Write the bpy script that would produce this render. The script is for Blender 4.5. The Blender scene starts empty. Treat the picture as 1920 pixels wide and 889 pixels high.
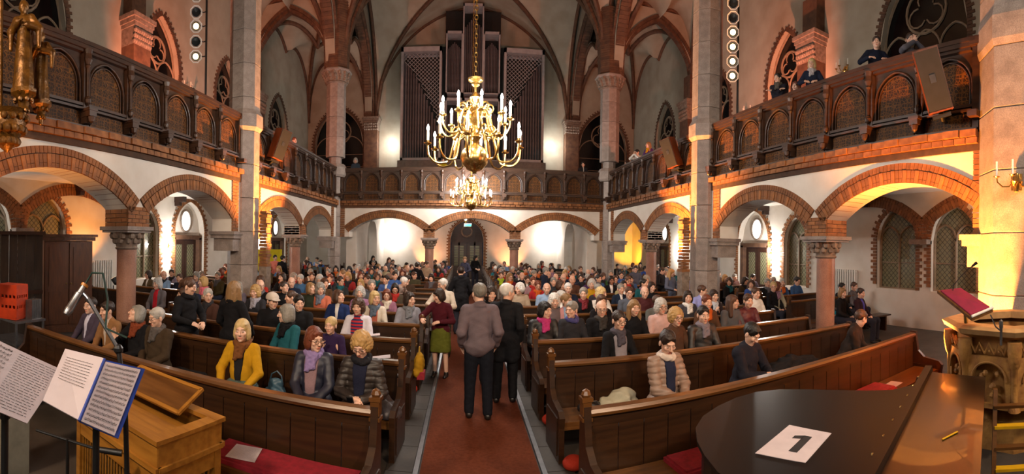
import bpy, math, random
import numpy as np
from mathutils import Matrix, Vector
R = math.radians
PI = math.pi
rnd = random.Random(7)
scene = bpy.context.scene
col = scene.collection

# ------------------------------------------------------------------ camera (cylindrical panorama, as the photograph is)
F, XV, Y0, ROLL, EYE = 845.0, 872.5, 457.5, 0.0147, 2.3      # px per radian, axis column, horizon row, roll, eye height
cam = bpy.data.cameras.new('camera')
cam.type = 'PANO'
cam.panorama_type = 'CENTRAL_CYLINDRICAL'
cam.central_cylindrical_range_u_min = -960.0 / F
cam.central_cylindrical_range_u_max = 960.0 / F
cam.central_cylindrical_range_v_min = -(889.0 - Y0) / F
cam.central_cylindrical_range_v_max = Y0 / F
cam.central_cylindrical_radius = 1.0
cam.clip_start = 0.05
cam.clip_end = 200
cam_ob = bpy.data.objects.new('camera', cam)
col.objects.link(cam_ob)
_c, _s = math.cos(ROLL), math.sin(ROLL)
_yaw = (960.0 - XV) / F
_X, _Y, _Z = Vector((_c, 0, _s)), Vector((0, 1, 0)), Vector((-_s, 0, _c))
_right = _X * math.cos(_yaw) - _Y * math.sin(_yaw)
_fwd = _X * math.sin(_yaw) + _Y * math.cos(_yaw)
_m = Matrix((_right, _Z, -_fwd)).transposed().to_4x4()
_m.translation = (0, 0, EYE)
cam_ob.matrix_world = _m
scene.camera = cam_ob

# ------------------------------------------------------------------ world and exposure
world = bpy.data.worlds.new('world')
scene.world = world
world.use_nodes = True
world.node_tree.nodes['Background'].inputs[0].default_value = (0.004, 0.006, 0.012, 1)   # a dark night outside
world.node_tree.nodes['Background'].inputs[1].default_value = 1.0
scene.view_settings.view_transform = 'Standard'
scene.view_settings.look = 'None'
scene.view_settings.gamma = 1.0
scene.view_settings.use_curve_mapping = False
scene.view_settings.exposure = 0.45
try:
    scene.cycles.max_bounces = 6
    scene.cycles.diffuse_bounces = 4
    scene.cycles.glossy_bounces = 3
    scene.cycles.sample_clamp_indirect = 4.0
    scene.cycles.caustics_reflective = False
    scene.cycles.caustics_refractive = False
    scene.cycles.use_denoising = True
except Exception:
    pass

CHAND_W = 36.0       # each candle bulb of a chandelier
ORANGE = (1.0, 0.36, 0.07)
SALMON = (1.0, 0.30, 0.16)
WARM = (1.0, 0.80, 0.60)
WHITE = (1.0, 0.93, 0.86)


def light(name, loc, power, color, radius=0.08, kind='POINT', target=None, spot=80, blend=0.6, label=None):
    ld = bpy.data.lights.new(name, kind)
    ld.energy = power
    ld.color = color
    ld.shadow_soft_size = radius
    if kind == 'SPOT':
        ld.spot_size = R(spot)
        ld.spot_blend = blend
    o = bpy.data.objects.new(name, ld)
    col.objects.link(o)
    o.location = loc
    if target is not None:
        o.rotation_euler = (Vector(target) - Vector(loc)).to_track_quat('-Z', 'Y').to_euler()
    return o


# stage and effect lamps of the concert (the lamp bodies are built further down)
# floor uplights: (x, y, z), power, colour, radius, target, cone
UPLIGHTS = [
    ((-4.05, 12.85, 1.05), 6500, ORANGE, (-5.9, 11.6, 6.2), 78),
    ((4.65, 12.85, 1.05), 6500, ORANGE, (6.5, 11.6, 6.2), 78),
    ((5.30, 3.25, 0.55), 4200, (1.0, 0.32, 0.05), (6.35, 2.6, 4.2), 120),
    ((-9.2, 9.3, 1.2), 260, ORANGE, (-10.5, 8.9, 3.3), 95),
    ((-2.6, 27.6, 0.9), 160, (1.0, 0.35, 0.12), (-2.3, 28.6, 1.8), 95),
    ((3.0, 27.6, 0.9), 200, (1.0, 0.35, 0.12), (2.9, 28.6, 1.8), 95),
    ((10.2, 26.6, 0.9), 420, (1.0, 0.42, 0.02), (10.9, 28.4, 2.6), 85),
    ((-8.3, 9.9, 5.6), 2300, SALMON, (-9.4, 15.5, 10.2), 105),
    ((8.9, 9.9, 5.6), 2300, SALMON, (10.0, 15.5, 10.2), 105),
    ((-5.0, 3.15, 0.6), 420, ORANGE, (-6.1, 3.5, 3.8), 80),
]
for _l, _p, _col, _t, _sp in UPLIGHTS:
    light('uplight_beam', _l, _p, _col, 0.10, 'SPOT', _t, _sp, 0.5)
# white wall lamps of the aisles (fittings built below)
AISLE_LAMPS = [(-10.35, 13.55, 2.1, 150), (10.95, 13.75, 2.1, 150), (-4.5, 28.3, 2.75, 115), (5.35, 28.3, 2.75, 115),
               (-10.35, 21.5, 2.1, 110), (10.95, 21.5, 2.1, 110), (-0.0, 24.5, 3.55, 60), (-10.35, 4.6, 2.2, 60), (10.95, 4.4, 2.2, 60),
               (-4.75, 27.9, 8.6, 120), (5.4, 27.9, 8.6, 120)]
for _x, _y, _z, _p in AISLE_LAMPS:
    light('lamp_glow', (_x + (0.22 if _x < -8 else -0.22 if _x > 8 else 0), _y - (0.25 if _y > 26 else 0), _z), _p, WHITE, 0.09)
# warm floods added out of view behind the camera to light the audience's faces
for _x, _y, _z, _p, _t in [(-3.6, -2.2, 6.2, 1300, (-2.2, 8.5, 0.8)), (4.3, -2.2, 6.2, 1300, (2.8, 7.5, 0.8))]:
    light('added_front_flood', (_x, _y, _z), _p, (1.0, 0.72, 0.48), 0.35, 'SPOT', _t, 95, 0.8)

# ------------------------------------------------------------------ mesh helpers
def srgb(h):
    h = h.lstrip('#')
    v = [int(h[i:i + 2], 16) / 255 for i in (0, 2, 4)]
    return tuple(((c + 0.055) / 1.055) ** 2.4 if c > 0.04045 else c / 12.92 for c in v)


class MB:
    def __init__(s):
        s.v = []; s.f = []; s.t = []; s.n = 0

    def add(s, vs, fs, tint=1.0, m=None):
        if m is not None:
            vs = [m @ Vector(p) for p in vs]
        b = len(s.v)
        s.v.extend([tuple(p) for p in vs])
        s.f.extend([tuple(b + i for i in f) for f in fs])
        s.t.extend([tint] * len(fs))
        return s

    def box(s, c, d, tint=1.0, m=None, rz=0.0):
        x, y, z = d[0] / 2, d[1] / 2, d[2] / 2
        vs = [(-x, -y, -z), (x, -y, -z), (x, y, -z), (-x, y, -z), (-x, -y, z), (x, -y, z), (x, y, z), (-x, y, z)]
        if rz:
            a, b = math.cos(rz), math.sin(rz)
            vs = [(p[0] * a - p[1] * b, p[0] * b + p[1] * a, p[2]) for p in vs]
        vs = [(p[0] + c[0], p[1] + c[1], p[2] + c[2]) for p in vs]
        return s.add(vs, [(0, 3, 2, 1), (4, 5, 6, 7), (0, 1, 5, 4), (1, 2, 6, 5), (2, 3, 7, 6), (3, 0, 4, 7)], tint, m)

    def hexa(s, vs, tint=1.0, m=None):
        return s.add(vs, [(0, 3, 2, 1), (4, 5, 6, 7), (0, 1, 5, 4), (1, 2, 6, 5), (2, 3, 7, 6), (3, 0, 4, 7)], tint, m)

    def lathe(s, prof, n=16, c=(0, 0, 0), tint=1.0, m=None, ph=0.0, caps=True):
        """prof: list of (radius, z) upward."""
        vs = []; fs = []
        for r, z in prof:
            for k in range(n):
                a = ph + 2 * PI * k / n
                vs.append((c[0] + r * math.cos(a), c[1] + r * math.sin(a), c[2] + z))
        for i in range(len(prof) - 1):
            for k in range(n):
                k2 = (k + 1) % n
                fs.append((i * n + k, i * n + k2, (i + 1) * n + k2, (i + 1) * n + k))
        if caps:
            fs.append(tuple(reversed(range(n))))
            fs.append(tuple((len(prof) - 1) * n + k for k in range(n)))
        return s.add(vs, fs, tint, m)

    def tube(s, pts, r, n=8, tint=1.0, m=None, caps=True, close=False):
        """a round bar along pts; r a number or one radius per point"""
        pts = [Vector(p) for p in pts]
        k = len(pts)
        rr = r if isinstance(r, (list, tuple)) else [r] * k
        vs = []; fs = []
        up = None
        for i, p in enumerate(pts):
            if close:
                d = pts[(i + 1) % k] - pts[(i - 1) % k]
            else:
                d = pts[min(i + 1, k - 1)] - pts[max(i - 1, 0)]
            d = d.normalized() if d.length > 1e-9 else Vector((0, 0, 1))
            if up is None:
                up = Vector((0, 0, 1)) if abs(d.z) < 0.9 else Vector((1, 0, 0))
            a = d.cross(up)
            a = a.normalized() if a.length > 1e-6 else Vector((1, 0, 0))
            b = a.cross(d).normalized()
            up = b
            for j in range(n):
                t = 2 * PI * j / n
                vs.append(p + (a * math.cos(t) + b * math.sin(t)) * rr[i])
        for i in range(k if close else k - 1):
            i2 = (i + 1) % k
            for j in range(n):
                j2 = (j + 1) % n
                fs.append((i * n + j, i2 * n + j, i2 * n + j2, i * n + j2))
        if caps and not close:
            fs.append(tuple(range(n)))
            fs.append(tuple(reversed([(k - 1) * n + j for j in range(n)])))
        return s.add(vs, fs, tint, m)

    def ball(s, c, r, n=10, tint=1.0, m=None):
        rx, ry, rz = (r, r, r) if isinstance(r, (int, float)) else r
        vs = [(c[0], c[1], c[2] - rz)]; fs = []
        h = max(4, n // 2)
        for i in range(1, h):
            a = -PI / 2 + PI * i / h
            for k in range(n):
                t = 2 * PI * k / n
                vs.append((c[0] + rx * math.cos(a) * math.cos(t), c[1] + ry * math.cos(a) * math.sin(t), c[2] + rz * math.sin(a)))
        vs.append((c[0], c[1], c[2] + rz))
        for k in range(n):
            k2 = (k + 1) % n
            fs.append((0, 1 + k2, 1 + k))
            for i in range(h - 2):
                fs.append((1 + i * n + k, 1 + i * n + k2, 1 + (i + 1) * n + k2, 1 + (i + 1) * n + k))
            fs.append((1 + (h - 2) * n + k, 1 + (h - 2) * n + k2, len(vs) - 1))
        return s.add(vs, fs, tint, m)

    def prism(s, poly, d0, d1, P, tint=1.0, m=None):
        """polygon (u, w) extruded from depth d0 to d1; P(u, w, d) -> point"""
        k = len(poly)
        vs = [P(u, w, d0) for u, w in poly] + [P(u, w, d1) for u, w in poly]
        fs = [tuple(range(k)), tuple(reversed(range(k, 2 * k)))]
        for i in range(k):
            j = (i + 1) % k
            fs.append((i, i + k, j + k, j))
        return s.add(vs, fs, tint, m)

    def strips(s, us, fn, d0, d1, P, tint=1.0):
        """a wall in segments: between consecutive us the wall stands from zlo to zhi for every pair fn(u) returns"""
        for a, b in zip(us[:-1], us[1:]):
            e = (b - a) * 1e-4
            sa, sb = fn(a + e), fn(b - e)
            for (l0, h0), (l1, h1) in zip(sa, sb):
                s.hexa([P(a, l0, d0), P(b, l1, d0), P(b, l1, d1), P(a, l0, d1), P(a, h0, d0), P(b, h1, d0), P(b, h1, d1), P(a, h0, d1)], tint)
        return s

    def mesh(s, name, mat=None, smooth=False):
        me = bpy.data.meshes.new(name)
        me.from_pydata(s.v, [], s.f)
        mats = mat if isinstance(mat, (list, tuple)) else [mat]
        for q in mats:
            if q is not None:
                me.materials.append(q)
        if mats and mats[0] is not None and mats[0].name.startswith('brick'):
            at = me.attributes.new('tint', 'FLOAT', 'FACE')
            at.data.foreach_set('value', [float(t) for t in s.t])
        if smooth:
            me.polygons.foreach_set('use_smooth', [True] * len(me.polygons))
            try:
                me.set_sharp_from_angle(angle=R(40))
            except Exception:
                pass
        me.update()
        return me

    def build(s, name, mat=None, parent=None, smooth=False, **kw):
        return obj(name, s.mesh(name, mat, smooth), parent, **kw)


def obj(name, me, parent=None, label=None, cat=None, group=None, kind=None, loc=None, rot=None, color=None):
    o = bpy.data.objects.new(name, me)
    col.objects.link(o)
    if parent is not None:
        o.parent = parent
    if loc is not None:
        o.location = loc
    if rot is not None:
        o.rotation_euler = rot
    if color is not None:
        o.color = (*color, 1)
    tag(o, label, cat, group, kind)
    return o


def tag(o, label=None, cat=None, group=None, kind=None):
    if label: o['label'] = label
    if cat: o['category'] = cat
    if group: o['group'] = group
    if kind: o['kind'] = kind
    return o


def thing(name, label, cat, loc=(0, 0, 0), rz=0.0, group=None):
    return obj(name, None, None, label, cat, group, None, loc, (0, 0, rz))


def copy_tree(o, parent=None):
    c = o.copy()
    col.objects.link(c)
    c.parent = parent
    for ch in list(o.children):
        copy_tree(ch, c)
    return c


def arc(c, r, a0, a1, n, P):
    return [P(c[0] + r * math.cos(a0 + (a1 - a0) * i / n), c[1] + r * math.sin(a0 + (a1 - a0) * i / n)) for i in range(n + 1)]


# ------------------------------------------------------------------ materials
_mats = {}


def mat(name, c1, c2=None, rough=0.6, metal=0.0, scale=8.0, stretch=(1, 1, 1), bump=0.0, bscale=None, emit=None, estr=0.0,
        tint=False, objcol=False, objrand=0.0, wave=0.0, speckle=0.0, coords='Object', spec=0.5, coat=0.0, vcol=None, alpha=None, sheen=0.0):
    if name in _mats:
        return _mats[name]
    m = bpy.data.materials.new(name)
    _mats[name] = m
    m.use_nodes = True
    nt = m.node_tree
    N, L = nt.nodes, nt.links
    b = N['Principled BSDF']
    b.inputs['Roughness'].default_value = rough
    b.inputs['Metallic'].default_value = metal
    if 'Specular IOR Level' in b.inputs: b.inputs['Specular IOR Level'].default_value = spec
    if coat: b.inputs['Coat Weight'].default_value = coat
    if sheen: b.inputs['Sheen Weight'].default_value = sheen
    if isinstance(c1, str): c1 = srgb(c1)
    if isinstance(c2, str): c2 = srgb(c2)
    c2 = c2 or tuple(x * 0.75 for x in c1)
    tc = N.new('ShaderNodeTexCoord')
    mp = N.new('ShaderNodeMapping')
    mp.inputs['Scale'].default_value = stretch
    L.new(tc.outputs[coords], mp.inputs['Vector'])
    nz = N.new('ShaderNodeTexNoise')
    nz.inputs['Scale'].default_value = scale
    nz.inputs['Detail'].default_value = 5
    L.new(mp.outputs[0], nz.inputs['Vector'])
    mx = N.new('ShaderNodeMix'); mx.data_type = 'RGBA'
    mx.inputs[6].default_value = (*c1, 1)
    mx.inputs[7].default_value = (*c2, 1)
    rp = N.new('ShaderNodeValToRGB')
    rp.color_ramp.elements[0].position = 0.35
    rp.color_ramp.elements[1].position = 0.68
    L.new(nz.outputs['Fac'], rp.inputs[0])
    L.new(rp.outputs[0], mx.inputs[0])
    out = mx.outputs[2]

    def mul(out, src, fac=1.0):
        q = N.new('ShaderNodeMix'); q.data_type = 'RGBA'; q.blend_type = 'MULTIPLY'
        q.inputs[0].default_value = fac
        L.new(out, q.inputs[6]); L.new(src, q.inputs[7])
        return q.outputs[2]
    if speckle:
        vz = N.new('ShaderNodeTexNoise'); vz.inputs['Scale'].default_value = scale * 14; vz.inputs['Detail'].default_value = 2
        L.new(mp.outputs[0], vz.inputs['Vector'])
        r2 = N.new('ShaderNodeMapRange'); r2.inputs[1].default_value = 0.3; r2.inputs[2].default_value = 0.7
        r2.inputs[3].default_value = 1 - speckle; r2.inputs[4].default_value = 1 + speckle
        L.new(vz.outputs['Fac'], r2.inputs[0])
        out = mul(out, r2.outputs[0])
    if tint:
        at = N.new('ShaderNodeAttribute'); at.attribute_name = 'tint'
        out = mul(out, at.outputs['Fac'])
    if vcol:
        at = N.new('ShaderNodeAttribute'); at.attribute_name = vcol
        out = mul(out, at.outputs['Color'])
    oi = None
    if objcol:
        oi = N.new('ShaderNodeObjectInfo')
        out = mul(out, oi.outputs['Color'])
    if objrand:
        oi = oi or N.new('ShaderNodeObjectInfo')
        r3 = N.new('ShaderNodeMapRange'); r3.inputs[3].default_value = 1 - objrand; r3.inputs[4].default_value = 1 + objrand
        L.new(oi.outputs['Random'], r3.inputs[0])
        out = mul(out, r3.outputs[0])
    L.new(out, b.inputs['Base Color'])
    if bump:
        bz = N.new('ShaderNodeTexNoise'); bz.inputs['Scale'].default_value = bscale or scale * 3; bz.inputs['Detail'].default_value = 4
        L.new(mp.outputs[0], bz.inputs['Vector'])
        bp = N.new('ShaderNodeBump'); bp.inputs['Strength'].default_value = bump; bp.inputs['Distance'].default_value = 0.02
        h = bz.outputs['Fac']
        if wave:
            wv = N.new('ShaderNodeTexWave'); wv.inputs['Scale'].default_value = wave; wv.inputs['Distortion'].default_value = 2.0
            wv.bands_direction = 'Z'
            L.new(mp.outputs[0], wv.inputs['Vector'])
            ad = N.new('ShaderNodeMath'); ad.operation = 'ADD'
            L.new(h, ad.inputs[0]); L.new(wv.outputs['Fac'], ad.inputs[1]); h = ad.outputs[0]
        L.new(h, bp.inputs['Height'])
        L.new(bp.outputs[0], b.inputs['Normal'])
    if emit:
        b.inputs['Emission Color'].default_value = (*(srgb(emit) if isinstance(emit, str) else emit), 1)
        b.inputs['Emission Strength'].default_value = estr
    if alpha is not None:
        b.inputs['Alpha'].default_value = alpha
    return m


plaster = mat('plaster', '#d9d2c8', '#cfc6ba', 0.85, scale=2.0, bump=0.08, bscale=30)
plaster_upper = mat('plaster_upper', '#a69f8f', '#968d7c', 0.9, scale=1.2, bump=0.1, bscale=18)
brick = mat('brick', '#8c5a30', '#6c4222', 0.75, scale=6, bump=0.25, bscale=60, tint=True, objrand=0.22, speckle=0.12)
brick_red = mat('brick_red', '#624530', '#483022', 0.75, scale=5, bump=0.2, bscale=50, tint=True, objrand=0.15)
mortar = mat('mortar', '#4a3324', '#38271b', 0.9, scale=8)
granite = mat('granite', '#93877f', '#7d716a', 0.7, scale=5, speckle=0.22, objrand=0.10, bump=0.15, bscale=40)
granite_dark = mat('granite_dark', '#5d524c', '#4b423d', 0.8, scale=6, speckle=0.2, objrand=0.1)
marble = mat('marble', '#9c7462', '#845d4c', 0.45, scale=3, speckle=0.15, bump=0.02)
sandstone = mat('sandstone', '#8a7a6c', '#6b5c50', 0.85, scale=9, bump=0.5, bscale=22)
wood_dark = mat('wood_dark', '#3a2014', '#26130b', 0.42, scale=3, stretch=(1, 6, 6), bump=0.05, bscale=30, objrand=0.1)
wood_gallery = mat('wood_gallery', '#3f2615', '#2a180d', 0.45, scale=4, stretch=(1, 1, 4), bump=0.06, objrand=0.12)
wood_pew = mat('wood_pew', '#352010', '#241409', 0.36, scale=2.2, stretch=(1, 9, 9), bump=0.04, bscale=20, objrand=0.1)
wood_rail = mat('wood_rail', '#664220', '#4c2e14', 0.28, scale=2.2, stretch=(1, 9, 9), bump=0.03, objrand=0.08)
wood_organ = mat('wood_organ', '#9c6a28', '#80521a', 0.35, scale=2.5, stretch=(1, 8, 8), bump=0.03)
organ_frame = mat('organ_frame', '#a8a4a6', '#989496', 0.5, scale=4)
organ_dark = mat('organ_dark', '#1d1a19', '#151312', 0.7)
pipe_metal = mat('pipe_metal', '#6a6264', '#585052', 0.4, metal=0.25, scale=3, objrand=0.25)
pipe_wood = mat('pipe_wood', '#4f3a30', '#3d2b22', 0.55, scale=3, stretch=(6, 6, 1), objrand=0.25)
brass = mat('brass', '#f2d48c', '#dcb466', 0.24, metal=1.0, scale=6)
steel = mat('steel', '#8d8d90', '#77777a', 0.35, metal=0.9)
black = mat('black', '#0c0c0d', '#121213', 0.45)
black_matte = mat('black_matte', '#101011', '#17171a', 0.8)
night_glass = mat('night_glass', '#07080b', '#0c0d10', 0.12, scale=4)
white_paint = mat('white_paint', '#dcdad4', '#d0cdc5', 0.5)
candle_wax = mat('candle_wax', '#efe9dc', '#e6dfd0', 0.5)
bulb_lit = mat('bulb_lit', '#ffffff', '#ffffff', 0.4, emit=(1.0, 0.93, 0.86), estr=60)
lamp_lit = mat('lamp_lit', '#ffffff', '#ffffff', 0.4, emit=(1.0, 0.93, 0.82), estr=25)
spot_lit = mat('spot_lit', '#ffffff', '#ffffff', 0.4, emit=(1.0, 0.66, 0.30), estr=3.2)
gilt = mat('gilt', '#7a5018', '#4c300c', 0.38, metal=0.45, scale=9, bump=0.4, bscale=26)
paper = mat('paper', '#c6babd', '#bcb0b4', 0.8)
carpet = mat('carpet', '#643422', '#562c1c', 0.95, scale=30, bump=0.4, bscale=260, spec=0.1)
stone_floor = mat('stone_floor', '#3a332d', '#2c2621', 0.7, scale=3, speckle=0.1, objrand=0.12)
red_cloth = mat('red_cloth', '#8c1426', '#74101e', 0.8, scale=20, bump=0.1)


def inlay_material():
    """carved and painted tracery of the gallery panels: fine gold lines on dark wood"""
    m = mat('inlay', '#5a3c17', '#3c2710', 0.6, scale=10, spec=0.25)
    N, L = m.node_tree.nodes, m.node_tree.links
    b = N['Principled BSDF']
    tc = N.new('ShaderNodeTexCoord')
    def lines(scale, w, rnd_):
        vo = N.new('ShaderNodeTexVoronoi'); vo.feature = 'DISTANCE_TO_EDGE'; vo.inputs['Scale'].default_value = scale; vo.inputs['Randomness'].default_value = rnd_
        L.new(tc.outputs['Object'], vo.inputs['Vector'])
        r = N.new('ShaderNodeMapRange'); r.inputs[1].default_value = w; r.inputs[2].default_value = w * 2.2; r.inputs[3].default_value = 1; r.inputs[4].default_value = 0
        L.new(vo.outputs['Distance'], r.inputs[0])
        return r.outputs[0]
    mu = N.new('ShaderNodeMath'); mu.operation = 'MAXIMUM'
    L.new(lines(17, 0.05, 0.9), mu.inputs[0]); L.new(lines(6.5, 0.03, 0.0), mu.inputs[1])
    nz = N.new('ShaderNodeTexNoise'); nz.inputs['Scale'].default_value = 9
    L.new(tc.outputs['Object'], nz.inputs['Vector'])
    m2 = N.new('ShaderNodeMath'); m2.operation = 'MULTIPLY'
    L.new(mu.outputs[0], m2.inputs[0]); L.new(nz.outputs['Fac'], m2.inputs[1])
    mx = N.new('ShaderNodeMix'); mx.data_type = 'RGBA'
    mx.inputs[6].default_value = (*srgb('#2e1c0d'), 1); mx.inputs[7].default_value = (*srgb('#80501c'), 1)
    L.new(m2.outputs[0], mx.inputs[0])
    L.new(mx.outputs[2], b.inputs['Base Color'])
    bp = N.new('ShaderNodeBump'); bp.inputs['Strength'].default_value = 0.3; bp.inputs['Distance'].default_value = 0.01
    L.new(mu.outputs[0], bp.inputs['Height']); L.new(bp.outputs[0], b.inputs['Normal'])
    return m


inlay = inlay_material()


def lattice_glass():
    m = mat('lattice_glass', '#4a4a3c', '#3a3b30', 0.25)
    N, L = m.node_tree.nodes, m.node_tree.links
    b = N['Principled BSDF']
    tc = N.new('ShaderNodeTexCoord')
    mp = N.new('ShaderNodeMapping'); mp.inputs['Rotation'].default_value = (R(45), 0, 0); mp.inputs['Scale'].default_value = (0.001, 9, 9)
    L.new(tc.outputs['Object'], mp.inputs['Vector'])
    vo = N.new('ShaderNodeTexVoronoi'); vo.feature = 'DISTANCE_TO_EDGE'; vo.inputs['Scale'].default_value = 1.0; vo.inputs['Randomness'].default_value = 0.0
    L.new(mp.outputs[0], vo.inputs['Vector'])
    r = N.new('ShaderNodeMapRange'); r.inputs[1].default_value = 0.03; r.inputs[2].default_value = 0.09
    L.new(vo.outputs['Distance'], r.inputs[0])
    mx = N.new('ShaderNodeMix'); mx.data_type = 'RGBA'
    mx.inputs[6].default_value = (0.01, 0.01, 0.01, 1); mx.inputs[7].default_value = (*srgb('#77755a'), 1)
    L.new(r.outputs[0], mx.inputs[0]); L.new(mx.outputs[2], b.inputs['Base Color'])
    return m


lattice = lattice_glass()
# ================================================================== THE SETTING
XL, XR, XC = -5.98, 6.62, 0.32          # faces of the two arcades, centre line of the nave
OL, OR = -10.5, 11.1                    # outer walls of the aisles
YB = 28.6                               # back wall
YG = 20.5                               # face of the back gallery
YF = -7.0                               # wall behind the camera
PB = [2.3, 11.3, 20.2]                  # pillar lines
ZI, ZC, ZG = 2.55, 3.95, 4.25           # impost, underside and top of the gallery cornice
ZCAP = 10.34                            # springing of the vault


def PX(x0, sgn):     # wall in the plane x = x0; depth grows away from the nave
    return lambda u, w, d: (x0 + sgn * d, u, w)


def PY(y0):
    return lambda u, w, d: (u, y0 + d, w)


# floor: stone, with the flags beside the aisle carpet as pieces
fl = MB().box((XC, (YF + YB) / 2, -0.1), (OR - OL + 1.2, YB - YF + 1.2, 0.2)).build('floor', stone_floor, kind='structure')
flag = MB().box((0, 0, 0), (0.27, 0.56, 0.02)).mesh('flagstone', stone_floor)
for side in (-0.63, 0.99):
    for k in range(26):
        obj('flagstone', flag, fl, loc=(side, 3.6 + k * 0.57, 0.008))
cp = MB().box((0.18, 13.6, 0.012), (1.2, 24.0, 0.016)).build('aisle_carpet', carpet, label='red carpet runner along the middle aisle between the pews', cat='carpet')
for side, nm in ((-0.46, 'music-stand'), (0.82, 'piano')):
    MB().box((side, 11.5, 0.02), (0.05, 16.5, 0.04)).build('aisle_edging', steel, label='narrow metal edging strip of the carpet on the %s side' % nm, cat='edging')


# ---------------------------------------------------------------- arches
ARC_R, ARC_DROP = 2.75, 0.0


def seg_arch(uc, half, apex, Rr=2.75):
    zc = apex - Rr
    return lambda u: zc + math.sqrt(max(Rr * Rr - (u - uc) ** 2, 0))


def arcade(plane, segs_lo, segs_hi, openings, depth, name, top, P, structure_mat):
    """wall above arches; openings: (uc, half, apex)"""
    us = set([segs_lo, segs_hi])
    for uc, h, a in openings:
        for i in range(25):
            us.add(round(uc - h + 2 * h * i / 24, 5))
    us = sorted(us)

    def fn(u):
        for uc, h, a in openings:
            if abs(u - uc) < h:
                return [(seg_arch(uc, h, a)(u), top)]
        return [(ZI, top)]
    b = MB().strips(us, fn, 0, depth, P)
    return b.build(name, structure_mat, kind='structure')


def voussoirs(parent, P, uc, apex, half, Rr=2.75, count=None, single=True, t0=-0.035, depth=0.5, rings=((0.0, 0.22), (0.235, 0.35))):
    """rings of arch bricks in front of the wall face; single: each brick an object, else joined"""
    zc = apex - Rr
    a_half = math.asin(min(half / Rr, 1))
    joined = MB()
    for ri, (r0, r1) in enumerate(rings):
        ra, rb = Rr + r0, Rr + r1
        n = int(2 * a_half * ra / (0.082 if single else 0.10))
        st = 2 * a_half / n
        w = st * 0.5 * 0.86

        def wedge(a0, a1, q0, q1, dd=0.0):
            vs = []
            for d in (t0 - dd, depth):
                for a, q in ((a0, q0), (a1, q0), (a1, q1), (a0, q1)):
                    vs.append(P(uc + q * math.sin(a), zc + q * math.cos(a), d))
            return [vs[i] for i in (0, 1, 5, 4, 3, 2, 6, 7)]
        if single:
            o0 = P(uc, zc, 0)
            protos = []
            for kind in range(2):
                b = MB()
                if kind == 0 or ri == 1:
                    b.hexa([tuple(p[i] - o0[i] for i in range(3)) for p in wedge(-w, w, ra, rb, 0.012 if ri == 0 else 0)], 1.12 if ri == 0 else 1.0)
                else:
                    mid = ra + (rb - ra) * 0.34
                    b.hexa([tuple(p[i] - o0[i] for i in range(3)) for p in wedge(-w, w, ra, mid - 0.006)], 0.95)
                    b.hexa([tuple(p[i] - o0[i] for i in range(3)) for p in wedge(-w, w, mid, rb)], 0.9)
                protos.append(b.mesh('brick', brick))
            # rotation about the wall normal
            n0 = Vector(P(0, 0, 1)) - Vector(P(0, 0, 0))
            uax = Vector(P(1, 0, 0)) - Vector(P(0, 0, 0))
            zax = Vector((0, 0, 1))
            axis = zax.cross(uax)        # turning z towards u
            for i in range(n):
                a = -a_half + st * (i + 0.5)
                o = obj('brick', protos[0 if i % 3 == 0 else 1], parent)
                o.matrix_local = Matrix.Translation(o0) @ Matrix.Rotation(a, 4, axis)
        else:
            for i in range(n):
                a = -a_half + st * (i + 0.5)
                joined.hexa(wedge(a - w, a + w, ra, rb), rnd.uniform(0.8, 1.15))
    if not single:
        joined.build('arch_bricks', brick, parent, kind='stuff')
    # mortar bed and soffit
    b = MB()
    n = 24
    for i in range(n):
        a0, a1 = -a_half + 2 * a_half * i / n, -a_half + 2 * a_half * (i + 1) / n
        q0, q1 = Rr + 0.008, Rr + rings[-1][1]
        vs = []
        for d in (t0 + 0.02, depth):
            for a, q in ((a0, q0), (a1, q0), (a1, q1), (a0, q1)):
                vs.append(P(uc + q * math.sin(a), zc + q * math.cos(a), d))
        b.hexa([vs[i] for i in (0, 1, 5, 4, 3, 2, 6, 7)])
    b.build('mortar_bed', mortar, parent)


def brick_rows(parent, P, u0, u1, z0, z1, d0, d1, single=False, bw=0.25, bh=0.085, name='brick'):
    """a patch of coursed bricks between u0..u1, z0..z1"""
    rows = max(1, int(round((z1 - z0) / bh)))
    hh = (z1 - z0) / rows
    jb = MB()
    for r in range(rows):
        n = max(1, int(round((u1 - u0) / bw)))
        ww = (u1 - u0) / n
        off = 0.5 * ww if r % 2 else 0
        us = [u0] + [u0 + off + ww * i for i in range(0 if off else 1, n)] + [u1]
        us = sorted(set(round(x, 4) for x in us))
        for a, c in zip(us[:-1], us[1:]):
            if c - a < 0.02: continue
            vs = [P(a + 0.006, z0 + r * hh + 0.006, d0), P(c - 0.006, z0 + r * hh + 0.006, d0), P(c - 0.006, z0 + r * hh + 0.006, d1), P(a + 0.006, z0 + r * hh + 0.006, d1)]
            vs += [(p[0], p[1], p[2] + hh - 0.012) for p in vs]
            if single:
                MB().hexa(vs, rnd.uniform(0.85, 1.15)).build(name, brick, parent)
            else:
                jb.hexa(vs, rnd.uniform(0.8, 1.15))
    if not single:
        jb.build('brick_courses', brick, parent, kind='stuff')


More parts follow.
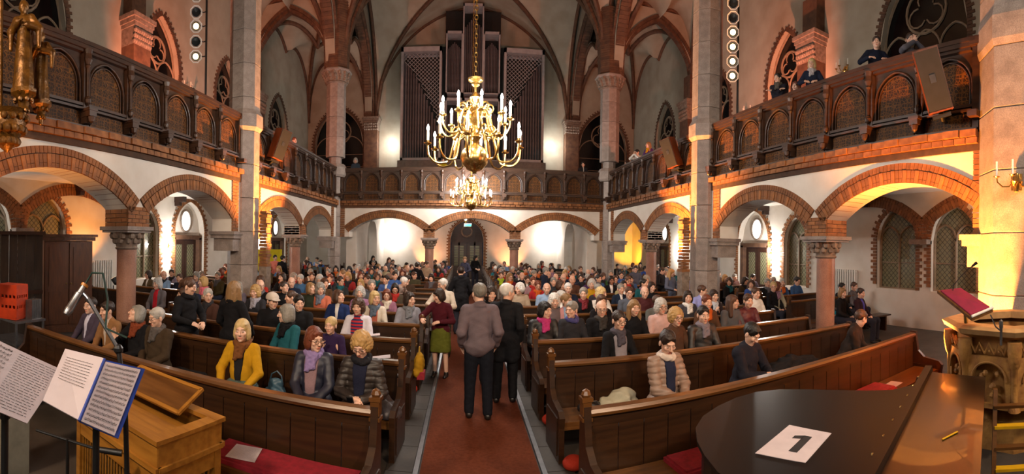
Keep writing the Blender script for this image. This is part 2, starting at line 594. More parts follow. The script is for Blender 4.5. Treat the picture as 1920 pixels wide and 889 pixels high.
def capital(parent, c, r, ztop, h=0.32, square=None, name='capital', m=None):
    b = MB()
    z = ztop - h
    b.lathe([(r * 1.05, z - 0.03), (r * 1.18, z), (r * 1.05, z + 0.03), (r * 1.1, z + 0.06), (r * 1.35, z + h * 0.55), (r * 1.6, z + h * 0.72)], 16, (c[0], c[1], 0))
    # leaves round the bell
    for k in range(10):
        a = 2 * PI * k / 10
        for q, zz, s in ((1.2, 0.35, 0.10), (1.42, 0.6, 0.11)):
            b.ball((c[0] + r * q * math.cos(a + q), c[1] + r * q * math.sin(a + q), z + h * zz), (s * r * 3.2, s * r * 3.2, s * r * 3.6), 6)
    o = b.build(name, m or sandstone, parent, smooth=True)
    sq = square or r * 3.6
    b = MB()
    b.box((c[0], c[1], ztop - h * 0.2), (sq * 0.9, sq * 0.9, h * 0.12))
    b.box((c[0], c[1], ztop - h * 0.06), (sq, sq, h * 0.18))
    b.build('abacus', granite, parent)
    return o


walls = {}
SIDES = [('left', XL, -1, OL), ('right', XR, 1, OR)]
NEAR = [(4.70, 1.75, 3.49), (8.75, 1.70, 3.47)]
FAR = [(13.78, 1.70, 3.45), (17.83, 1.70, 3.45)]
for side, x0, sg, xo in SIDES:
    P = PX(x0, sg)
    w = arcade('x', 2.3, 20.6, NEAR + FAR, 0.6, 'wall_' + side, ZC, P, plaster)
    walls[side] = w
    for uc, h, a in NEAR:
        voussoirs(w, P, uc, a, h + 0.06, single=True)
    for uc, h, a in FAR:
        voussoirs(w, P, uc, a, h + 0.06, single=False)
    # pier blocks of coursed brick on each capital
    for u, single in ((6.72, True), (15.8, False)):
        brick_rows(w, P, u - 0.32, u + 0.32, ZI, 2.95, -0.035, 0.0, single)
        brick_rows(w, P, u - 0.31, u + 0.31, ZI, 2.93, 0.62, 0.60)
    for u in (10.62, 2.98, 12.0, 19.6):
        brick_rows(w, P, u - 0.17, u + 0.17, ZI, ZC, -0.03, 0.0, False)
    # jamb sides of the pier blocks (towards the openings)
    for u, s2 in ((6.42, -1), (7.03, 1), (15.5, -1), (16.11, 1)):
        Pj = (lambda uu, ss: (lambda a, z, d: (x0 + sg * a, uu + ss * d, z)))(u, s2)
        brick_rows(w, Pj, 0.0, 0.6, ZI, 2.9, 0.0, 0.02)
    # white spandrel reaches the cornice; brick cornice in two courses, each big block a piece
    crn = MB().box((x0 + sg * 0.27, 11.45, ZC + 0.11), (0.62, 18.1, 0.3)).build('cornice_bed', mortar, w)
    bl = MB().box((0, 0, 0), (0.1, 0.285, 0.115)).mesh('brick', brick)
    bl2 = MB().box((0, 0, 0), (0.1, 0.2, 0.095)).mesh('brick', brick)
    y = 3.2
    k = 0
    while y < 10.85:
        obj('brick', bl, w, loc=(x0 - sg * (0.115 if k % 2 else 0.085), y, ZG - 0.065))
        y += 0.30; k += 1
    y = 3.15
    while y < 10.8:
        obj('brick', bl2, w, loc=(x0 - sg * 0.05, y, ZG - 0.18))
        y += 0.213
    jb = MB()
    y = 11.9
    while y < 20.2:
        jb.box((x0 - sg * (0.115 if k % 2 else 0.085), y, ZG - 0.065), (0.1, 0.22, 0.115), rnd.uniform(0.8, 1.2))
        jb.box((x0 - sg * 0.05, y + 0.1, ZG - 0.18), (0.1, 0.2, 0.095), rnd.uniform(0.8, 1.2))
        y += 0.24; k += 1
    jb.build('cornice_bricks', brick, w, kind='stuff')
    # columns under the piers
    for u in (6.72, 15.8):
        cx = x0 + sg * 0.3
        t = thing('arcade_column', 'red marble column of the %s arcade, %s' % ('statue-side' if sg < 0 else 'pulpit-side', 'between the two near arches' if u < 10 else 'between the two far arches'), 'column', (cx, u, 0))
        MB().lathe([(0.34, 0), (0.34, 0.35), (0.27, 0.42), (0.29, 0.48), (0.2, 0.56), (0.2, 2.16)], 20).build('shaft', marble, t, True)
        capital(t, (0, 0), 0.2, ZI - 0.005, 0.42, 0.78)
    # half column consoles at the pillars
    for u in (10.75, 11.85, 3.05, 19.75):
        MB().box((x0 + sg * 0.3, u, ZI - 0.14), (0.74, 0.55, 0.1)).box((x0 + sg * 0.3, u, ZI - 0.045), (0.8, 0.62, 0.09)).box((x0 + sg * 0.3, u, ZI - 0.36), (0.6, 0.42, 0.34)).build('impost_console', granite, w)

# back arcade under the organ gallery
Pb = PY(YG)
BARCH = [(-3.62, 1.78, 3.47), (0.30, 1.78, 3.47), (4.22, 1.78, 3.47)]
wb = arcade('y', XL, XR, BARCH, 0.6, 'wall_gallery', ZC, Pb, plaster)
for uc, h, a in BARCH:
    voussoirs(wb, Pb, uc, a, h + 0.05, single=False)
jb = MB()
for k in range(56):
    jb.box((XL + 0.1 + k * 0.226, YG - (0.1 if k % 2 else 0.075), ZG - 0.065), (0.21, 0.1, 0.115), rnd.uniform(0.8, 1.2))
    jb.box((XL + 0.2 + k * 0.226, YG - 0.05, ZG - 0.18), (0.2, 0.1, 0.095), rnd.uniform(0.8, 1.2))
jb.box((XC, YG + 0.27, ZC + 0.11), (12.6, 0.62, 0.3), 0.5)
jb.build('cornice_bricks', brick, wb, kind='stuff')
for u in (-1.66, 2.26):
    brick_rows(wb, Pb, u - 0.26, u + 0.26, ZI, 2.95, -0.035, 0.0)
    t = thing('arcade_column', 'marble column under the organ gallery, %s side of the middle arch' % ('statue' if u < 0 else 'pulpit'), 'column', (u, YG + 0.3, 0))
    MB().lathe([(0.34, 0), (0.34, 0.35), (0.27, 0.42), (0.29, 0.48), (0.2, 0.56), (0.2, 2.1)], 20).build('shaft', marble, t, True)
    capital(t, (0, 0), 0.2, ZI - 0.005, 0.46, 0.76)
for u in (XL + 0.2, XR - 0.2):
    brick_rows(wb, Pb, u - 0.15, u + 0.15, ZI, ZC, -0.03, 0.0)

# ---------------------------------------------------------------- gallery floors (ceilings below) with beam consoles
MB().box(((OL + XL - 0.6) / 2, 11.5, 4.1), (XL - 0.6 - OL, 34.2, 0.28)).build('gallery_floor_left', plaster, kind='structure')
MB().box(((OR + XR + 0.6) / 2, 11.5, 4.1), (OR - XR - 0.6, 34.2, 0.28)).build('gallery_floor_right', plaster, kind='structure')
MB().box((XC, (YG + 0.6 + YB) / 2, 4.1), (12.6, YB - YG - 0.6, 0.28)).build('gallery_floor_back', plaster, kind='structure')


def pointed(uc, half, zs, rise):
    rr = (half * half + rise * rise) / (2 * half)

    def f(u):
        t = abs(u - uc)
        v = rr * rr - (t - (half - rr)) ** 2
        return zs + math.sqrt(max(v, 0))
    return f, rr


def ring_points(uc, half, zs, rise, off, n=22):
    """points of the pointed arch offset outward by off, from one springing over the apex to the other"""
    rr = (half * half + rise * rise) / (2 * half)
    q = rr + off
    cxo = half - rr          # centre offset
    am = math.acos(max(-1, min(1, (rr - half) / q)))
    pts = []
    for i in range(n + 1):
        a = am * i / n
        pts.append((uc + cxo + q * math.cos(a), zs + q * math.sin(a)))
    left = [(2 * uc - u, z) for u, z in pts]
    return pts[:-1] + list(reversed(left)) if False else left + list(reversed(pts))[1:]


def window_opening(wins):
    """segments function: wins (uc, half, zsill, zspring, rise) cut out of a wall zlo..zhi"""
    def mk(zlo, zhi):
        def fn(u):
            for uc, h, zl, zs, ri in wins:
                if abs(u - uc) < h:
                    return [(zlo, zl), (pointed(uc, h, zs, ri)[0](u), zhi)]
            return [(zlo, zhi)]
        return fn
    return mk


def wall_with_windows(name, u0, u1, zlo, zhi, wins, depth, P, m, extra=()):
    us = {u0, u1}
    for uc, h, zl, zs, ri in wins:
        for i in range(17):
            us.add(round(uc - h + 2 * h * i / 16, 5))
    us |= set(extra)
    b = MB().strips(sorted(us), window_opening(wins)(zlo, zhi), 0, depth, P)
    return b.build(name, m, kind='structure')


def tooth_border(parent, P, uc, half, zs, rise, zlow, m, bw=0.14, name='tooth_bricks'):
    """brick surround with alternating teeth"""
    b = MB()
    inner = [(uc - half, z) for z in np.arange(zlow, zs, 0.1)] + ring_points(uc, half, zs, rise, 0.0, 16) + [(uc + half, z) for z in np.arange(zs - 0.05, zlow, -0.1)]
    # even steps
    pts = [inner[0]]
    acc = 0
    for a, c in zip(inner[:-1], inner[1:]):
        d = math.hypot(c[0] - a[0], c[1] - a[1])
        if d < 1e-6: continue
        s = 0
        while acc + d - s >= 0.095:
            s += 0.095 - acc
            acc = 0
            pts.append((a[0] + (c[0] - a[0]) * s / d, a[1] + (c[1] - a[1]) * s / d))
            if d - s < 0.095: break
        acc += d - s
    for i in range(len(pts) - 1):
        (ax, az), (cx, cz) = pts[i], pts[i + 1]
        dx, dz = cx - ax, cz - az
        l = math.hypot(dx, dz)
        if l < 1e-4: continue
        nx, nz = -dz / l, dx / l        # outward (left hand side going over the top from left)
        w = bw + (0.09 if i % 2 else 0.0)
        k = 0.06
        ax2, az2, cx2, cz2 = ax + dx * k, az + dz * k, cx - dx * k, cz - dz * k
        vs = []
        for d in (-0.03, 0.02):
            for (x, z) in ((ax2, az2), (cx2, cz2), (cx2 + nx * w, cz2 + nz * w), (ax2 + nx * w, az2 + nz * w)):
                vs.append(P(x, z, d))
        b.hexa([vs[i] for i in (0, 1, 5, 4, 3, 2, 6, 7)], rnd.uniform(0.8, 1.2))
    return b.build(name, m, parent, kind='stuff')


def tracery(parent, P, uc, half, zsill, zs, rise, m, depth=0.22, lights=2, rose=True, glass=None, t=0.045):
    """stone bars and the dark panes of a pointed window"""
    b = MB()

    def bar(path, r):
        b.tube([P(u, z, depth) for u, z in path], r, 6)
    bar([(uc - half, zsill), (uc - half, zs)] + ring_points(uc, half, zs, rise, 0, 10)[1:-1] + [(uc + half, zs), (uc + half, zsill)], t * 1.5)
    bar([(uc - half, zsill), (uc + half, zsill)], t)
    wl = 2 * half / lights
    zl = zs - 0.25 * half if rose else zs
    for i in range(1, lights):
        bar([(uc - half + wl * i, zsill), (uc - half + wl * i, zl)], t)
    for i in range(lights):
        c = uc - half + wl * (i + 0.5)
        bar([(c + q[0], q[1]) for q in [(u - 0, z) for u, z in ring_points(0, wl / 2, zl, wl * 0.62, 0, 8)]], t * 0.8)
    if rose:
        rc = zs + rise * 0.36
        rr = half * 0.46
        bar([(uc + rr * math.cos(a), rc + rr * math.sin(a)) for a in np.linspace(0, 2 * PI, 21)], t)
        for k in range(3):
            a = PI / 2 + 2 * PI * k / 3
            bar([(uc + rr * 0.5 * math.cos(a) + rr * 0.42 * math.cos(q), rc + rr * 0.5 * math.sin(a) + rr * 0.42 * math.sin(q)) for q in np.linspace(a - 2.2, a + 2.2, 9)], t * 0.6)
    z = zsill + 0.8
    while z < zl:
        bar([(uc - half, z), (uc + half, z)], t * 0.45)
        z += 0.8
    b.build('tracery', m, parent)
    poly = [(uc - half, zsill)] + ring_points(uc, half, zs, rise, 0, 12) + [(uc + half, zsill)]
    MB().prism(poly, depth + 0.02, depth + 0.04, P).build('pane', glass or night_glass, parent)


# ---------------------------------------------------------------- outer walls
UPWIN = [(7.0, 1.5, 4.9, 8.6, 2.3), (13.05, 1.05, 5.0, 8.7, 1.9), (17.9, 1.05, 5.0, 8.7, 1.9), (23.65, 1.2, 5.0, 8.6, 2.0)]
LOWIN = [(5.9, 0.72, 1.1, 2.55, 1.0), (7.85, 0.72, 1.1, 2.55, 1.0), (12.35, 0.62, 0.9, 2.5, 0.95)]
stone_trim = mat('stone_trim', '#8b7a68', '#76664f', 0.8, scale=6)
for side, x0, sg, xo in SIDES:
    P = PX(xo, sg)
    lw = wall_with_windows('wall_%s_aisle' % side, YF, YB + 0.5, 0, 3.96, LOWIN + [(15.0, 1.05, 0.02, 2.6, 1.25), (23.9, 1.05, 0.02, 2.6, 1.2)], 0.45, P, plaster)
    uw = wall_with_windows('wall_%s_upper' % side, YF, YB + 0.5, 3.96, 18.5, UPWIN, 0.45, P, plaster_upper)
    sn = 'statue' if sg < 0 else 'pulpit'
    for i, (uc, h, zl, zs, ri) in enumerate(LOWIN):
        t = obj('window_%d' % (i + 1 + (10 if sg > 0 else 0)), None, kind='structure', loc=(0, 0, 0))
        tracery(t, P, uc, h, zl, zs, ri, stone_trim, 0.2, 2, False, lattice)
        tooth_border(t, P, uc, h, zs, ri, zl, brick, 0.13)
    for i, (uc, h, zl, zs, ri) in enumerate(UPWIN):
        t = obj('window_%d' % (i + 21 + (10 if sg > 0 else 0)), None, kind='structure', loc=(0, 0, 0))
        tracery(t, P, uc, h, zl, zs, ri, stone_trim, 0.25, 3 if h > 1.3 else 2, True, night_glass)
        tooth_border(t, P, uc, h, zs, ri, zl, brick_red, 0.16)
    # portals with a round light above and a glazed double door
    for j, uc in enumerate((15.0, 23.9)):
        d = obj('door_%d' % (j + 1 + (2 if sg > 0 else 0)), None, kind='structure')
        tooth_border(d, P, uc, 1.05, 2.6, 1.25, 0.0, brick, 0.15)
        b = MB()
        b.prism([(uc - 1.04, 2.45)] + ring_points(uc, 1.04, 2.6, 1.22, 0, 12) + [(uc + 1.04, 2.45)], 0.25, 0.3, P)
        b.build('door_tympanum', plaster, d)
        MB().tube([P(uc + 0.36 * math.cos(a), 3.08 + 0.44 * math.sin(a), 0.23) for a in np.linspace(0, 2 * PI, 25)[:-1]], 0.05, 8, close=True).build('round_frame', sandstone, d, True)
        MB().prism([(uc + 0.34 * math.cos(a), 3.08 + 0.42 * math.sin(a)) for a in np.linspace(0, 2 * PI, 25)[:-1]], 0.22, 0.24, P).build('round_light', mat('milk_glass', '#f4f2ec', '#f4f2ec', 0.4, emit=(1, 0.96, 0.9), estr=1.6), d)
        b = MB()
        for s2 in (-1, 1):
            b.prism([(uc + s2 * 1.0, 0), (uc + s2 * 0.82, 0), (uc + s2 * 0.82, 2.4), (uc + s2 * 1.0, 2.4)], 0.1, 0.4, P)
        b.prism([(uc - 1.0, 2.32), (uc + 1.0, 2.32), (uc + 1.0, 2.5), (uc - 1.0, 2.5)], 0.1, 0.4, P)
        b.build('door_frame', brick_red, d)
        for s2 in (-1, 1):
            lf = MB()
            c0 = uc + s2 * 0.41
            for a, c in ((c0 - 0.40, c0 - 0.25), (c0 + 0.25, c0 + 0.40)):
                lf.prism([(a, 0.02), (c, 0.02), (c, 2.3), (a, 2.3)], 0.28, 0.33, P)
            for a, c in ((0.02, 0.8), (2.12, 2.3)):
                lf.prism([(c0 - 0.25, a), (c0 + 0.25, a), (c0 + 0.25, c), (c0 - 0.25, c)], 0.28, 0.33, P)
            leaf = lf.build('door_leaf', wood_dark, d)
            MB().prism([(c0 - 0.25, 0.8), (c0 + 0.25, 0.8), (c0 + 0.25, 2.12), (c0 - 0.25, 2.12)], 0.30, 0.32, P).build('door_pane', lattice, leaf)
    # blind brick arches on the outer wall below the gallery
    for uc, h, a in [(4.9, 1.75, 3.42), (8.95, 1.75, 3.42)]:
        voussoirs(lw, P, uc, a + 0.2, h + 0.1, single=False, rings=((0, 0.24), (0.25, 0.36)), depth=0.02)
    for u in (6.92, 11.15, 19.9, 2.9):
        brick_rows(lw, P, u - 0.2, u + 0.2, 2.6, 3.2, -0.04, 0.0)
        MB().box((xo - sg * 0.1, u, 2.52), (0.3, 0.6, 0.14)).build('impost_console', granite, lw)
    for u in (5.0, 9.0, 14.0, 18.0, 22.5):
        MB().box((xo - sg * 0.22, u, 3.86), (0.44, 0.2, 0.2)).box((xo - sg * 0.12, u, 3.7), (0.24, 0.16, 0.16)).build('beam_console', wood_dark, lw)
    # brick pilasters of the upper wall with leaf capitals
    for u in (11.3, 20.2):
        bp = MB().box((xo - sg * 0.28, u, 6.7), (0.56, 0.85, 5.1)).box((xo - sg * 0.2, u, 10.2), (0.4, 0.7, 1.6)).build('wall_pilaster', brick_red, uw)
        b = MB()
        for k, (ww, zz) in enumerate(((0.92, 9.35), (1.0, 9.48), (1.12, 9.62))):
            b.box((xo - sg * 0.3, u, zz), (ww * 0.72, ww, 0.14))
        for k in range(9):
            for q in range(3):
                b.ball((xo - sg * (0.56 + 0.03 * q), u - 0.4 + 0.1 * k, 8.80 + 0.17 * q), (0.07, 0.065, 0.09), 6)
        b.box((xo - sg * 0.28, u, 9.0), (0.6, 0.86, 0.6))
        b.build('leaf_capital', sandstone, uw, smooth=False)

# back wall: lower with the main portal, upper with the tower recess and two aisle windows
Pk = PY(YB)
BW = [(-8.35, 1.65, 4.9, 8.7, 2.5), (8.95, 1.65, 4.9, 8.7, 2.5)]
lw = wall_with_windows('wall_back', OL - 0.5, OR + 0.5, 0, 3.96, [(0.1, 1.05, 0.02, 2.6, 1.15)], 0.45, Pk, plaster)
uw = wall_with_windows('wall_back_upper', OL - 0.5, OR + 0.5, 3.96, 18.5, BW, 0.45, Pk, plaster_upper)
for i, (uc, h, zl, zs, ri) in enumerate(BW):
    t = obj('window_%d' % (41 + i), None, kind='structure')
    tracery(t, Pk, uc, h, zl, zs, ri, stone_trim, 0.25, 2, True, night_glass)
    tooth_border(t, Pk, uc, h, zs, ri, zl, brick_red, 0.16)
d = obj('door_9', None, kind='structure')
tooth_border(d, Pk, 0.1, 1.05, 2.6, 1.15, 0.0, brick, 0.15)
MB().prism([(0.1 - 1.04, 2.4)] + ring_points(0.1, 1.04, 2.6, 1.12, 0, 12) + [(0.1 + 1.04, 2.4)], 0.2, 0.28, Pk).build('door_tympanum', wood_dark, d)
MB().tube([Pk(0.1 + 0.33 * math.cos(a), 3.1 + 0.33 * math.sin(a), 0.19) for a in np.linspace(0, 2 * PI, 21)[:-1]], 0.06, 8, close=True).build('round_frame', sandstone, d, True)
for s2 in (-1, 1):
    c0 = 0.1 + s2 * 0.5
    lf = MB()
    for a, c in ((c0 - 0.49, c0 - 0.3), (c0 + 0.3, c0 + 0.49), (c0 - 0.05, c0 + 0.05)):
        lf.prism([(a, 0.02), (c, 0.02), (c, 2.4), (a, 2.4)], 0.22, 0.28, Pk)
    for a, c in ((0.02, 0.9), (2.2, 2.4)):
        lf.prism([(c0 - 0.3, a), (c0 + 0.3, a), (c0 + 0.3, c), (c0 - 0.3, c)], 0.22, 0.28, Pk)
    leaf = lf.build('door_leaf', wood_dark, d)
    MB().prism([(c0 - 0.3, 0.9), (c0 + 0.3, 0.9), (c0 + 0.3, 2.2), (c0 - 0.3, 2.2)], 0.24, 0.26, Pk).build('door_pane', lattice, leaf)
MB().box((XC, YF - 0.2, 9.2), (OR - OL + 1, 0.4, 18.6)).build('wall_front', plaster_upper, kind='structure')

# side passages below the organ gallery (low arched walls at both corners)
for sx in (-1, 1):
    x0 = XC + sx * 5.55
    P2 = PX(x0, sx)
    us = sorted({21.2, 28.6} | set(round(25.0 - 1.3 + 2.6 * i / 16, 4) for i in range(17)))
    b = MB().strips(us, lambda u: [(pointed(25.0, 1.3, 2.5, 1.0)[0](u) if abs(u - 25.0) < 1.3 else 0.0, 3.96)], 0, 0.5, P2)
    b.build('wall_passage_%s' % ('left' if sx < 0 else 'right'), plaster, kind='structure')

# ---------------------------------------------------------------- great pillars of granite blocks
def octa(r, h, z0):
    return [(r, z0), (r, z0 + h)]


def pillar(x, y, r, ztop, label, cap=True, low_r=None, bs=1.35):
    t = thing('granite_pillar', label, 'pillar', (x, y, 0))
    MB().lathe([(r * bs, 0), (r * bs, 0.5), (r * (bs + 1) / 2, 0.62), (r * (bs + 1) / 2, 0.7)], 8, ph=PI / 8).build('base', granite_dark, t)
    blk = {}
    z = 0.7
    k = 0
    lr = low_r or r
    while z < ztop - 0.1:
        h = min(0.93, ztop - z)
        rr = lr if z < 5.4 else r
        key = (round(h, 3), rr)
        if key not in blk:
            blk[key] = MB().lathe([(rr - 0.012, 0.004), (rr, 0.016), (rr, h - 0.016), (rr - 0.012, h - 0.004)], 8, ph=PI / 8).mesh('stone_block', granite)
        obj('stone_block', blk[key], t, loc=(0, 0, z))
        z += h
        k += 1
    # moulded band where the gallery rail meets the pillar
    kb_ = 1.2 if r < 0.6 else 1.05
    MB().lathe([(r * 1.01, 5.35), (r * kb_, 5.45), (r * kb_, 5.8), (r * 1.01, 5.95)], 8, ph=PI / 8).build('band', granite, t)
    if cap:
        b = MB()
        zc = ztop
        b.lathe([(r * 1.0, zc - 0.05), (r * 1.15, zc), (r * 1.05, zc + 0.05), (r * 1.12, zc + 0.12), (r * 1.3, zc + 0.38), (r * 1.45, zc + 0.45)], 16)
        for q in range(14):
            a = 2 * PI * q / 14
            for rr2, zz in ((1.12, 0.14), (1.24, 0.28), (1.36, 0.4)):
                b.ball((r * rr2 * math.cos(a + zz * 3), r * rr2 * math.sin(a + zz * 3), zc + zz), (0.085, 0.085, 0.10), 6)
        b.build('leaf_capital', sandstone, t, smooth=True)
        MB().lathe([(r * 1.45, zc + 0.44), (r * 1.62, zc + 0.5), (r * 1.62, zc + 0.56), (r * 1.5, zc + 0.6)], 8, ph=PI / 8).build('abacus', granite, t)
    return t


pillar(-6.08, 11.3, 0.44, 9.75, 'granite pillar at the statue-side gallery, its inner face lit orange')
pillar(6.66, 11.3, 0.44, 9.75, 'granite pillar at the pulpit-side gallery, its inner face lit orange')
pillar(-6.12, 20.45, 0.46, 9.75, 'carved-capital pillar where organ gallery meets the statue-side gallery', low_r=0.3)
pillar(6.70, 20.45, 0.46, 9.75, 'carved-capital pillar where organ gallery meets the pulpit-side gallery', low_r=0.3)
pillar(6.90, 2.3, 0.80, 9.75, 'massive stone crossing pillar beside the pulpit, glowing orange', bs=1.03)
pillar(-6.75, 2.1, 0.80, 9.75, 'massive stone crossing pillar behind the gilded statues', bs=1.03)
# brick edge strips lit beside the near pillars
for sx, xx in ((-1, -5.53), (1, 6.12)):
    t = obj('pillar_brickwork', None, kind='structure', loc=(xx, 11.62, 0))
    for k in range(17):
        MB().box((0, 0, 1.62 + k * 0.093), (0.2 if k % 3 else 0.26, 0.3, 0.082), rnd.uniform(0.85, 1.15)).build('brick', brick, t)
    MB().box((0, 0.0, 0.79), (0.24, 0.3, 1.58)).build('shaft', sandstone, t)
# wall pilasters at the back corners of the nave
for xx, sn in ((-6.05, 'statue'), (6.65, 'pulpit')):
    t = obj('wall_pilaster_organ', None, kind='structure', loc=(xx, YB - 0.36, 4.245))
    MB().box((0, 0, 2.8), (0.85, 0.7, 5.6)).build('shaft', brick_red, t)
    b = MB()
    for k, ww in enumerate((0.95, 1.02, 1.12)):
        b.box((0, 0, 5.72 + 0.12 * k), (ww, ww * 0.8, 0.11))
    for k in range(8):
        for q in range(3):
            b.ball((-0.4 + 0.115 * k, -0.38 - 0.02 * q, 5.25 + 0.16 * q), (0.07, 0.06, 0.09), 6)
    b.box((0, 0, 5.45), (0.9, 0.72, 0.5))
    b.build('leaf_capital', sandstone, t)

# ---------------------------------------------------------------- vaults
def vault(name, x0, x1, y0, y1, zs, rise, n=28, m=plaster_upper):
    cx, cy, hx, hy = (x0 + x1) / 2, (y0 + y1) / 2, (x1 - x0) / 2, (y1 - y0) / 2
    s = 6.2
    rr = (s * s + rise * rise) / (2 * s)

    def prof(t):
        v = rr * rr - (abs(t) * s - (s - rr)) ** 2
        return math.sqrt(max(v, 0))
    vs = []; fs = []
    for j in range(n + 1):
        for i in range(n + 1):
            u, v = -1 + 2 * i / n, -1 + 2 * j / n
            vs.append((cx + u * hx, cy + v * hy, zs + max(prof(u), prof(v))))
    for j in range(n):
        for i in range(n):
            a = j * (n + 1) + i
            fs.append((a, a + n + 1, a + n + 2, a + 1))
    # second skin above for thickness
    k = len(vs)
    vs += [(p[0], p[1], p[2] + 0.12) for p in vs]
    fs += [tuple(reversed([i + k for i in f])) for f in fs]
    o = MB().add(vs, fs).build(name, m, kind='structure', smooth=True)
    # diagonal ribs
    for sg in (-1, 1):
        pts = []
        for i in range(33):
            u = -1 + 2 * i / 32
            pts.append((cx + u * hx, cy + sg * u * hy, zs + prof(u) - 0.06))
        MB().tube(pts, 0.12, 8).build('vault_rib', brick_red, o, True)
    # wall and transverse ribs
    for e, ax in ((-1, 'x'), (1, 'x'), (-1, 'y'), (1, 'y')):
        pts = []
        for i in range(33):
            u = -1 + 2 * i / 32
            if ax == 'x':
                pts.append((cx + e * (hx - 0.04), cy + u * hy, zs + prof(u) - 0.05))
            else:
                pts.append((cx + u * hx, cy + e * (hy - 0.04), zs + prof(u) - 0.05))
        MB().tube(pts, 0.10, 8).build('vault_rib', brick_red, o, True)
    return o


for i, (y0, y1) in enumerate(((20.4, YB), (11.3, 20.4), (2.3, 11.3), (YF, 2.3))):
    vault('ceiling_nave_%d' % (i + 1), XL + 0.1, XR - 0.1, y0, y1, ZCAP, 7.0)
    vault('ceiling_left_%d' % (i + 1), OL, XL - 0.5, y0, y1, ZCAP, 3.2, 20)
    vault('ceiling_right_%d' % (i + 1), XR + 0.5, OR, y0, y1, ZCAP, 3.2, 20)


def great_arch(name, P, uc, half, zs, rise, w, th, label, ztop=18.0, wall=True):
    """pointed arch of moulded brick, depth w, thickness th, joined voussoirs, with plain wall above"""
    t = obj(name, None, kind='structure')
    b = MB()
    ins = ring_points(uc, half, zs, rise, 0, 40)
    mid = ring_points(uc, half, zs, rise, th * 0.5, 40)
    out = ring_points(uc, half, zs, rise, th, 40)
    for i in range(len(ins) - 1):
        tt = rnd.uniform(0.82, 1.15)
        k = 0.03
        def lerp(a, c, f): return (a[0] + (c[0] - a[0]) * f, a[1] + (c[1] - a[1]) * f)
        for (A, B, d0, d1) in ((ins, mid, 0.14, w - 0.14), (mid, out, 0.0, w)):
            p = [lerp(A[i], A[i + 1], k), lerp(A[i], A[i + 1], 1 - k), lerp(B[i], B[i + 1], 1 - k), lerp(B[i], B[i + 1], k)]
            vs = [P(q[0], q[1], d) for d in (d0, d1) for q in p]
            b.hexa([vs[j] for j in (0, 1, 5, 4, 3, 2, 6, 7)], tt)
    b.build('arch_bricks', brick_red, t, kind='stuff')
    if wall:
        us = [uc - half + 2 * half * i / 30 for i in range(31)]
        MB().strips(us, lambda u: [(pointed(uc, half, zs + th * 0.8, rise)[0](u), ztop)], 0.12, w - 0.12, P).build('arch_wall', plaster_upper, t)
    return t


for side, x0, sg, xo in SIDES:
    sn = side
    for k, (y0, y1) in enumerate(((20.7, 28.2), (11.75, 19.95), (3.1, 10.85))):
        great_arch('wall_%s_arch_%d' % (sn, k + 1), PX(x0 - sg * 0.05, sg), (y0 + y1) / 2, (y1 - y0) / 2, ZCAP, 5.0, 0.7, 0.34, '')
    for y in (20.1, 11.0):
        great_arch('wall_%s_cross_%d' % (sn, int(y)), PY(y), (x0 + sg * 0.5 + xo) / 2, abs(xo - x0 - sg * 0.5) / 2, ZCAP, 3.1, 0.6, 0.3, '', 14.0, True)
for y in (20.1, 11.0):
    great_arch('wall_cross_arch_%d' % int(y), PY(y), XC, 5.95, ZCAP, 6.7, 0.6, 0.34, '', 14, False)
MB().box((XC, 11.0, 18.6), (23, 37, 0.3)).build('roof', plaster_upper, kind='structure')
# springer blocks of brick above the capitals
for xx, yy in ((-6.12, 20.45), (6.70, 20.45), (-6.08, 11.3), (6.66, 11.3)):
    b = MB()
    for k in range(30):
        r = 0.60 + 0.0001 * k ** 2.4
        b.lathe([(r, k * 0.1), (r, k * 0.1 + 0.092)], 8, (xx, yy, ZCAP), rnd.uniform(0.85, 1.12), ph=PI / 8)
    b.build('brick_springer', brick_red, kind='structure')
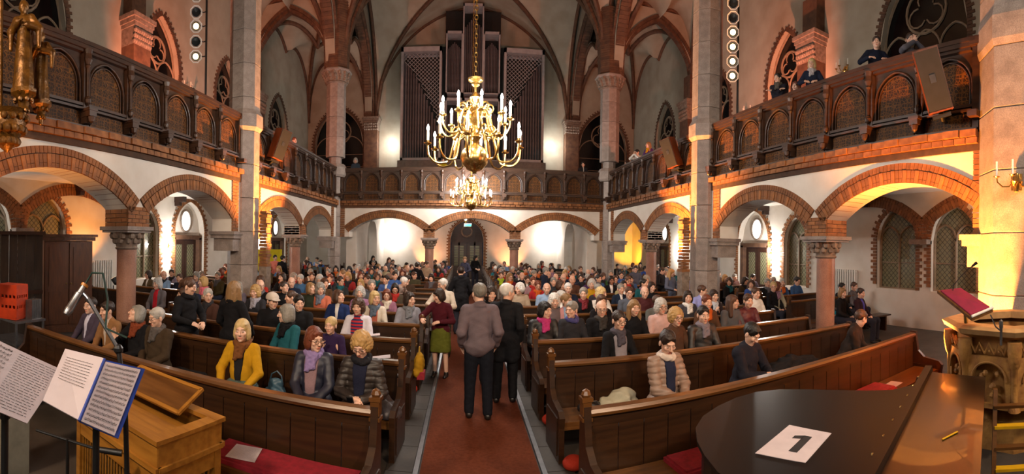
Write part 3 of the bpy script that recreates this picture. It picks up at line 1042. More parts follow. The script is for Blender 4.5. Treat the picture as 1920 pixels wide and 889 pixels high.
# ================================================================== GALLERY BALUSTRADES
def balustrade_unit(w):
    """meshes of one panel unit of width w, local x along the gallery, front towards -y, z from 0"""
    H = 1.5
    M = {}
    b = MB()
    # carcass: board behind with an arch-shaped recess in front
    b.box((0, 0.09, 0.75), (w, 0.04, H))
    # spandrel frame made from a strip around the arch
    hw = w / 2 - 0.10
    us = sorted(set([-w / 2, w / 2, -hw, hw] + [-hw + 2 * hw * i / 16 for i in range(17)]))
    f, _ = pointed(0, hw, 0.78, 0.50)
    b.strips(us, lambda u: [(0.0, 0.40), (f(u) if abs(u) < hw else 0.40, 1.38)], -0.0, 0.07, lambda u, z, d: (u, d, z))
    M['frame'] = (b.mesh('panel_frame', wood_gallery), wood_gallery)
    b = MB()
    b.tube([(u, -0.01, z) for u, z in [(-hw, 0.46)] + ring_points(0, hw, 0.78, 0.50, 0, 8) + [(hw, 0.46)]], 0.022, 6)
    b.tube([(u, 0.015, z) for u, z in [(-hw + .06, 0.47)] + ring_points(0, hw - 0.06, 0.78, 0.44, 0, 8) + [(hw - .06, 0.47)]], 0.015, 6)
    b.box((0, -0.02, 0.42), (w - 0.12, 0.10, 0.05)).box((0, -0.01, 0.36), (w - 0.12, 0.07, 0.04))
    M['moulding'] = (b.mesh('arch_moulding', wood_gallery), 0)
    b = MB()
    b.prism([(-hw + .04, 0.45)] + ring_points(0, hw - 0.05, 0.78, 0.44, 0, 10) + [(hw - .04, 0.45)], 0.035, 0.06, lambda u, z, d: (u, d, z))
    M['inlay'] = (b.mesh('inlay_panel', inlay), 0)
    b = MB()
    b.box((0, 0.0, 0.18), (w - 0.26, 0.05, 0.24))
    M['frieze'] = (b.mesh('frieze_panel', inlay), 0)
    b = MB()
    # lesene with colonnette, brackets above and below
    x = -w / 2
    b.box((x, -0.02, 0.80), (0.15, 0.12, 1.20))
    b.lathe([(0.035, 0.5), (0.05, 0.53), (0.028, 0.56), (0.028, 1.05), (0.05, 1.09), (0.035, 1.12)], 8, (x, -0.11, 0))
    b.lathe([(0.0, 0.38), (0.045, 0.44), (0.06, 0.5), (0.03, 0.52)], 8, (x, -0.11, 0))
    b.lathe([(0.04, 1.12), (0.075, 1.2), (0.06, 1.3), (0.08, 1.38)], 8, (x, -0.11, 0))
    M['lesene'] = (b.mesh('colonnette', wood_gallery), 0)
    b = MB()
    b.box((x, -0.10, 0.24), (0.17, 0.30, 0.10)).box((x, -0.05, 0.14), (0.15, 0.2, 0.12)).box((x, -0.14, 0.31), (0.2, 0.24, 0.05))
    b.lathe([(0.0, 0.06), (0.05, 0.1), (0.07, 0.18), (0.05, 0.2)], 8, (x, -0.2, 0))
    M['corbel'] = (b.mesh('corbel', wood_gallery), 0)
    b = MB()
    b.box((0, -0.02, 1.41), (w, 0.22, 0.07)).box((0, 0.0, 1.48), (w, 0.30, 0.07)).box((0, -0.02, 1.35), (w - 0.2, 0.14, 0.045))
    M['rail'] = (b.mesh('rail_moulding', wood_gallery), 0)
    b = MB()
    b.box((0, -0.01, 0.03), (w, 0.10, 0.06)).box((0, -0.05, 0.335), (w - 0.15, 0.12, 0.04))
    M['plinth'] = (b.mesh('plinth_moulding', wood_gallery), 0)
    return M


def balustrade(name_label, p0, p1, n, face):
    """p0 -> p1 along the gallery; face: rotation so that -y local looks into the nave"""
    L = math.hypot(p1[0] - p0[0], p1[1] - p0[1])
    w = L / n
    M = balustrade_unit(w)
    t = thing('gallery_balustrade', name_label, 'balustrade', (p0[0], p0[1], ZG), face)
    for i in range(n):
        x = (i + 0.5) * w
        fr = obj('balustrade_panel', M['frame'][0], t, loc=(x, 0, 0))
        for k in ('moulding', 'inlay', 'frieze', 'lesene', 'corbel', 'rail', 'plinth'):
            obj(M[k][0].name.split('.')[0], M[k][0], fr)
    b = MB()
    x = n * w
    b.box((x, -0.02, 0.80), (0.15, 0.12, 1.20)).box((x, -0.10, 0.24), (0.17, 0.30, 0.10)).box((x, 0, 1.45), (0.2, 0.3, 0.13))
    b.build('end_post', wood_gallery, t)
    return t


# face rotation: local +x runs along the wall, local -y into the nave
balustrade('dark carved wooden gallery balustrade with arched panels, near bay above the gilded statues', (XL - 0.06, 3.1), (XL - 0.06, 10.85), 7, R(90))
balustrade('dark carved wooden gallery balustrade beyond the statue-side pillar, running to the organ', (XL - 0.06, 11.8), (XL - 0.06, 20.05), 8, R(90))
balustrade('dark carved wooden gallery balustrade with slanted loudspeaker, near bay above the pulpit', (XR + 0.06, 10.85), (XR + 0.06, 3.1), 7, R(-90))
balustrade('dark carved wooden gallery balustrade beyond the pulpit-side pillar, running to the organ', (XR + 0.06, 20.05), (XR + 0.06, 11.8), 8, R(-90))
balustrade('brown panelled balustrade of the organ gallery', (XL + 0.2, YG + 0.0), (XR - 0.2, YG + 0.0), 13, 0)

# ================================================================== ORGAN
org = thing('pipe_organ', 'tall grey-framed pipe organ on the rear gallery', 'organ', (0.3, 26.9, ZG))
OX0, OX1 = -4.3, 4.3
MB().box((0, 0.4, 1.5), (8.9, 1.2, 3.0)).build('organ_base', mat('organ_base', '#7d726b', '#6c625c', 0.7), org)
MB().box((0, 1.0, 6.6), (8.7, 0.2, 7.2)).box((0, 1.0, 10.6), (3.4, 0.2, 3.6)).build('organ_back', organ_dark, org)


def organ_frame_box(x0, x1, z0, z1, y, t=0.14, dep=0.9):
    b = MB()
    b.box(((x0 + x1) / 2, y + dep / 2, z1 - t), (x1 - x0, dep, 2 * t)).box(((x0 + x1) / 2, y + dep / 2, z0 + t / 2), (x1 - x0, dep, t))
    b.box((x0 + t / 2, y + dep / 2, (z0 + z1) / 2), (t, dep, z1 - z0)).box((x1 - t / 2, y + dep / 2, (z0 + z1) / 2), (t, dep, z1 - z0))
    return b.build('organ_frame', organ_frame, org)


def organ_pipes(x0, x1, zb, fn, n, y, m, par, foot=0.55):
    w = (x1 - x0) / n
    for i in range(n):
        h = fn((i + 0.5) / n)
        r = w * 0.46
        b = MB()
        b.lathe([(r * 0.25, 0), (r, foot), (r, foot + 0.12), (r, h)], 10)
        b.box((0, -r * 0.92, foot + 0.14), (r * 0.9, r * 0.25, 0.16), 1.0)
        obj('organ_pipe', b.mesh('organ_pipe', m, True), par, loc=(x0 + w * (i + 0.5), y, zb))


def lattice_grid(x0, x1, z0, z1, y, par, keep, step=0.165):
    b = MB()
    import itertools
    n = int((x1 - x0 + z1 - z0) / step) + 2
    for sgn in (1, -1):
        for k in range(-n, n):
            # line z = z0 + k*step*1.4 + sgn*(x-x0)
            pts = []
            for i in range(13):
                x = x0 + (x1 - x0) * i / 12
                z = (z0 if sgn > 0 else z1) + k * step * 1.42 + sgn * (x - x0)
                if z0 < z < z1 and keep(x, z):
                    pts.append((x, z))
            if len(pts) > 1:
                (xa, za), (xb, zb2) = pts[0], pts[-1]
                b.tube([(xa, y + 0.01 * sgn, za), (xb, y + 0.01 * sgn, zb2)], 0.018, 4)
    b.build('lattice_screen', organ_frame, par, kind='stuff')


# two wide towers
for sg in (-1, 1):
    x0, x1 = (-4.28, -1.85) if sg < 0 else (1.85, 4.28)
    fr = organ_frame_box(x0, x1, 3.0, 9.75, -0.25)
    up = lambda t: (5.9 - 4.1 * t ** 1.3) if sg < 0 else (5.9 - 4.1 * (1 - t) ** 1.3)
    organ_pipes(x0 + 0.16, x1 - 0.16, 3.15, up, 13, 0.2, pipe_metal, fr, 0.95)
    def kp(x, z, sg=sg, x0=x0, x1=x1, up=up):
        t = (x - x0) / (x1 - x0)
        return z > 3.1 + up(min(max(t, 0), 1)) + 0.05 and x0 + 0.1 < x < x1 - 0.1
    lattice_grid(x0 + 0.14, x1 - 0.14, 3.2, 9.5, 0.05, fr, kp)
# middle: upper three fields and lower four
for x0, x1, z0, z1, n in ((-1.62, -0.62, 7.0, 10.75, 9), (-0.62, 0.62, 7.0, 12.4, 9), (0.62, 1.62, 7.0, 10.75, 9), (-1.62, -0.55, 3.0, 6.75, 8), (-0.55, 0.55, 3.0, 6.75, 8), (0.55, 1.62, 3.0, 6.75, 8)):
    fr = organ_frame_box(x0, x1, z0, z1, -0.05, 0.08)
    hh = z1 - z0 - 0.35
    mid = (x0 + x1) / 2
    organ_pipes(x0 + 0.09, x1 - 0.09, z0 + 0.1, lambda t, hh=hh: hh * (0.9 - 0.25 * abs(t - 0.5)), n, 0.2, pipe_metal, fr, 0.4)
# desk and yellow jacket area: music desk wall in front of the organ
MB().box((0.3, 22.6, ZG + 0.85), (8.6, 0.12, 1.7)).box((0.3, 22.6, ZG + 1.74), (8.8, 0.3, 0.08)).build('organ_screen', mat('organ_base', '#7d726b'), label='grey parapet screen in front of the organ', cat='screen')

# ================================================================== CHANDELIERS
def chandelier(label, x, y, zb, first=None):
    """brass crown chandelier: two tiers of curled arms, candle bulbs; zb: underside of the big ball"""
    t = thing('chandelier', label, 'chandelier', (x, y, zb), 0.15, 'brass chandeliers over the nave') if first is None else None
    if first is not None:
        t = copy_tree(first)
        t.location = (x, y, zb)
        t['label'] = label
    else:
        MB().lathe([(0.0, 0.0), (0.03, 0.0), (0.05, 0.04), (0.14, 0.07), (0.24, 0.18), (0.27, 0.30), (0.24, 0.42), (0.13, 0.52), (0.07, 0.56), (0.09, 0.62), (0.13, 0.68), (0.09, 0.74), (0.06, 0.8),
                    (0.05, 0.9), (0.1, 0.96), (0.14, 1.04), (0.1, 1.12), (0.05, 1.18), (0.045, 1.3), (0.09, 1.36), (0.11, 1.42), (0.07, 1.48), (0.03, 1.52), (0.03, 1.62), (0.08, 1.66), (0.07, 1.7), (0.14, 1.74), (0.15, 1.78), (0.06, 1.82), (0.02, 1.84)], 24).build('stem', brass, t, True)
        MB().tube([(0.13 * math.cos(a), 0, -0.08 + 0.1 * math.sin(a)) for a in np.linspace(PI, 2 * PI, 9)], 0.012, 6).build('pull_ring', brass, t, True)

        def arm(rad, z0, ztip, drop, curl):
            q = rad / 0.88
            zb_ = ztip - drop
            P_ = [(0.05, z0 - 0.04), (0.10 * q, z0 + 0.06), (0.22 * q, z0 + 0.11), (0.34 * q, z0 + 0.03), (0.40 * q, z0 - 0.14), (0.48 * q, zb_ + 0.06), (0.60 * q, zb_), (0.74 * q, zb_ + 0.01), (0.85 * q, zb_ + 0.12), (rad, ztip - 0.06), (rad, ztip + 0.03)]
            pts = []
            for i in range(len(P_) - 1):
                p0, p1, p2, p3 = P_[max(i - 1, 0)], P_[i], P_[i + 1], P_[min(i + 2, len(P_) - 1)]
                for k in range(3):
                    t = k / 3
                    pts.append(tuple(0.5 * (2 * p1[j] + (p2[j] - p0[j]) * t + (2 * p0[j] - 5 * p1[j] + 4 * p2[j] - p3[j]) * t * t + (3 * p1[j] - p0[j] - 3 * p2[j] + p3[j]) * t ** 3) for j in (0, 1)))
            pts.append(P_[-1])
            return [(r, 0, z) for r, z in pts]

        for n, rad, z0, ztip, drop, ph in ((10, 0.88, 0.68, 0.50, 0.32, 0.0), (10, 0.66, 1.12, 0.98, 0.27, 0.31)):
            b = MB()
            b.tube(arm(rad, z0, ztip, drop, 0), 0.021, 7)
            # decorative curl above the arm
            cc = rad * 0.36
            b.tube([(cc + 0.13 * (1 - k * 0.03) * math.cos(a), 0, z0 + 0.10 + 0.12 * (1 - k * 0.03) * math.sin(a)) for k, a in enumerate(np.linspace(-2.6, 3.6, 18))], 0.016, 6)
            b.lathe([(0.015, ztip + 0.0), (0.07, ztip + 0.03), (0.075, ztip + 0.045), (0.025, ztip + 0.05), (0.03, ztip + 0.09)], 12, (rad, 0, 0))
            arm_me = b.mesh('candle_arm', brass, True)
            can = MB().lathe([(0.024, ztip + 0.07), (0.024, ztip + 0.27)], 8, (rad, 0, 0)).mesh('candle', candle_wax, True)
            bul = MB().lathe([(0.008, ztip + 0.27), (0.026, ztip + 0.30), (0.024, ztip + 0.335), (0.003, ztip + 0.385)], 8, (rad, 0, 0)).mesh('bulb', bulb_lit, True)
            for k in range(n):
                a = ph + 2 * PI * k / n
                am = obj('candle_arm', arm_me, t, rot=(0, 0, a))
                obj('candle', can, am)
                obj('bulb', bul, am)
    # real light of the bulbs
    for n, rad, ztip, ph in ((10, 0.88, 0.50, 0.0), (10, 0.66, 0.98, 0.31)):
        for k in range(0, n, 2):
            a = ph + 2 * PI * k / n + 0.15
            light('bulb_glow', (x + rad * math.cos(a), y + rad * math.sin(a), zb + ztip + 0.42), CHAND_W * 2, WHITE, 0.03)
    # chain up to the vault: alternate links
    lk = []
    for q in (0, 1):
        b = MB()
        pts = []
        for k in range(12):
            a = 2 * PI * k / 12
            p = (0.026 * math.cos(a), 0, 0.055 * math.sin(a))
            pts.append(p if q == 0 else (p[1], p[0], p[2]))
        b.tube(pts, 0.009, 6, close=True)
        lk.append(b.mesh('chain_link', brass, True))
    z = 1.88
    k = 0
    top = 17.42 - zb
    rest = MB()
    while z < top:
        if k < 80:
            obj('chain_link', lk[k % 2], t, loc=(0, 0, z))
        else:
            rest.box((0, 0, z), (0.012, 0.05, 0.1) if k % 2 else (0.05, 0.012, 0.1))
        z += 0.088
        k += 1
    if first is None:
        rest.build('chain', brass, t, kind='stuff')
        MB().lathe([(0.0, top - .3), (0.05, top - .25), (0.16, top - .12), (0.2, top + .05)], 14).build('ceiling_rose', brass, t, True)
    return t


ch = chandelier('large brass chandelier with lit candle bulbs hanging over the middle aisle', 0.15, 8.45, 3.62)
CH2 = 'brass chandelier with lit bulbs hanging farther off, before the organ gallery'


def chandelier_far(label, x, y, zb):
    t = copy_tree(ch)
    t.location = (x, y, zb)
    t['label'] = label
    for n, rad, ztip, ph in ((10, 0.88, 0.50, 0.0), (10, 0.66, 0.98, 0.31)):
        for k in range(0, n, 2):
            a = ph + 2 * PI * k / n + 0.15
            light('bulb_glow', (x + rad * math.cos(a), y + rad * math.sin(a), zb + ztip + 0.42), CHAND_W * 2, WHITE, 0.03)


chandelier_far(CH2, 0.22, 19.2, 3.72)
chandelier_far('brass chandelier added behind the camera to light the audience from the front', 0.2, -3.2, 4.6)  # unseen third copy, added so its bulbs light the faces from the front

# ================================================================== WALL SCONCES
def sconce(label, x, y, z, rz, lit=False, candles=3):
    t = thing('wall_sconce', label, 'sconce', (x, y, z), rz, 'candle sconces on the walls')
    b = MB()
    b.lathe([(0.0, -0.16), (0.04, -0.14), (0.06, -0.05), (0.10, 0.0), (0.06, 0.05), (0.04, 0.12), (0.0, 0.14)], 12, (0, 0, 0), m=Matrix.Translation((0, -0.05, 0)))
    b.box((0, -0.02, 0), (0.16, 0.04, 0.24))
    b.build('back_plate', brass, t, True)
    for k in range(candles):
        a = (k - (candles - 1) / 2) * 0.95
        dx, dy = math.sin(a), -math.cos(a)
        b = MB()
        b.tube([(dx * r, dy * r - 0.04, zz) for r, zz in ((0.05, 0.0), (0.12, -0.07), (0.22, -0.08), (0.30, -0.02), (0.31, 0.04))], 0.011, 6)
        b.lathe([(0.01, 0.03), (0.045, 0.05), (0.05, 0.06), (0.015, 0.065)], 10, (dx * 0.31, dy * 0.31 - 0.04, 0))
        am = b.build('candle_arm', brass, t, True)
        MB().lathe([(0.014, 0.06), (0.014, 0.27)], 8, (dx * 0.31, dy * 0.31 - 0.04, 0)).build('candle', candle_wax, am, True)
    return t


sconce('brass sconce with three tall unlit candles on the orange crossing pillar', 6.13, 2.22, 3.28, R(-80))
sconce('unlit candle sconce on the aisle wall above the first gallery panels, statue side', OL + 0.02, 8.95, 8.0, R(90))
sconce('small unlit sconce behind the two seated listeners, statue-side gallery', OL + 0.02, 14.4, 8.2, R(90))
sconce('unlit candle sconce beside the couple on the pulpit-side gallery', OR - 0.02, 9.9, 8.2, R(-90))
sconce('small unlit sconce below the stage spotlights, pulpit-side gallery', OR - 0.02, 15.2, 7.9, R(-90))
sconce('faint sconce in the last bay, statue-side gallery', OL + 0.02, 21.2, 7.9, R(90))
sconce('faint sconce in the last bay, pulpit-side gallery', OR - 0.02, 21.4, 7.9, R(-90))


def wall_lamp(label, x, y, z, rz):
    t = thing('wall_lamp', label, 'lamp', (x, y, z), rz, 'lit white wall lamps')
    MB().box((0, -0.015, 0), (0.1, 0.03, 0.2)).tube([(0, -0.02, 0), (0, -0.1, -0.02), (0, -0.12, 0.03)], 0.01, 6).build('lamp_bracket', brass, t)
    MB().lathe([(0.02, 0.03), (0.055, 0.06), (0.06, 0.14), (0.04, 0.2), (0.0, 0.22)], 12, (0, -0.12, 0)).build('lamp_shade', lamp_lit, t, True)


for i, (x, y, z, p) in enumerate(AISLE_LAMPS):
    where = ['beside the statue-side portal', 'beside the pulpit-side portal', 'on the white rear wall, statue side', 'on the white rear wall, pulpit side', 'far down the statue-side aisle wall',
             'far down the pulpit-side aisle wall', 'under the organ gallery ceiling', 'near the wardrobe cupboard', 'near the lattice windows behind the pulpit', 'at the organ, statue side', 'at the organ, pulpit side'][i]
    wall_lamp('lit wall lamp ' + where, x if abs(x) < 8 else (OL if x < 0 else OR), y if y < 26 or abs(x) > 8 else (YB if z < 4 or True else y), z, R(90) if x < -8 else R(-90) if x > 8 else 0)

# radiators on the aisle walls
def radiator(label, x, y, rz, w=1.1, h=1.25):
    t = thing('radiator', label, 'radiator', (x, y, 0.0), rz)
    n = 11
    me = MB().box((0, -0.09, 0.75), (w / n * 0.55, 0.12, h)).mesh('radiator_fin', white_paint)
    for k in range(n):
        obj('radiator_fin', me, t, loc=(-w / 2 + w * (k + 0.5) / n, 0, 0.25))
    for zz in (0.4, 1.58):
        MB().box((0, -0.09, zz), (w, 0.05, 0.05)).build('radiator_pipe', white_paint, t)
    for xx in (-w / 2, w / 2):
        MB().box((xx, -0.09, 0.2), (0.04, 0.04, 0.4)).build('radiator_foot', white_paint, t)


radiator('white ribbed radiator between the wardrobe and the statue-side portal', OL, 9.9, R(90))
radiator('white ribbed radiator under the pulpit-side gallery, behind the blue jacket', OR, 9.85, R(-90))

# ================================================================== STAGE SPOTLIGHTS ON POLES
def spot_pole(label, x, y, zs, sg):
    t = thing('lighting_pole', label, 'light stand', (x, y, ZG))
    MB().tube([(0, 0, 0), (0, 0, 5.6)], 0.03, 8).build('pole', black, t, True)
    MB().lathe([(0.3, 0), (0.3, 0.03), (0.05, 0.05)], 12).build('base_plate', black, t)
    for k, (z, lit) in enumerate(zs):
        c = (-sg * 0.26, -0.12, z - ZG)
        m = Matrix.Translation(c) @ (Vector((-(x - sg * 0.26), -(y), 2.3 - z - 0.0))).to_track_quat('Z', 'Y').to_matrix().to_4x4()
        h = MB()
        h.lathe([(0.05, -0.26), (0.11, -0.22), (0.125, -0.05), (0.125, 0.07), (0.118, 0.07), (0.112, -0.02)], 18, m=m, caps=False)
        h.lathe([(0.0, -0.262), (0.05, -0.26)], 18, m=m, caps=False)
        hd = obj('spotlight', h.mesh('spotlight', steel, True), t)
        r = MB()
        for q in range(8):
            a = 2 * PI * q / 8
            r.box((0.15 * math.cos(a), 0.15 * math.sin(a), 0.08), (0.13, 0.025, 0.005), m=m @ Matrix.Rotation(0, 4, 'Z'), rz=a + PI / 2)
        r.build('barn_frame', white_paint, hd)
        MB().lathe([(0.0, 0.0), (0.08, 0.0), (0.08, 0.012), (0.0, 0.02)] if lit else [(0.0, 0.0), (0.108, 0.0), (0.108, 0.012), (0.0, 0.02)], 18, m=m).build('lens', spot_lit if lit else mat('lens_dark', '#55585a', '#3a3c3e', 0.15, metal=0.8), hd, True)
        MB().tube([(0, 0, c[2]), (-sg * 0.1, 0, c[2]), (-sg * 0.14, -0.1, c[2])], 0.014, 6).build('clamp_arm', black, hd)
    return t


spot_pole('vertical row of stage spotlights on a black pole, statue-side gallery', -6.72, 10.25, [(8.95, True), (8.5, False), (8.12, True), (7.7, False), (7.3, True)], 1)
spot_pole('vertical row of stage spotlights on a black pole, pulpit-side gallery', 7.08, 10.35, [(9.0, False), (8.6, False), (8.2, True), (7.8, True), (7.4, True), (7.0, True)], 1)

# ================================================================== LOUDSPEAKERS ON THE GALLERIES
def speaker(label, loc, rot, s=1.0):
    t = obj('loudspeaker', None, None, label, 'loudspeaker', 'dark loudspeakers hung in front of the galleries', None, loc, rot)
    w, d, h = 0.38 * s, 0.36 * s, 0.92 * s
    MB().box((0, 0, 0), (w, d, h)).box((0, -0.01, -h * 0.49), (w * 1.02, d * 1.04, 0.02)).build('speaker_body', mat('speaker_wood', '#6b3516', '#4a240f', 0.45, scale=3, stretch=(6, 6, 1)), t)
    MB().box((0, -d / 2 - 0.012, 0), (w * 0.93, 0.02, h * 0.94)).build('speaker_grille', black_matte, t)
    MB().box((0, -d / 2 - 0.028, 0.02), (0.09 * s, 0.006, 0.12 * s)).build('speaker_badge', mat('badge', '#2c2c30', '#242428', .4), t)
    b = MB()
    b.tube([(0, 0, -h / 2), (0, 0.12, -h / 2 - 0.12), (0.05, 0.3, -h / 2 - 0.16)], 0.035, 8).box((0, 0.1, -h / 2 - 0.06), (0.3, 0.34, 0.06))
    b.build('wall_bracket', black, t)
    return t


speaker('slanted loudspeaker in front of the last balustrade panel above the pulpit', (XR - 0.46, 3.66, 4.98), (R(14), R(-16), R(-62)), 1.05)
speaker('slanted loudspeaker behind the statue-side pillar, glowing orange', (XL + 0.42, 12.6, 5.25), (R(12), R(14), R(60)), 1.0)
speaker('slanted loudspeaker beyond the pulpit-side pillar', (XR - 0.42, 12.7, 5.25), (R(12), R(-14), R(-60)), 1.0)

# ================================================================== EFFECT LAMP BODIES
LN = ['orange uplight behind the statue-side pillar', 'orange uplight behind the pulpit-side pillar', 'orange uplight between pulpit and first pew', 'orange uplight under the statue-side gallery', 'pinkish uplight at the rear wall, statue side',
      'pinkish uplight at the rear wall, pulpit side', 'amber uplight in the rear corner beyond the pulpit side', 'red-orange floodlight on the statue-side gallery', 'red-orange floodlight on the pulpit-side gallery', 'orange uplight beside the gilded statues']
for (l_, p_, c_, t_, sp_), nm in zip(UPLIGHTS, LN):
    fz = 4.39 if l_[2] > 5 else 0.0
    t = thing('uplight', 'small black stage ' + nm, 'stage light', (l_[0], l_[1], fz), 0, 'stage uplights')
    d_ = (Vector(t_) - Vector(l_)).normalized()
    m = Matrix.Translation((0, 0, l_[2] - fz)) @ d_.to_track_quat('Z', 'Y').to_matrix().to_4x4()
    MB().lathe([(.05, -.24), (.09, -.20), (.10, -.05), (.10, -.03)], 14, m=m).build('lamp_body', black, t, True)
    MB().lathe([(0.0, -.030), (.09, -.030), (.09, -.026), (0, -.026)], 14, m=m).build('lens', spot_lit, t)
    MB().tube([(0, 0, 0.01), (0, 0, max(l_[2] - fz - .24, .06))], .016, 8).lathe([(.16, 0), (.16, .015), (.02, .02)], 14).build('stand', black, t)
# ================================================================== PEWS
SEAT_H = 0.425
PZ = 0.945


def pew_meshes(L, sg, boards):
    """a pew whose aisle end is at the origin; it runs towards sg * x; the seat looks to -y"""
    M = []
    X = lambda x: sg * x

    def end(x, fin):
        b = MB()
        poly = [(-0.50, 0.0), (0.07, 0.0), (0.07, 0.62), (0.06, 1.0), (0.045, 1.04), (-0.045, 1.04), (-0.055, 0.95), (-0.09, 0.72), (-0.20, 0.62), (-0.46, 0.58), (-0.52, 0.52), (-0.50, 0.4)]
        b.prism(poly, -0.03, 0.03, lambda u, z, d: (X(x) + d, u, z))
        b.prism([(-0.44, 0.08), (0.0, 0.08), (0.0, 0.5), (-0.44, 0.5)], -0.04, 0.04, lambda u, z, d: (X(x) + d, u, z))
        return b.mesh('end_panel', wood_pew)
    M.append(('end_panel', end(0.0, 1), [('finial', MB().box((0, 0, 1.02), (0.075, 0.085, 0.12)).box((0, 0, 1.10), (0.095, 0.1, 0.035)).lathe([(0.03, 1.11), (0.045, 1.14), (0.03, 1.17), (0.0, 1.19)], 8).box((0, 0, 0.93), (0.09, 0.1, 0.03)).mesh('finial', wood_rail))]))
    M.append(('end_panel', end(L, 0), []))
    c = L / 2
    b = MB().box((X(c), 0.0, 0.91), (L - 0.06, 0.035, 0.10)).box((X(c), 0.0, 0.30), (L - 0.06, 0.035, 0.14))
    if not boards:
        n = int(L / 0.24)
        w = (L - 0.1) / n
        for i in range(n):
            b.box((X(0.05 + w * (i + 0.5)), 0.0, 0.61), (w - 0.012, 0.026, 0.52))
    M.append(('backrest', b.mesh('backrest', wood_pew), []))
    if boards:
        n = int(L / 0.24)
        w = (L - 0.1) / n
        bm = MB().box((0, 0.0, 0.61), (w - 0.010, 0.028, 0.52)).mesh('plank', wood_pew)
        for i in range(n):
            M.append(('plank', bm, [], (X(0.05 + w * (i + 0.5)), 0, 0)))
    pr = [(-0.045, 0.955), (0.05, 0.955), (0.062, 0.985), (0.045, 1.012), (-0.04, 1.012), (-0.058, 0.985)]
    M.append(('top_rail', MB().prism(pr, 0.03, L - 0.03, lambda u, z, d: (X(d), u, z)).mesh('top_rail', wood_rail), []))
    M.append(('seat', MB().box((X(c), -0.25, 0.43), (L - 0.06, 0.42, 0.04)).box((X(c), -0.44, 0.39), (L - 0.06, 0.03, 0.06)).mesh('seat', wood_rail), []))
    M.append(('book_ledge', MB().box((X(c), 0.10, 0.80), (L - 0.08, 0.16, 0.022)).box((X(c), 0.175, 0.81), (L - 0.08, 0.015, 0.04)).mesh('book_ledge', wood_pew), []))
    M.append(('foot_board', MB().box((X(c), 0.17, 0.14), (L - 0.08, 0.12, 0.03)).box((X(c), 0.03, 0.16), (L - 0.06, 0.03, 0.24)).mesh('foot_board', wood_pew), []))
    return M


def place_pew(M, x, y, rz, label, group):
    t = thing('pew', label, 'pew', (x, y, 0), rz, group)
    t.scale = (1, 1, PZ)
    for e in M:
        o = obj(e[0], e[1], t, loc=e[3] if len(e) > 3 else None)
        for nm, me in e[2]:
            obj(nm, me, o)
    return t


ORD = ['front', 'second', 'third', 'fourth', 'fifth', 'sixth', 'seventh', 'eighth', 'ninth', 'tenth', 'eleventh', 'twelfth', 'thirteenth', 'fourteenth', 'fifteenth', 'sixteenth', 'seventeenth', 'eighteenth', 'nineteenth', 'twentieth', 'twenty-first']
ROW_A = [4.5, 3.2, 2.2, 1.2] + [0] * 20


def row_y(k):
    return 3.58 if k == 0 else 5.10 + 1.18 * (k - 1)


def pew_point(side, k, dist, back):
    """world point on pew k at dist from its aisle end and back in front of its backrest"""
    sg = -1 if side == 'L' else 1
    x0 = -0.70 if sg < 0 else 1.0
    a = R(ROW_A[k])
    return (x0 + sg * (dist * math.cos(a)) + sg * back * math.sin(a), row_y(k) + dist * math.sin(a) - back * math.cos(a), sg * a)


_pm = {}
NROWS = 19
for k in range(NROWS):
    for sg in (-1, 1):
        L = 5.08 if k < 5 else 4.75 if k < 8 else 4.95
        if sg > 0: L += 0.1
        key = (L, sg, k < 4)
        if key not in _pm:
            _pm[key] = pew_meshes(L, sg, k < 4)
        sn = 'singers\' music-stand' if False else ('music-stand' if sg < 0 else 'piano')
        place_pew(_pm[key], -0.70 if sg < 0 else 1.0, row_y(k), sg * R(ROW_A[k]),
                  '%s dark wooden pew %son the %s side of the aisle' % (ORD[k], '' if k == 0 else 'row from the front ', sn), 'pews of the nave')
SROWS = list(range(4, 19))
for k in SROWS:
    for sg in (-1, 1):
        y = row_y(k)
        if abs(y - 6.72) < 0.3: continue
        L = 2.5
        key = (L, sg, False)
        if key not in _pm:
            _pm[key] = pew_meshes(L, sg, False)
        place_pew(_pm[key], XL - 0.95 if sg < 0 else XR + 0.95, y, 0, 'short %s pew under the gallery on the %s side' % (ORD[k - 3] if k > 3 else 'foremost', 'statue' if sg < 0 else 'pulpit'), 'short pews in the aisles')

# cushions of the first pew and the sheets on it
for lab, side, d, w in (('long red seat cushion on the front pew behind the chest organ', 'L', 2.35, 1.5), ('red seat cushion on the front pew beside the aisle, music-stand side', 'L', 0.72, 1.3),
                        ('red seat cushion on the front pew near the aisle, piano side', 'R', 1.1, 0.8), ('red seat cushion at the outer end of the front pew', 'R', 3.55, 0.75)):
    x, y, a = pew_point(side, 0, d, 0.25)
    b = MB()
    n = 8
    b.box((0, 0, 0.02), (w, 0.36, 0.035)).box((0, 0, 0.045), (w - 0.04, 0.32, 0.02))
    o = b.build('seat_cushion', red_cloth, label=lab, cat='cushion', group='red pew cushions', loc=(x, y, SEAT_H), rot=(0, 0, a))


def sheet(name, label, corners, lines=None, thick=0.004, m=None, cat='paper', group=None):
    """a flat sheet through four corners (tl, tr, br, bl) with printed rules as thin strips"""
    c = sum((Vector(p) for p in corners), Vector()) / 4
    cs = [Vector(p) - c for p in corners]
    nrm = (cs[1] - cs[0]).cross(cs[3] - cs[0]).normalized()
    if nrm.z < 0: nrm = -nrm
    if nrm.z < 0.05 and nrm.dot(Vector((0, 0, EYE)) - c) < 0: nrm = -nrm
    t = obj(name, MB().hexa([tuple(p) for p in cs] + [tuple(p + nrm * thick) for p in cs]).mesh(name, m or paper), None, label, cat, group, None, tuple(c))
    t['_n'] = 0

    def at(u, v, h=0.0):
        a = cs[0].lerp(cs[1], u)
        b = cs[3].lerp(cs[2], u)
        return a.lerp(b, v) + nrm * (thick + h)
    return t, at


ink = mat('ink', '#1c1a1c', '#262426', 0.8)


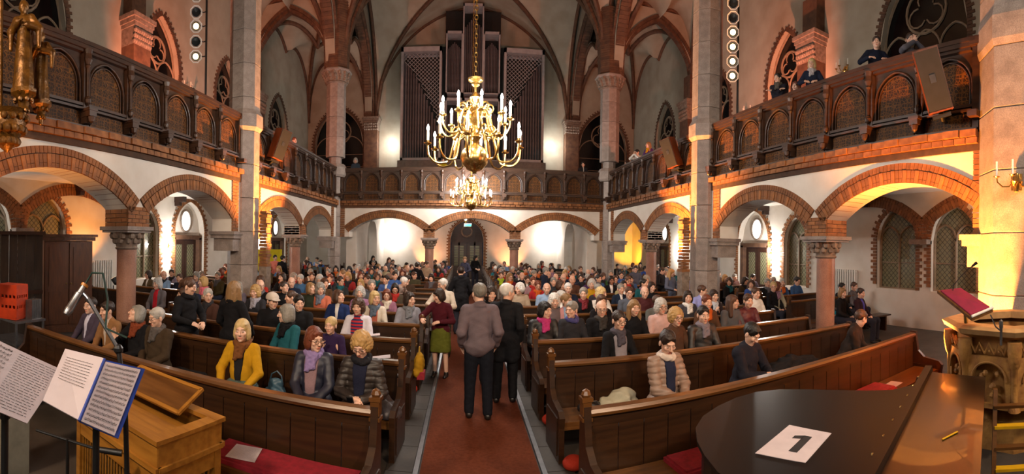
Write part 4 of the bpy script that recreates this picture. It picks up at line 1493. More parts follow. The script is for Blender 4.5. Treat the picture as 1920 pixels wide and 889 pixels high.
def rules(t, at, u0, u1, v0, v1, n, kind='text', name='printed_lines'):
    b = MB()
    for i in range(n):
        v = v0 + (v1 - v0) * i / max(n - 1, 1)
        if kind == 'text':
            e = u0
            while e < u1 - 0.02:
                q = min(u1, e + rnd.uniform(0.02, 0.08))
                b.add([at(e, v), at(q, v), at(q, v + 0.007), at(e, v + 0.007)], [(0, 1, 2, 3)])
                e = q + 0.012
        else:       # staves with notes
            for s in range(5):
                vv = v + s * 0.0072
                b.add([at(u0, vv), at(u1, vv), at(u1, vv + 0.0018), at(u0, vv + 0.0018)], [(0, 1, 2, 3)])
            e = u0 + 0.02
            while e < u1:
                vv = v + rnd.uniform(-0.004, 0.028)
                b.add([at(e, vv, .0004), at(e + 0.016, vv, .0004), at(e + 0.016, vv + 0.008, .0004), at(e, vv + 0.008, .0004)], [(0, 1, 2, 3)])
                b.add([at(e + 0.012, vv - 0.02, .0004), at(e + 0.016, vv - 0.02, .0004), at(e + 0.016, vv, .0004), at(e + 0.012, vv, .0004)], [(0, 1, 2, 3)])
                e += rnd.uniform(0.02, 0.045)
    o = b.build(name, ink, t, kind='stuff')
    return o


x, y, a = pew_point('L', 0, 1.05, 0.25)
t, at = sheet('song_sheet', 'white printed sheet lying on the red cushion of the front pew', [(x - .16, y + .10, .485), (x + .08, y + .13, .485), (x + .13, y - .12, .485), (x - .13, y - .15, .485)])
rules(t, at, 0.08, 0.92, 0.1, 0.9, 16)
x, y, a = pew_point('R', 0, 4.1, 0.27)
t, at = sheet('song_sheet', 'small white sheet on the bare seat of the front pew, piano side', [(x - .13, y + .07, .429), (x + .10, y + .11, .429), (x + .14, y - .06, .429), (x - .1, y - .1, .429)])
rules(t, at, 0.3, 0.7, 0.35, 0.6, 3)
for lab, side, k, d in (('white sheet propped on the second pew ledge by the aisle', 'L', 1, 0.25), ('white songbook page on the fourth row ledge, piano side', 'R', 6, 0.2), ('sheet on the third pew ledge behind the striped woman', 'L', 2, 0.6)):
    x, y, a = pew_point(side, k, d, 0.0)
    sheet('song_sheet', lab, [(x - .12, y + .05, .962), (x + .10, y + .05, 1.0), (x + .12, y - .05, .99), (x - .10, y - .06, .962)])

# ================================================================== CHEST ORGAN
t = thing('chest_organ', 'small light-wood chest organ with open lid beside the music stands', 'organ', (-2.26, 2.63, 0.0), R(-13))
W_, D_, H_ = 1.10, 0.58, 1.02
b = MB()
for x in (-W_ / 2 + 0.03, W_ / 2 - 0.03):
    for y in (-D_ / 2 + 0.03, D_ / 2 - 0.03):
        MB().box((x, y, 0.49), (0.06, 0.06, 0.96)).build('corner_post', wood_organ, t)
b = MB()
b.box((0, D_ / 2 - 0.02, 0.45), (W_ - 0.1, 0.02, 0.8)).box((0, -D_ / 2 + 0.02, 0.74), (W_ - 0.08, 0.03, 0.12)).box((0, -D_ / 2 + 0.02, 0.08), (W_ - 0.08, 0.03, 0.12))
for s in (-1, 1):
    b.box((s * (W_ / 2 - 0.02), 0, 0.74), (0.03, D_ - 0.08, 0.12)).box((s * (W_ / 2 - 0.02), 0, 0.08), (0.03, D_ - 0.08, 0.12))
b.build('case_panel', wood_organ, t)
b = MB()
for k in range(24):
    x = -W_ / 2 + 0.07 + k * 0.04
    b.box((x, -D_ / 2 + 0.03, 0.41), (0.012, 0.012, 0.54))
for s in (-1, 1):
    for k in range(10):
        b.box((s * (W_ / 2 - 0.03), -D_ / 2 + 0.07 + k * 0.046, 0.41), (0.012, 0.012, 0.54))
b.build('fretwork_slats', wood_organ, t, kind='stuff')
MB().box((0, 0, 0.42), (W_ - 0.1, D_ - 0.1, 0.7)).build('inner_case', organ_dark, t)
b = MB()
b.box((0, -D_ / 2, 0.83), (W_ + 0.03, 0.05, 0.035)).box((0, D_ / 2, 0.83), (W_ + 0.03, 0.05, 0.035)).box((-W_ / 2, 0, 0.83), (0.05, D_, 0.035)).box((W_ / 2, 0, 0.83), (0.05, D_, 0.035))
b.box((0, -D_ / 2 + 0.01, 0.92), (W_, 0.03, 0.16)).box((0, D_ / 2 - 0.01, 0.92), (W_, 0.03, 0.16)).box((-W_ / 2 + 0.01, 0, 0.92), (0.03, D_, 0.16)).box((W_ / 2 - 0.01, 0, 0.92), (0.03, D_, 0.16))
b.build('upper_case', wood_organ, t)
b = MB()
b.box((0, -D_ / 2 + 0.02, 1.01), (W_ + 0.04, 0.09, 0.03)).box((0, D_ / 2 - 0.02, 1.01), (W_ + 0.04, 0.09, 0.03)).box((-W_ / 2 + 0.03, 0, 1.01), (0.10, D_ - 0.13, 0.028)).box((W_ / 2 - 0.03, 0, 1.01), (0.10, D_ - 0.13, 0.028))
b.build('top_frame', wood_organ, t)
b = MB().box((0.1, -0.08, 0.90), (0.74, 0.14, 0.02), 1.0)
kb = b.build('keyboard', white_paint, t)
b = MB()
for k in range(30):
    if k % 7 not in (2, 6):
        b.box((-0.26 + k * 0.0245, -0.05, 0.917), (0.012, 0.08, 0.012))
b.build('black_keys', black, kb, kind='stuff')
MB().box((0.0, -0.08, 0.945), (0.98, 0.26, 0.02)).box((0.05, 0.12, 0.90), (0.95, 0.16, 0.02)).build('key_cover', wood_organ, t)
m = Matrix.Translation((-0.1, 0.10, 1.03)) @ Matrix.Rotation(R(28), 4, 'X')
b = MB()
b.box((0, 0.0, 0.0), (0.8, 0.03, 0.02), m=m).box((0, 0.26, 0.0), (0.8, 0.03, 0.02), m=m).box((-0.4, 0.13, 0), (0.03, 0.28, 0.02), m=m).box((0.4, 0.13, 0), (0.03, 0.28, 0.02), m=m)
b.build('music_desk', wood_organ, t)
MB().box((0, 0.13, -0.003), (0.78, 0.25, 0.008), m=m).build('desk_panel', wood_rail, t)
x = thing('headphones', 'small pair of headphones lying on the chest organ corner', 'headphones', (-2.04, 2.83, 1.027))
MB().tube([(0.05 * math.cos(q), 0.06 * math.sin(q), 0.012 + 0.02 * math.sin(q)) for q in np.linspace(0, PI, 11)], 0.006, 6).build('head_band', black, x, True)
for s in (-1, 1):
    MB().lathe([(0.02, 0), (0.024, 0.008), (0.02, 0.02)], 12, (0.05 * s, 0, 0)).build('ear_cup', steel, x, True)

# ================================================================== MUSIC STANDS, MICROPHONES
podium = MB().box((-1.3, -2.75, 0.30), (8.6, 8.5, 0.6)).box((-1.8, 1.62, 0.15), (7.2, 0.34, 0.3)).build('floor_podium', stone_floor, kind='structure')
ZP = 0.6


def music_stand(label, cx, cy, z_desk, rz, w=0.5, h=0.32, tilt=62, corners=None, n=None):
    t = thing('music_stand', label, 'music stand', (cx, cy, ZP), rz, 'black folding music stands')
    b = MB()
    b.tube([(0, 0, 0.12), (0, 0, z_desk - ZP - 0.14)], 0.014, 8)
    b.build('pole', black, t)
    for k in range(3):
        a = 2 * PI * k / 3 + 0.4
        MB().tube([(0.0, 0, 0.34), (0.30 * math.cos(a), 0.30 * math.sin(a), 0.012)], 0.009, 6).build('leg', black, t)
    c = sum(corners, Vector()) / 4
    inv = Matrix.Rotation(-rz, 4, 'Z') @ Matrix.Translation((-cx, -cy, -ZP))
    q = [c + (p - c) * 0.72 - n * 0.018 for p in corners]
    b = MB().hexa([tuple(inv @ p) for p in q] + [tuple(inv @ (p + n * 0.004)) for p in q])
    lo = [q[3].lerp(q[0], -0.04), q[2].lerp(q[1], -0.04)]
    b.tube([tuple(inv @ (lo[0] + n * .01)), tuple(inv @ (lo[1] + n * .01))], 0.006, 6)
    b.build('desk', black, t)
    MB().tube([(0, 0, z_desk - ZP - 0.16), (0, 0.0, z_desk - ZP - 0.05)], 0.02, 8).build('tilt_joint', black, t)
    return t


# desks face the singers behind the camera: pages seen from their side
def ray_pt(u, v, d):
    th = (u - XV) / F
    X, Y, Z = math.sin(th), math.cos(th), (Y0 - v) / F
    c, s = math.cos(ROLL), math.sin(ROLL)
    return Vector(((c * X - s * Z) * d, Y * d, (s * X + c * Z) * d + EYE))


# open folder (white page, blue folder with a score) and a second pair of pages, at arm's length from the singers
tl, tm, tr = ray_pt(122, 655, 1.86), ray_pt(196, 673, 1.80), ray_pt(270, 690, 1.86)
bl, bm_, br = ray_pt(80, 752, 1.66), ray_pt(148, 789, 1.60), ray_pt(219, 820, 1.66)
dn = (tr - tl).cross(bl - tl).normalized()
if dn.dot(Vector((0, 0, EYE)) - tl) < 0: dn = -dn
fold, at = sheet('score_folder', 'open blue ring folder with a printed score on the music stand', [tm - dn * .008, tr + (tr - tm) * .03 - dn * .008, br + (br - bm_) * .04 - dn * .008, bm_ - dn * .008], m=mat('blue_folder', '#1a3f9c', '#153584', 0.4), cat='folder', thick=0.004)
c0 = fold.location
def _loc(p): return Vector(p) - c0
pg = [tm.lerp(tr, .05), tm.lerp(tr, .93), bm_.lerp(br, .93), bm_.lerp(br, .05)]
top = (tm - bm_) * -0.05
pg[0] += top; pg[1] += top
b = MB().hexa([tuple(_loc(p)) for p in pg] + [tuple(_loc(p) + dn * 0.004) for p in pg])
page = b.build('page', paper, fold)


def page_at(pts, h=0.005, org=c0):
    def f(u, v, hh=0.0):
        a = pts[0].lerp(pts[1], u); b2 = pts[3].lerp(pts[2], u)
        return a.lerp(b2, v) - org + dn * (h + hh)
    return f


rules(page, page_at(pg), 0.05, 0.95, 0.05, 0.93, 13, 'stave', 'score_lines')
pl = [tl, tm, bm_, bl]
pw = MB().hexa([tuple(_loc(p)) for p in pl] + [tuple(_loc(p) + dn * 0.004) for p in pl]).build('page', paper, fold)
rules(pw, page_at(pl), 0.12, 0.8, 0.15, 0.55, 9, 'text')
MB().tube([_loc(tm), _loc(bm_)], 0.006, 6).build('folder_spine', mat('blue_folder', '#1a3f9c'), fold)
g = [ray_pt(-60, 612, 1.72), ray_pt(117, 695, 1.80), ray_pt(50, 795, 1.58), ray_pt(-120, 720, 1.5)]
t2, at2 = sheet('score_book', 'open pages of a score nearest the gilded statues, beside the blue folder', g, cat='score')
rules(t2, at2, 0.55, 0.95, 0.06, 0.92, 22, 'text')
rules(t2, at2, 0.06, 0.48, 0.06, 0.92, 12, 'stave', 'score_lines')
cc = (tl + tr + bl + br) / 4
music_stand('black music stand holding the blue ring folder', cc.x, cc.y + 0.02, cc.z - 0.0, R(45), 0.3, 0.12, corners=(tl, tr, br, bl), n=dn)
cg = (g[0] + g[1] + g[2] + g[3]) / 4
music_stand('black music stand holding the open score beside the cream post', cg.x, cg.y + 0.02, cg.z, R(55), 0.3, 0.12, corners=(g[0], g[1], g[2], g[3]), n=dn)

# boom microphone above the folder
t = thing('microphone_stand', 'black boom microphone stand rising behind the blue folder', 'microphone stand', (-1.22, 1.36, ZP))
P0, P1, P2 = ray_pt(235, 700, 1.85) - t.location, ray_pt(222, 655, 1.9) - t.location, ray_pt(165, 560, 1.95) - t.location
MB().tube([(0, 0, 0.03), (P0.x, P0.y, P0.z - 0.1), P1], 0.011, 8).build('pole', black, t)
for k in range(3):
    a = 2 * PI * k / 3 + 0.2
    MB().tube([(0.0, 0, 0.12), (0.24 * math.cos(a), 0.24 * math.sin(a), 0.01)], 0.009, 6).build('leg', black, t)
MB().tube([P1, P2, ray_pt(152, 545, 1.97) - t.location], 0.009, 8).build('boom', steel, t)
MB().ball(P1, 0.022, 10).build('boom_clutch', black, t)
mic0, mic1 = ray_pt(160, 533, 1.97) - t.location, ray_pt(124, 590, 1.93) - t.location
MB().tube([mic0, mic0.lerp(mic1, .3), mic0.lerp(mic1, .32), mic0.lerp(mic1, .8), mic0.lerp(mic1, .82), mic1], [0.012, 0.014, 0.018, 0.018, 0.02, 0.016], 12).build('microphone', steel, t, True)
MB().tube([mic0.lerp(mic1, .0), mic0.lerp(mic1, .08)], 0.017, 12).build('cable_plug', mat('amber', '#c07a28', '#a4661f', 0.4), t, True)
MB().tube([mic0, mic0 + Vector((.02, .02, .05)), mic0 + Vector((.07, .04, .05)), mic0 + Vector((.09, .05, -.06)), P2 + Vector((.08, .03, -.12)), P1 + Vector((.03, .02, .05))], 0.005, 6).build('cable', mat('cable_green', '#12352c', '#0d2620', 0.5), t, True)
t = thing('low_microphone', 'short black microphone on a low stand at the floor edge below the score', 'microphone stand', (-2.35, 1.95, 0.0))
MB().tube([(0, 0, 0.02), (0, 0, 0.94)], 0.012, 8).lathe([(0.14, 0), (0.14, 0.02), (0.02, 0.03)], 14).build('pole', black, t)
MB().tube([(-.20, -.12, 0.96), (0, 0, 0.93), (0.16, 0.10, 0.90)], 0.01, 8).build('boom', black, t)
MB().tube([(0.15, 0.095, 0.902), (0.20, 0.125, 0.895), (0.32, 0.2, 0.89)], [0.014, 0.02, 0.022], 10).build('microphone', black, t, True)

# cream box and crates by the gilded statues
MB().box((0, 0, 0.55), (0.36, 0.3, 1.1)).box((0, 0, 1.12), (0.40, 0.34, 0.04)).build('stone_post', mat('cream_stone', '#8f8672', '#7b7361', 0.8), label='cream stone post at the outer edge below the score', cat='post', loc=(-3.78, 2.35, 0))
t = thing('side_table', 'grey metal trolley table carrying the orange crate', 'table', (-6.55, 4.25, 0))
MB().box((0, 0, 0.93), (0.9, 0.6, 0.04)).build('table_top', steel, t)
MB().box((0, 0, 0.55), (0.84, 0.54, 0.03)).build('shelf', steel, t)
for sx in (-1, 1):
    for sy in (-1, 1):
        MB().box((sx * 0.42, sy * 0.27, 0.46), (0.03, 0.03, 0.92)).build('leg', steel, t)
t = thing('plastic_crate', 'orange slotted plastic crate on the metal trolley', 'crate', (-6.42, 4.08, 0.952), R(20))
ora = mat('crate_orange', '#c23c12', '#a8330f', 0.5)
b = MB().box((0, 0, 0.02), (0.4, 0.3, 0.03)).box((0, 0, 0.56), (0.42, 0.32, 0.04))
for s in (-1, 1):
    b.box((0, s * 0.15, 0.11), (0.4, 0.02, 0.16)).box((0, s * 0.15, 0.30), (0.4, 0.02, 0.12)).box((0, s * 0.15, 0.48), (0.4, 0.02, 0.14))
    b.box((s * 0.2, 0, 0.11), (0.02, 0.3, 0.16)).box((s * 0.2, 0, 0.30), (0.02, 0.3, 0.12)).box((s * 0.2, 0, 0.48), (0.02, 0.3, 0.14))
    for q in range(6):
        b.box((-0.2 + 0.08 * q, s * 0.15, 0.3), (0.03, 0.018, 0.5))
        b.box((s * 0.2, -0.15 + 0.06 * q, 0.3), (0.018, 0.025, 0.5))
b.build('crate_body', ora, t)
t = thing('metal_case', 'small silver flight case next to the orange crate', 'case', (-6.23, 4.38, 0.952), R(15))
MB().box((0, 0, 0.16), (0.16, 0.24, 0.32)).build('case_body', steel, t)
for s in (-1, 1):
    for q in range(5):
        MB().box((s * 0.082, -0.09 + q * 0.045, 0.16), (0.008, 0.012, 0.3)).build('case_rib', steel, t)
MB().tube([(0, -.05, .32), (0, -.05, .35), (0, .05, .35), (0, .05, .32)], 0.007, 6).build('handle', black, t)

# wardrobe and panelled screen below the statue-side gallery
t = thing('wardrobe', 'tall brown wooden wardrobe with cornice below the near arch', 'wardrobe', (-8.85, 7.2, 0), R(68))
wb1 = mat('wood_wardrobe', '#5c3318', '#46250f', 0.5, scale=3, stretch=(6, 6, 1), bump=0.05)
MB().box((0, 0, 1.15), (1.25, 0.6, 2.2)).build('body', wb1, t)
MB().box((0, -0.02, 2.30), (1.36, 0.7, 0.09)).box((0, -0.02, 2.38), (1.46, 0.78, 0.06)).build('cornice_board', wb1, t)
MB().box((0, -0.01, 0.06), (1.3, 0.64, 0.12)).build('plinth', wb1, t)
for s in (-1, 1):
    dd = MB().box((s * 0.31, -0.315, 1.2), (0.58, 0.03, 2.0)).box((s * 0.31, -0.335, 1.62), (0.40, 0.02, 0.95)).box((s * 0.31, -0.335, 0.65), (0.40, 0.02, 0.7)).build('door', wb1, t)
    MB().lathe([(0.012, 0), (0.02, 0.02), (0.0, 0.04)], 8, m=Matrix.Translation((s * 0.06, -0.33, 1.2)) @ Matrix.Rotation(R(90), 4, 'X')).build('handle', brass, dd)
t = thing('panelled_screen', 'dark plank screen wall closing the near aisle bay', 'screen', (-8.7, 5.1, 0), R(62))
for k in range(11):
    MB().box((-0.95 + 0.19 * k, 0, 1.2), (0.183, 0.05, 2.4)).build('plank', mat('wood_screen', '#3a2b1e', '#2a1f15', 0.6, scale=3, stretch=(6, 6, 1), bump=0.05, objrand=0.15), t)
MB().box((0, -0.02, 2.42), (2.2, 0.14, 0.08)).build('top_board', wood_dark, t)
MB().box((0, -0.035, 1.1), (2.1, 0.04, 0.08)).build('cross_board', wood_dark, t)

# ================================================================== GRAND PIANO
pno = thing('grand_piano', 'closed black grand piano in front of the pulpit', 'piano', (3.0, 2.2, 0))
o0 = Vector((3.0, 2.2))
def rel(l): return [(x - o0.x, y - o0.y) for x, y in l]
curve = [(1.42, 2.02), (1.40, 2.20), (1.44, 2.42), (1.50, 2.62), (1.60, 2.82), (1.76, 2.99), (1.98, 3.12), (2.22, 3.21), (2.46, 3.24), (2.68, 3.17), (2.88, 3.00), (3.06, 2.80), (3.24, 2.58), (3.40, 2.42), (3.62, 2.36), (3.86, 2.38)]
hinge = [(3.86, 2.38), (1.55, 1.40)]
lacquer = mat('black_lacquer', '#0c0b0b', '#0a0909', 0.36, scale=3, spec=0.3)
Pz = lambda u, v, d: (u, v, d)
lid_poly = rel(curve + [(1.62, 1.45)])
b = MB().prism(lid_poly, 0.975, 1.005, Pz)
b.build('lid', lacquer, pno)
ins = [(x * 0.97, y * 0.97) for x, y in rel(curve + [(1.7, 1.3), (2.5, 1.15), (4.2, 1.95)])]
MB().prism([(x, y) for x, y in ins], 0.66, 0.97, Pz).build('case', lacquer, pno)
hx = Vector((3.86 - 1.55, 2.38 - 1.40)); hn = hx.normalized(); pr_ = Vector((-hn.y, hn.x))
def hp(a, o, z): 
    p = Vector((1.55, 1.40)) + hn * a + pr_ * o - o0
    return (p.x, p.y, z)
Lh = hx.length
MB().hexa([hp(-.1, -.05, .975), hp(Lh + .35, -.05, .975), hp(Lh + .35, .05, .975), hp(-.1, .05, .975), hp(-.1, -.045, 1.05), hp(Lh + .35, -.045, 1.05), hp(Lh + .35, .03, 1.05), hp(-.1, .03, 1.05)]).build('hinge_rail', lacquer, pno)
for k in range(9):
    q = hp(0.15 + k * 0.29, 0.04, 1.03)
    MB().ball(q, 0.012, 8).build('brass_stud', brass, pno)
MB().hexa([hp(-.2, -.62, .955), hp(Lh + .2, -.62, .955), hp(Lh + .30, -.05, .965), hp(-.1, -.05, .965), hp(-.2, -.62, .985), hp(Lh + .2, -.62, .985), hp(Lh + .30, -.05, .995), hp(-.1, -.05, .995)]).build('front_lid', mat('brown_lacquer', '#1c0f0a', '#180d08', 0.28, coat=0.3), pno)
for lx, ly in ((1.75, 2.5), (2.6, 1.75), (3.7, 2.0)):
    MB().lathe([(0.05, 0), (0.035, 0.05), (0.055, 0.12), (0.07, 0.5), (0.09, 0.66)], 12, (lx - o0.x, ly - o0.y, 0)).build('leg', lacquer, pno, True)
cs = [(2.19, 2.48, 1.006), (2.31, 2.17, 1.006), (1.88, 1.98, 1.006), (1.72, 2.27, 1.006)]
t, at = sheet('number_sheet', 'white sheet with a bold black 1 lying on the piano lid', cs, thick=0.003)
b = MB()
# the digit 1 drawn on the sheet: top is towards the first edge of the sheet
def quad(pts): b.add([at(u, v, 0.0006) for u, v in pts], [tuple(range(len(pts)))])
quad([(0.52, 0.24), (0.70, 0.24), (0.70, 0.78), (0.52, 0.78)])
quad([(0.34, 0.40), (0.34, 0.30), (0.53, 0.24), (0.53, 0.36)])
b.build('digit_one', ink, t)
t = obj('pencil', MB().tube([(0, 0, 0), (0.17, -0.03, 0)], 0.006, 6).mesh('pencil', mat('pencil_yellow', '#d8a818', '#c89a14', 0.4)), None, 'yellow pencil lying on the reflecting front lid of the piano', 'pencil', None, None, (2.72, 1.52, 0.995))
# ================================================================== PEOPLE: bodies grown as one smooth surface
class Field:
    """a solid described by rounded cones and ellipsoids, blended smoothly, turned into one closed surface"""
    def __init__(s, lo, hi, h, zones=()):
        def axis(a, b, i):
            pts = [a]
            while pts[-1] < b:
                st = h
                for z in zones:
                    if z[0][i] - z[2] < pts[-1] < z[1][i] + z[2]:
                        st = min(st, z[2])
                pts.append(pts[-1] + st)
            return np.array(pts, dtype=np.float32)
        s.ax = [axis(lo[i], hi[i], i) for i in range(3)]
        s.D = np.full([len(a) for a in s.ax], 0.06, dtype=np.float32)
        s.h = h

    def _block(s, lo, hi):
        sl = []
        for i in range(3):
            a = max(int(np.searchsorted(s.ax[i], lo[i])) - 1, 0)
            b = min(int(np.searchsorted(s.ax[i], hi[i])) + 1, len(s.ax[i]))
            sl.append(slice(a, b))
        if any(q.stop - q.start < 1 for q in sl): return None, None
        X, Y, Z = np.meshgrid(s.ax[0][sl[0]], s.ax[1][sl[1]], s.ax[2][sl[2]], indexing='ij')
        return tuple(sl), (X, Y, Z)

    def _put(s, sl, d, k, sub=False):
        A = s.D[sl]
        if sub:
            d = -d
            h = np.clip(0.5 - 0.5 * (A - d) / k, 0, 1)
            s.D[sl] = A + (d - A) * h + k * h * (1 - h)
        else:
            h = np.clip(0.5 + 0.5 * (A - d) / k, 0, 1)
            s.D[sl] = A + (d - A) * h - k * h * (1 - h)

    def cone(s, a, b, ra, rb, k=0.02, sub=False):
        a, b = np.array(a, dtype=np.float32), np.array(b, dtype=np.float32)
        m = max(ra, rb) + k + s.h * 1.6 + 0.01
        sl, g = s._block(np.minimum(a, b) - m, np.maximum(a, b) + m)
        if sl is None: return s
        d = b - a
        L2 = max(float(d @ d), 1e-9)
        px, py, pz = g[0] - a[0], g[1] - a[1], g[2] - a[2]
        t = np.clip((px * d[0] + py * d[1] + pz * d[2]) / L2, 0, 1)
        dist = np.sqrt((px - t * d[0]) ** 2 + (py - t * d[1]) ** 2 + (pz - t * d[2]) ** 2) - (ra + (rb - ra) * t)
        s._put(sl, dist, k, sub)
        return s

    def ell(s, c, r, M=None, k=0.02, sub=False):
        """ellipsoid; M: 3x3 whose rows are the local axes in world"""
        c = np.array(c, dtype=np.float32)
        m = max(r) + k + s.h * 1.6 + 0.01
        sl, g = s._block(c - m, c + m)
        if sl is None: return s
        px, py, pz = g[0] - c[0], g[1] - c[1], g[2] - c[2]
        if M is not None:
            px, py, pz = [M[i][0] * px + M[i][1] * py + M[i][2] * pz for i in range(3)]
        k0 = np.sqrt((px / r[0]) ** 2 + (py / r[1]) ** 2 + (pz / r[2]) ** 2)
        k1 = np.sqrt((px / r[0] ** 2) ** 2 + (py / r[1] ** 2) ** 2 + (pz / r[2] ** 2) ** 2) + 1e-9
        s._put(sl, k0 * (k0 - 1) / k1, k, sub)
        return s

    def cut(s, p, n):
        """keep the side n points away from (remove where (x-p).n > 0)"""
        X, Y, Z = np.meshgrid(*s.ax, indexing='ij')
        d = (X - p[0]) * n[0] + (Y - p[1]) * n[1] + (Z - p[2]) * n[2]
        s.D = np.maximum(s.D, d.astype(np.float32))
        return s

    def noise(s, amp, f, seed=0.0):
        X, Y, Z = np.meshgrid(*s.ax, indexing='ij')
        s.D += (amp * (np.sin(X * f + 1.7 * np.sin(Z * f * 0.7 + seed)) * np.sin(Z * f * 1.3 + 2.1 * np.sin(Y * f * 0.6 + seed)) + 0.5 * np.sin(Y * f * 1.9 + X * f + seed))).astype(np.float32)
        return s

    def surface(s):
        D = s.D
        nx, ny, nz = D.shape
        ins = D < 0
        c = np.zeros((nx - 1, ny - 1, nz - 1), dtype=np.int8)
        for i in (0, 1):
            for j in (0, 1):
                for k in (0, 1):
                    c += ins[i:nx - 1 + i, j:ny - 1 + j, k:nz - 1 + k]
        act = np.argwhere((c > 0) & (c < 8))
        if len(act) == 0: return None
        idx = -np.ones(c.shape, dtype=np.int32)
        idx[act[:, 0], act[:, 1], act[:, 2]] = np.arange(len(act))
        acc = np.zeros((len(act), 3)); cnt = np.zeros(len(act))
        cor = [(0, 0, 0), (1, 0, 0), (0, 1, 0), (1, 1, 0), (0, 0, 1), (1, 0, 1), (0, 1, 1), (1, 1, 1)]
        dv = [D[act[:, 0] + a, act[:, 1] + b, act[:, 2] + e] for a, b, e in cor]
        pv = [np.stack([s.ax[0][act[:, 0] + a], s.ax[1][act[:, 1] + b], s.ax[2][act[:, 2] + e]], 1) for a, b, e in cor]
        for a, b in ((0, 1), (2, 3), (4, 5), (6, 7), (0, 2), (1, 3), (4, 6), (5, 7), (0, 4), (1, 5), (2, 6), (3, 7)):
            m = (dv[a] < 0) != (dv[b] < 0)
            t = dv[a][m] / (dv[a][m] - dv[b][m])
            acc[m] += pv[a][m] + (pv[b][m] - pv[a][m]) * t[:, None]
            cnt[m] += 1
        V = acc / cnt[:, None]
        Q = []
        for ax in range(3):
            A = ins.take(range(0, D.shape[ax] - 1), ax)
            B = ins.take(range(1, D.shape[ax]), ax)
            e = np.argwhere(A != B)
            o = [i for i in range(3) if i != ax]
            e = e[(e[:, o[0]] > 0) & (e[:, o[1]] > 0) & (e[:, o[0]] < D.shape[o[0]] - 1) & (e[:, o[1]] < D.shape[o[1]] - 1)]
            def cell(da, db):
                q = e.copy(); q[:, o[0]] -= da; q[:, o[1]] -= db
                return idx[q[:, 0], q[:, 1], q[:, 2]]
            quad = np.stack([cell(1, 1), cell(0, 1), cell(0, 0), cell(1, 0)], 1)
            flip = ins[e[:, 0], e[:, 1], e[:, 2]]
            if ax == 1: flip = ~flip
            quad[~flip] = quad[~flip][:, ::-1]
            Q.append(quad)
        Q = np.concatenate(Q)
        Q = Q[(Q >= 0).all(1)]
        # drop loose islands: keep faces of the largest one
        return V, Q


def fast_mesh(name, V, Q, m, smooth=True, attr=None):
    me = bpy.data.meshes.new(name)
    me.vertices.add(len(V)); me.vertices.foreach_set('co', np.asarray(V, dtype=np.float32).ravel())
    me.loops.add(len(Q) * 4); me.loops.foreach_set('vertex_index', Q.astype(np.int32).ravel())
    me.polygons.add(len(Q)); me.polygons.foreach_set('loop_start', np.arange(0, len(Q) * 4, 4, dtype=np.int32))
    me.update(calc_edges=True)
    me.validate()
    if smooth: me.polygons.foreach_set('use_smooth', [True] * len(me.polygons))
    me.materials.append(m)
    if attr is not None:
        a = me.attributes.new('face', 'FLOAT_COLOR', 'POINT')
        a.data.foreach_set('color', np.concatenate([attr, np.ones((len(attr), 1))], 1).astype(np.float32).ravel())
    return me


skin = mat('skin', (0.72, 0.46, 0.34), (0.66, 0.40, 0.29), 0.5, scale=14, vcol='face', objcol=True, bump=0.03, bscale=120)
hairm = mat('hair', (1, 1, 1), (0.72, 0.72, 0.72), 0.5, scale=22, stretch=(1, 1, 0.25), objcol=True, bump=0.5, bscale=60)
cloth = mat('cloth', (1, 1, 1), (0.86, 0.86, 0.86), 0.85, scale=10, objcol=True, bump=0.25, bscale=60, spec=0.2)
quilt = mat('quilt', (1, 1, 1), (0.9, 0.9, 0.9), 0.5, scale=10, objcol=True, bump=0.15, bscale=20)
leather = mat('leather', (1, 1, 1), (0.85, 0.85, 0.85), 0.5, scale=14, objcol=True, bump=0.06)
shoem = mat('shoe', '#141110', '#1c1815', 0.4)
glassm = mat('spectacles', '#1a1413', '#2a1d18', 0.3)


def stripe_mat(name, a, b, sc):
    m = mat(name, a, b, 0.85)
    N, L = m.node_tree.nodes, m.node_tree.links
    tc = N.new('ShaderNodeTexCoord'); wv = N.new('ShaderNodeTexWave'); wv.bands_direction = 'Z'; wv.inputs['Scale'].default_value = sc
    rp = N.new('ShaderNodeValToRGB'); rp.color_ramp.interpolation = 'CONSTANT'; rp.color_ramp.elements[1].position = 0.5
    rp.color_ramp.elements[0].color = (*srgb(a), 1); rp.color_ramp.elements[1].color = (*srgb(b), 1)
    L.new(tc.outputs['Object'], wv.inputs['Vector']); L.new(wv.outputs['Fac'], rp.inputs[0]); L.new(rp.outputs[0], N['Principled BSDF'].inputs['Base Color'])
    return m


striped = stripe_mat('striped_knit', '#b3202e', '#232a5a', 6.5)
striped_skirt = stripe_mat('striped_skirt', '#4c5f5a', '#2f3a38', 9)


def V3(*a): return np.array(a, dtype=np.float64)


def nrm(v): return v / (np.linalg.norm(v) + 1e-9)


def rot(yaw, pitch, roll):
    """rows: local axes of the head; yaw>0 turns the face towards +x, pitch>0 looks down"""
    y, p, r = R(yaw), R(pitch), R(roll)
    m = (Matrix.Rotation(y, 3, 'Z') @ Matrix.Rotation(p, 3, 'X') @ Matrix.Rotation(r, 3, 'Y'))
    return m


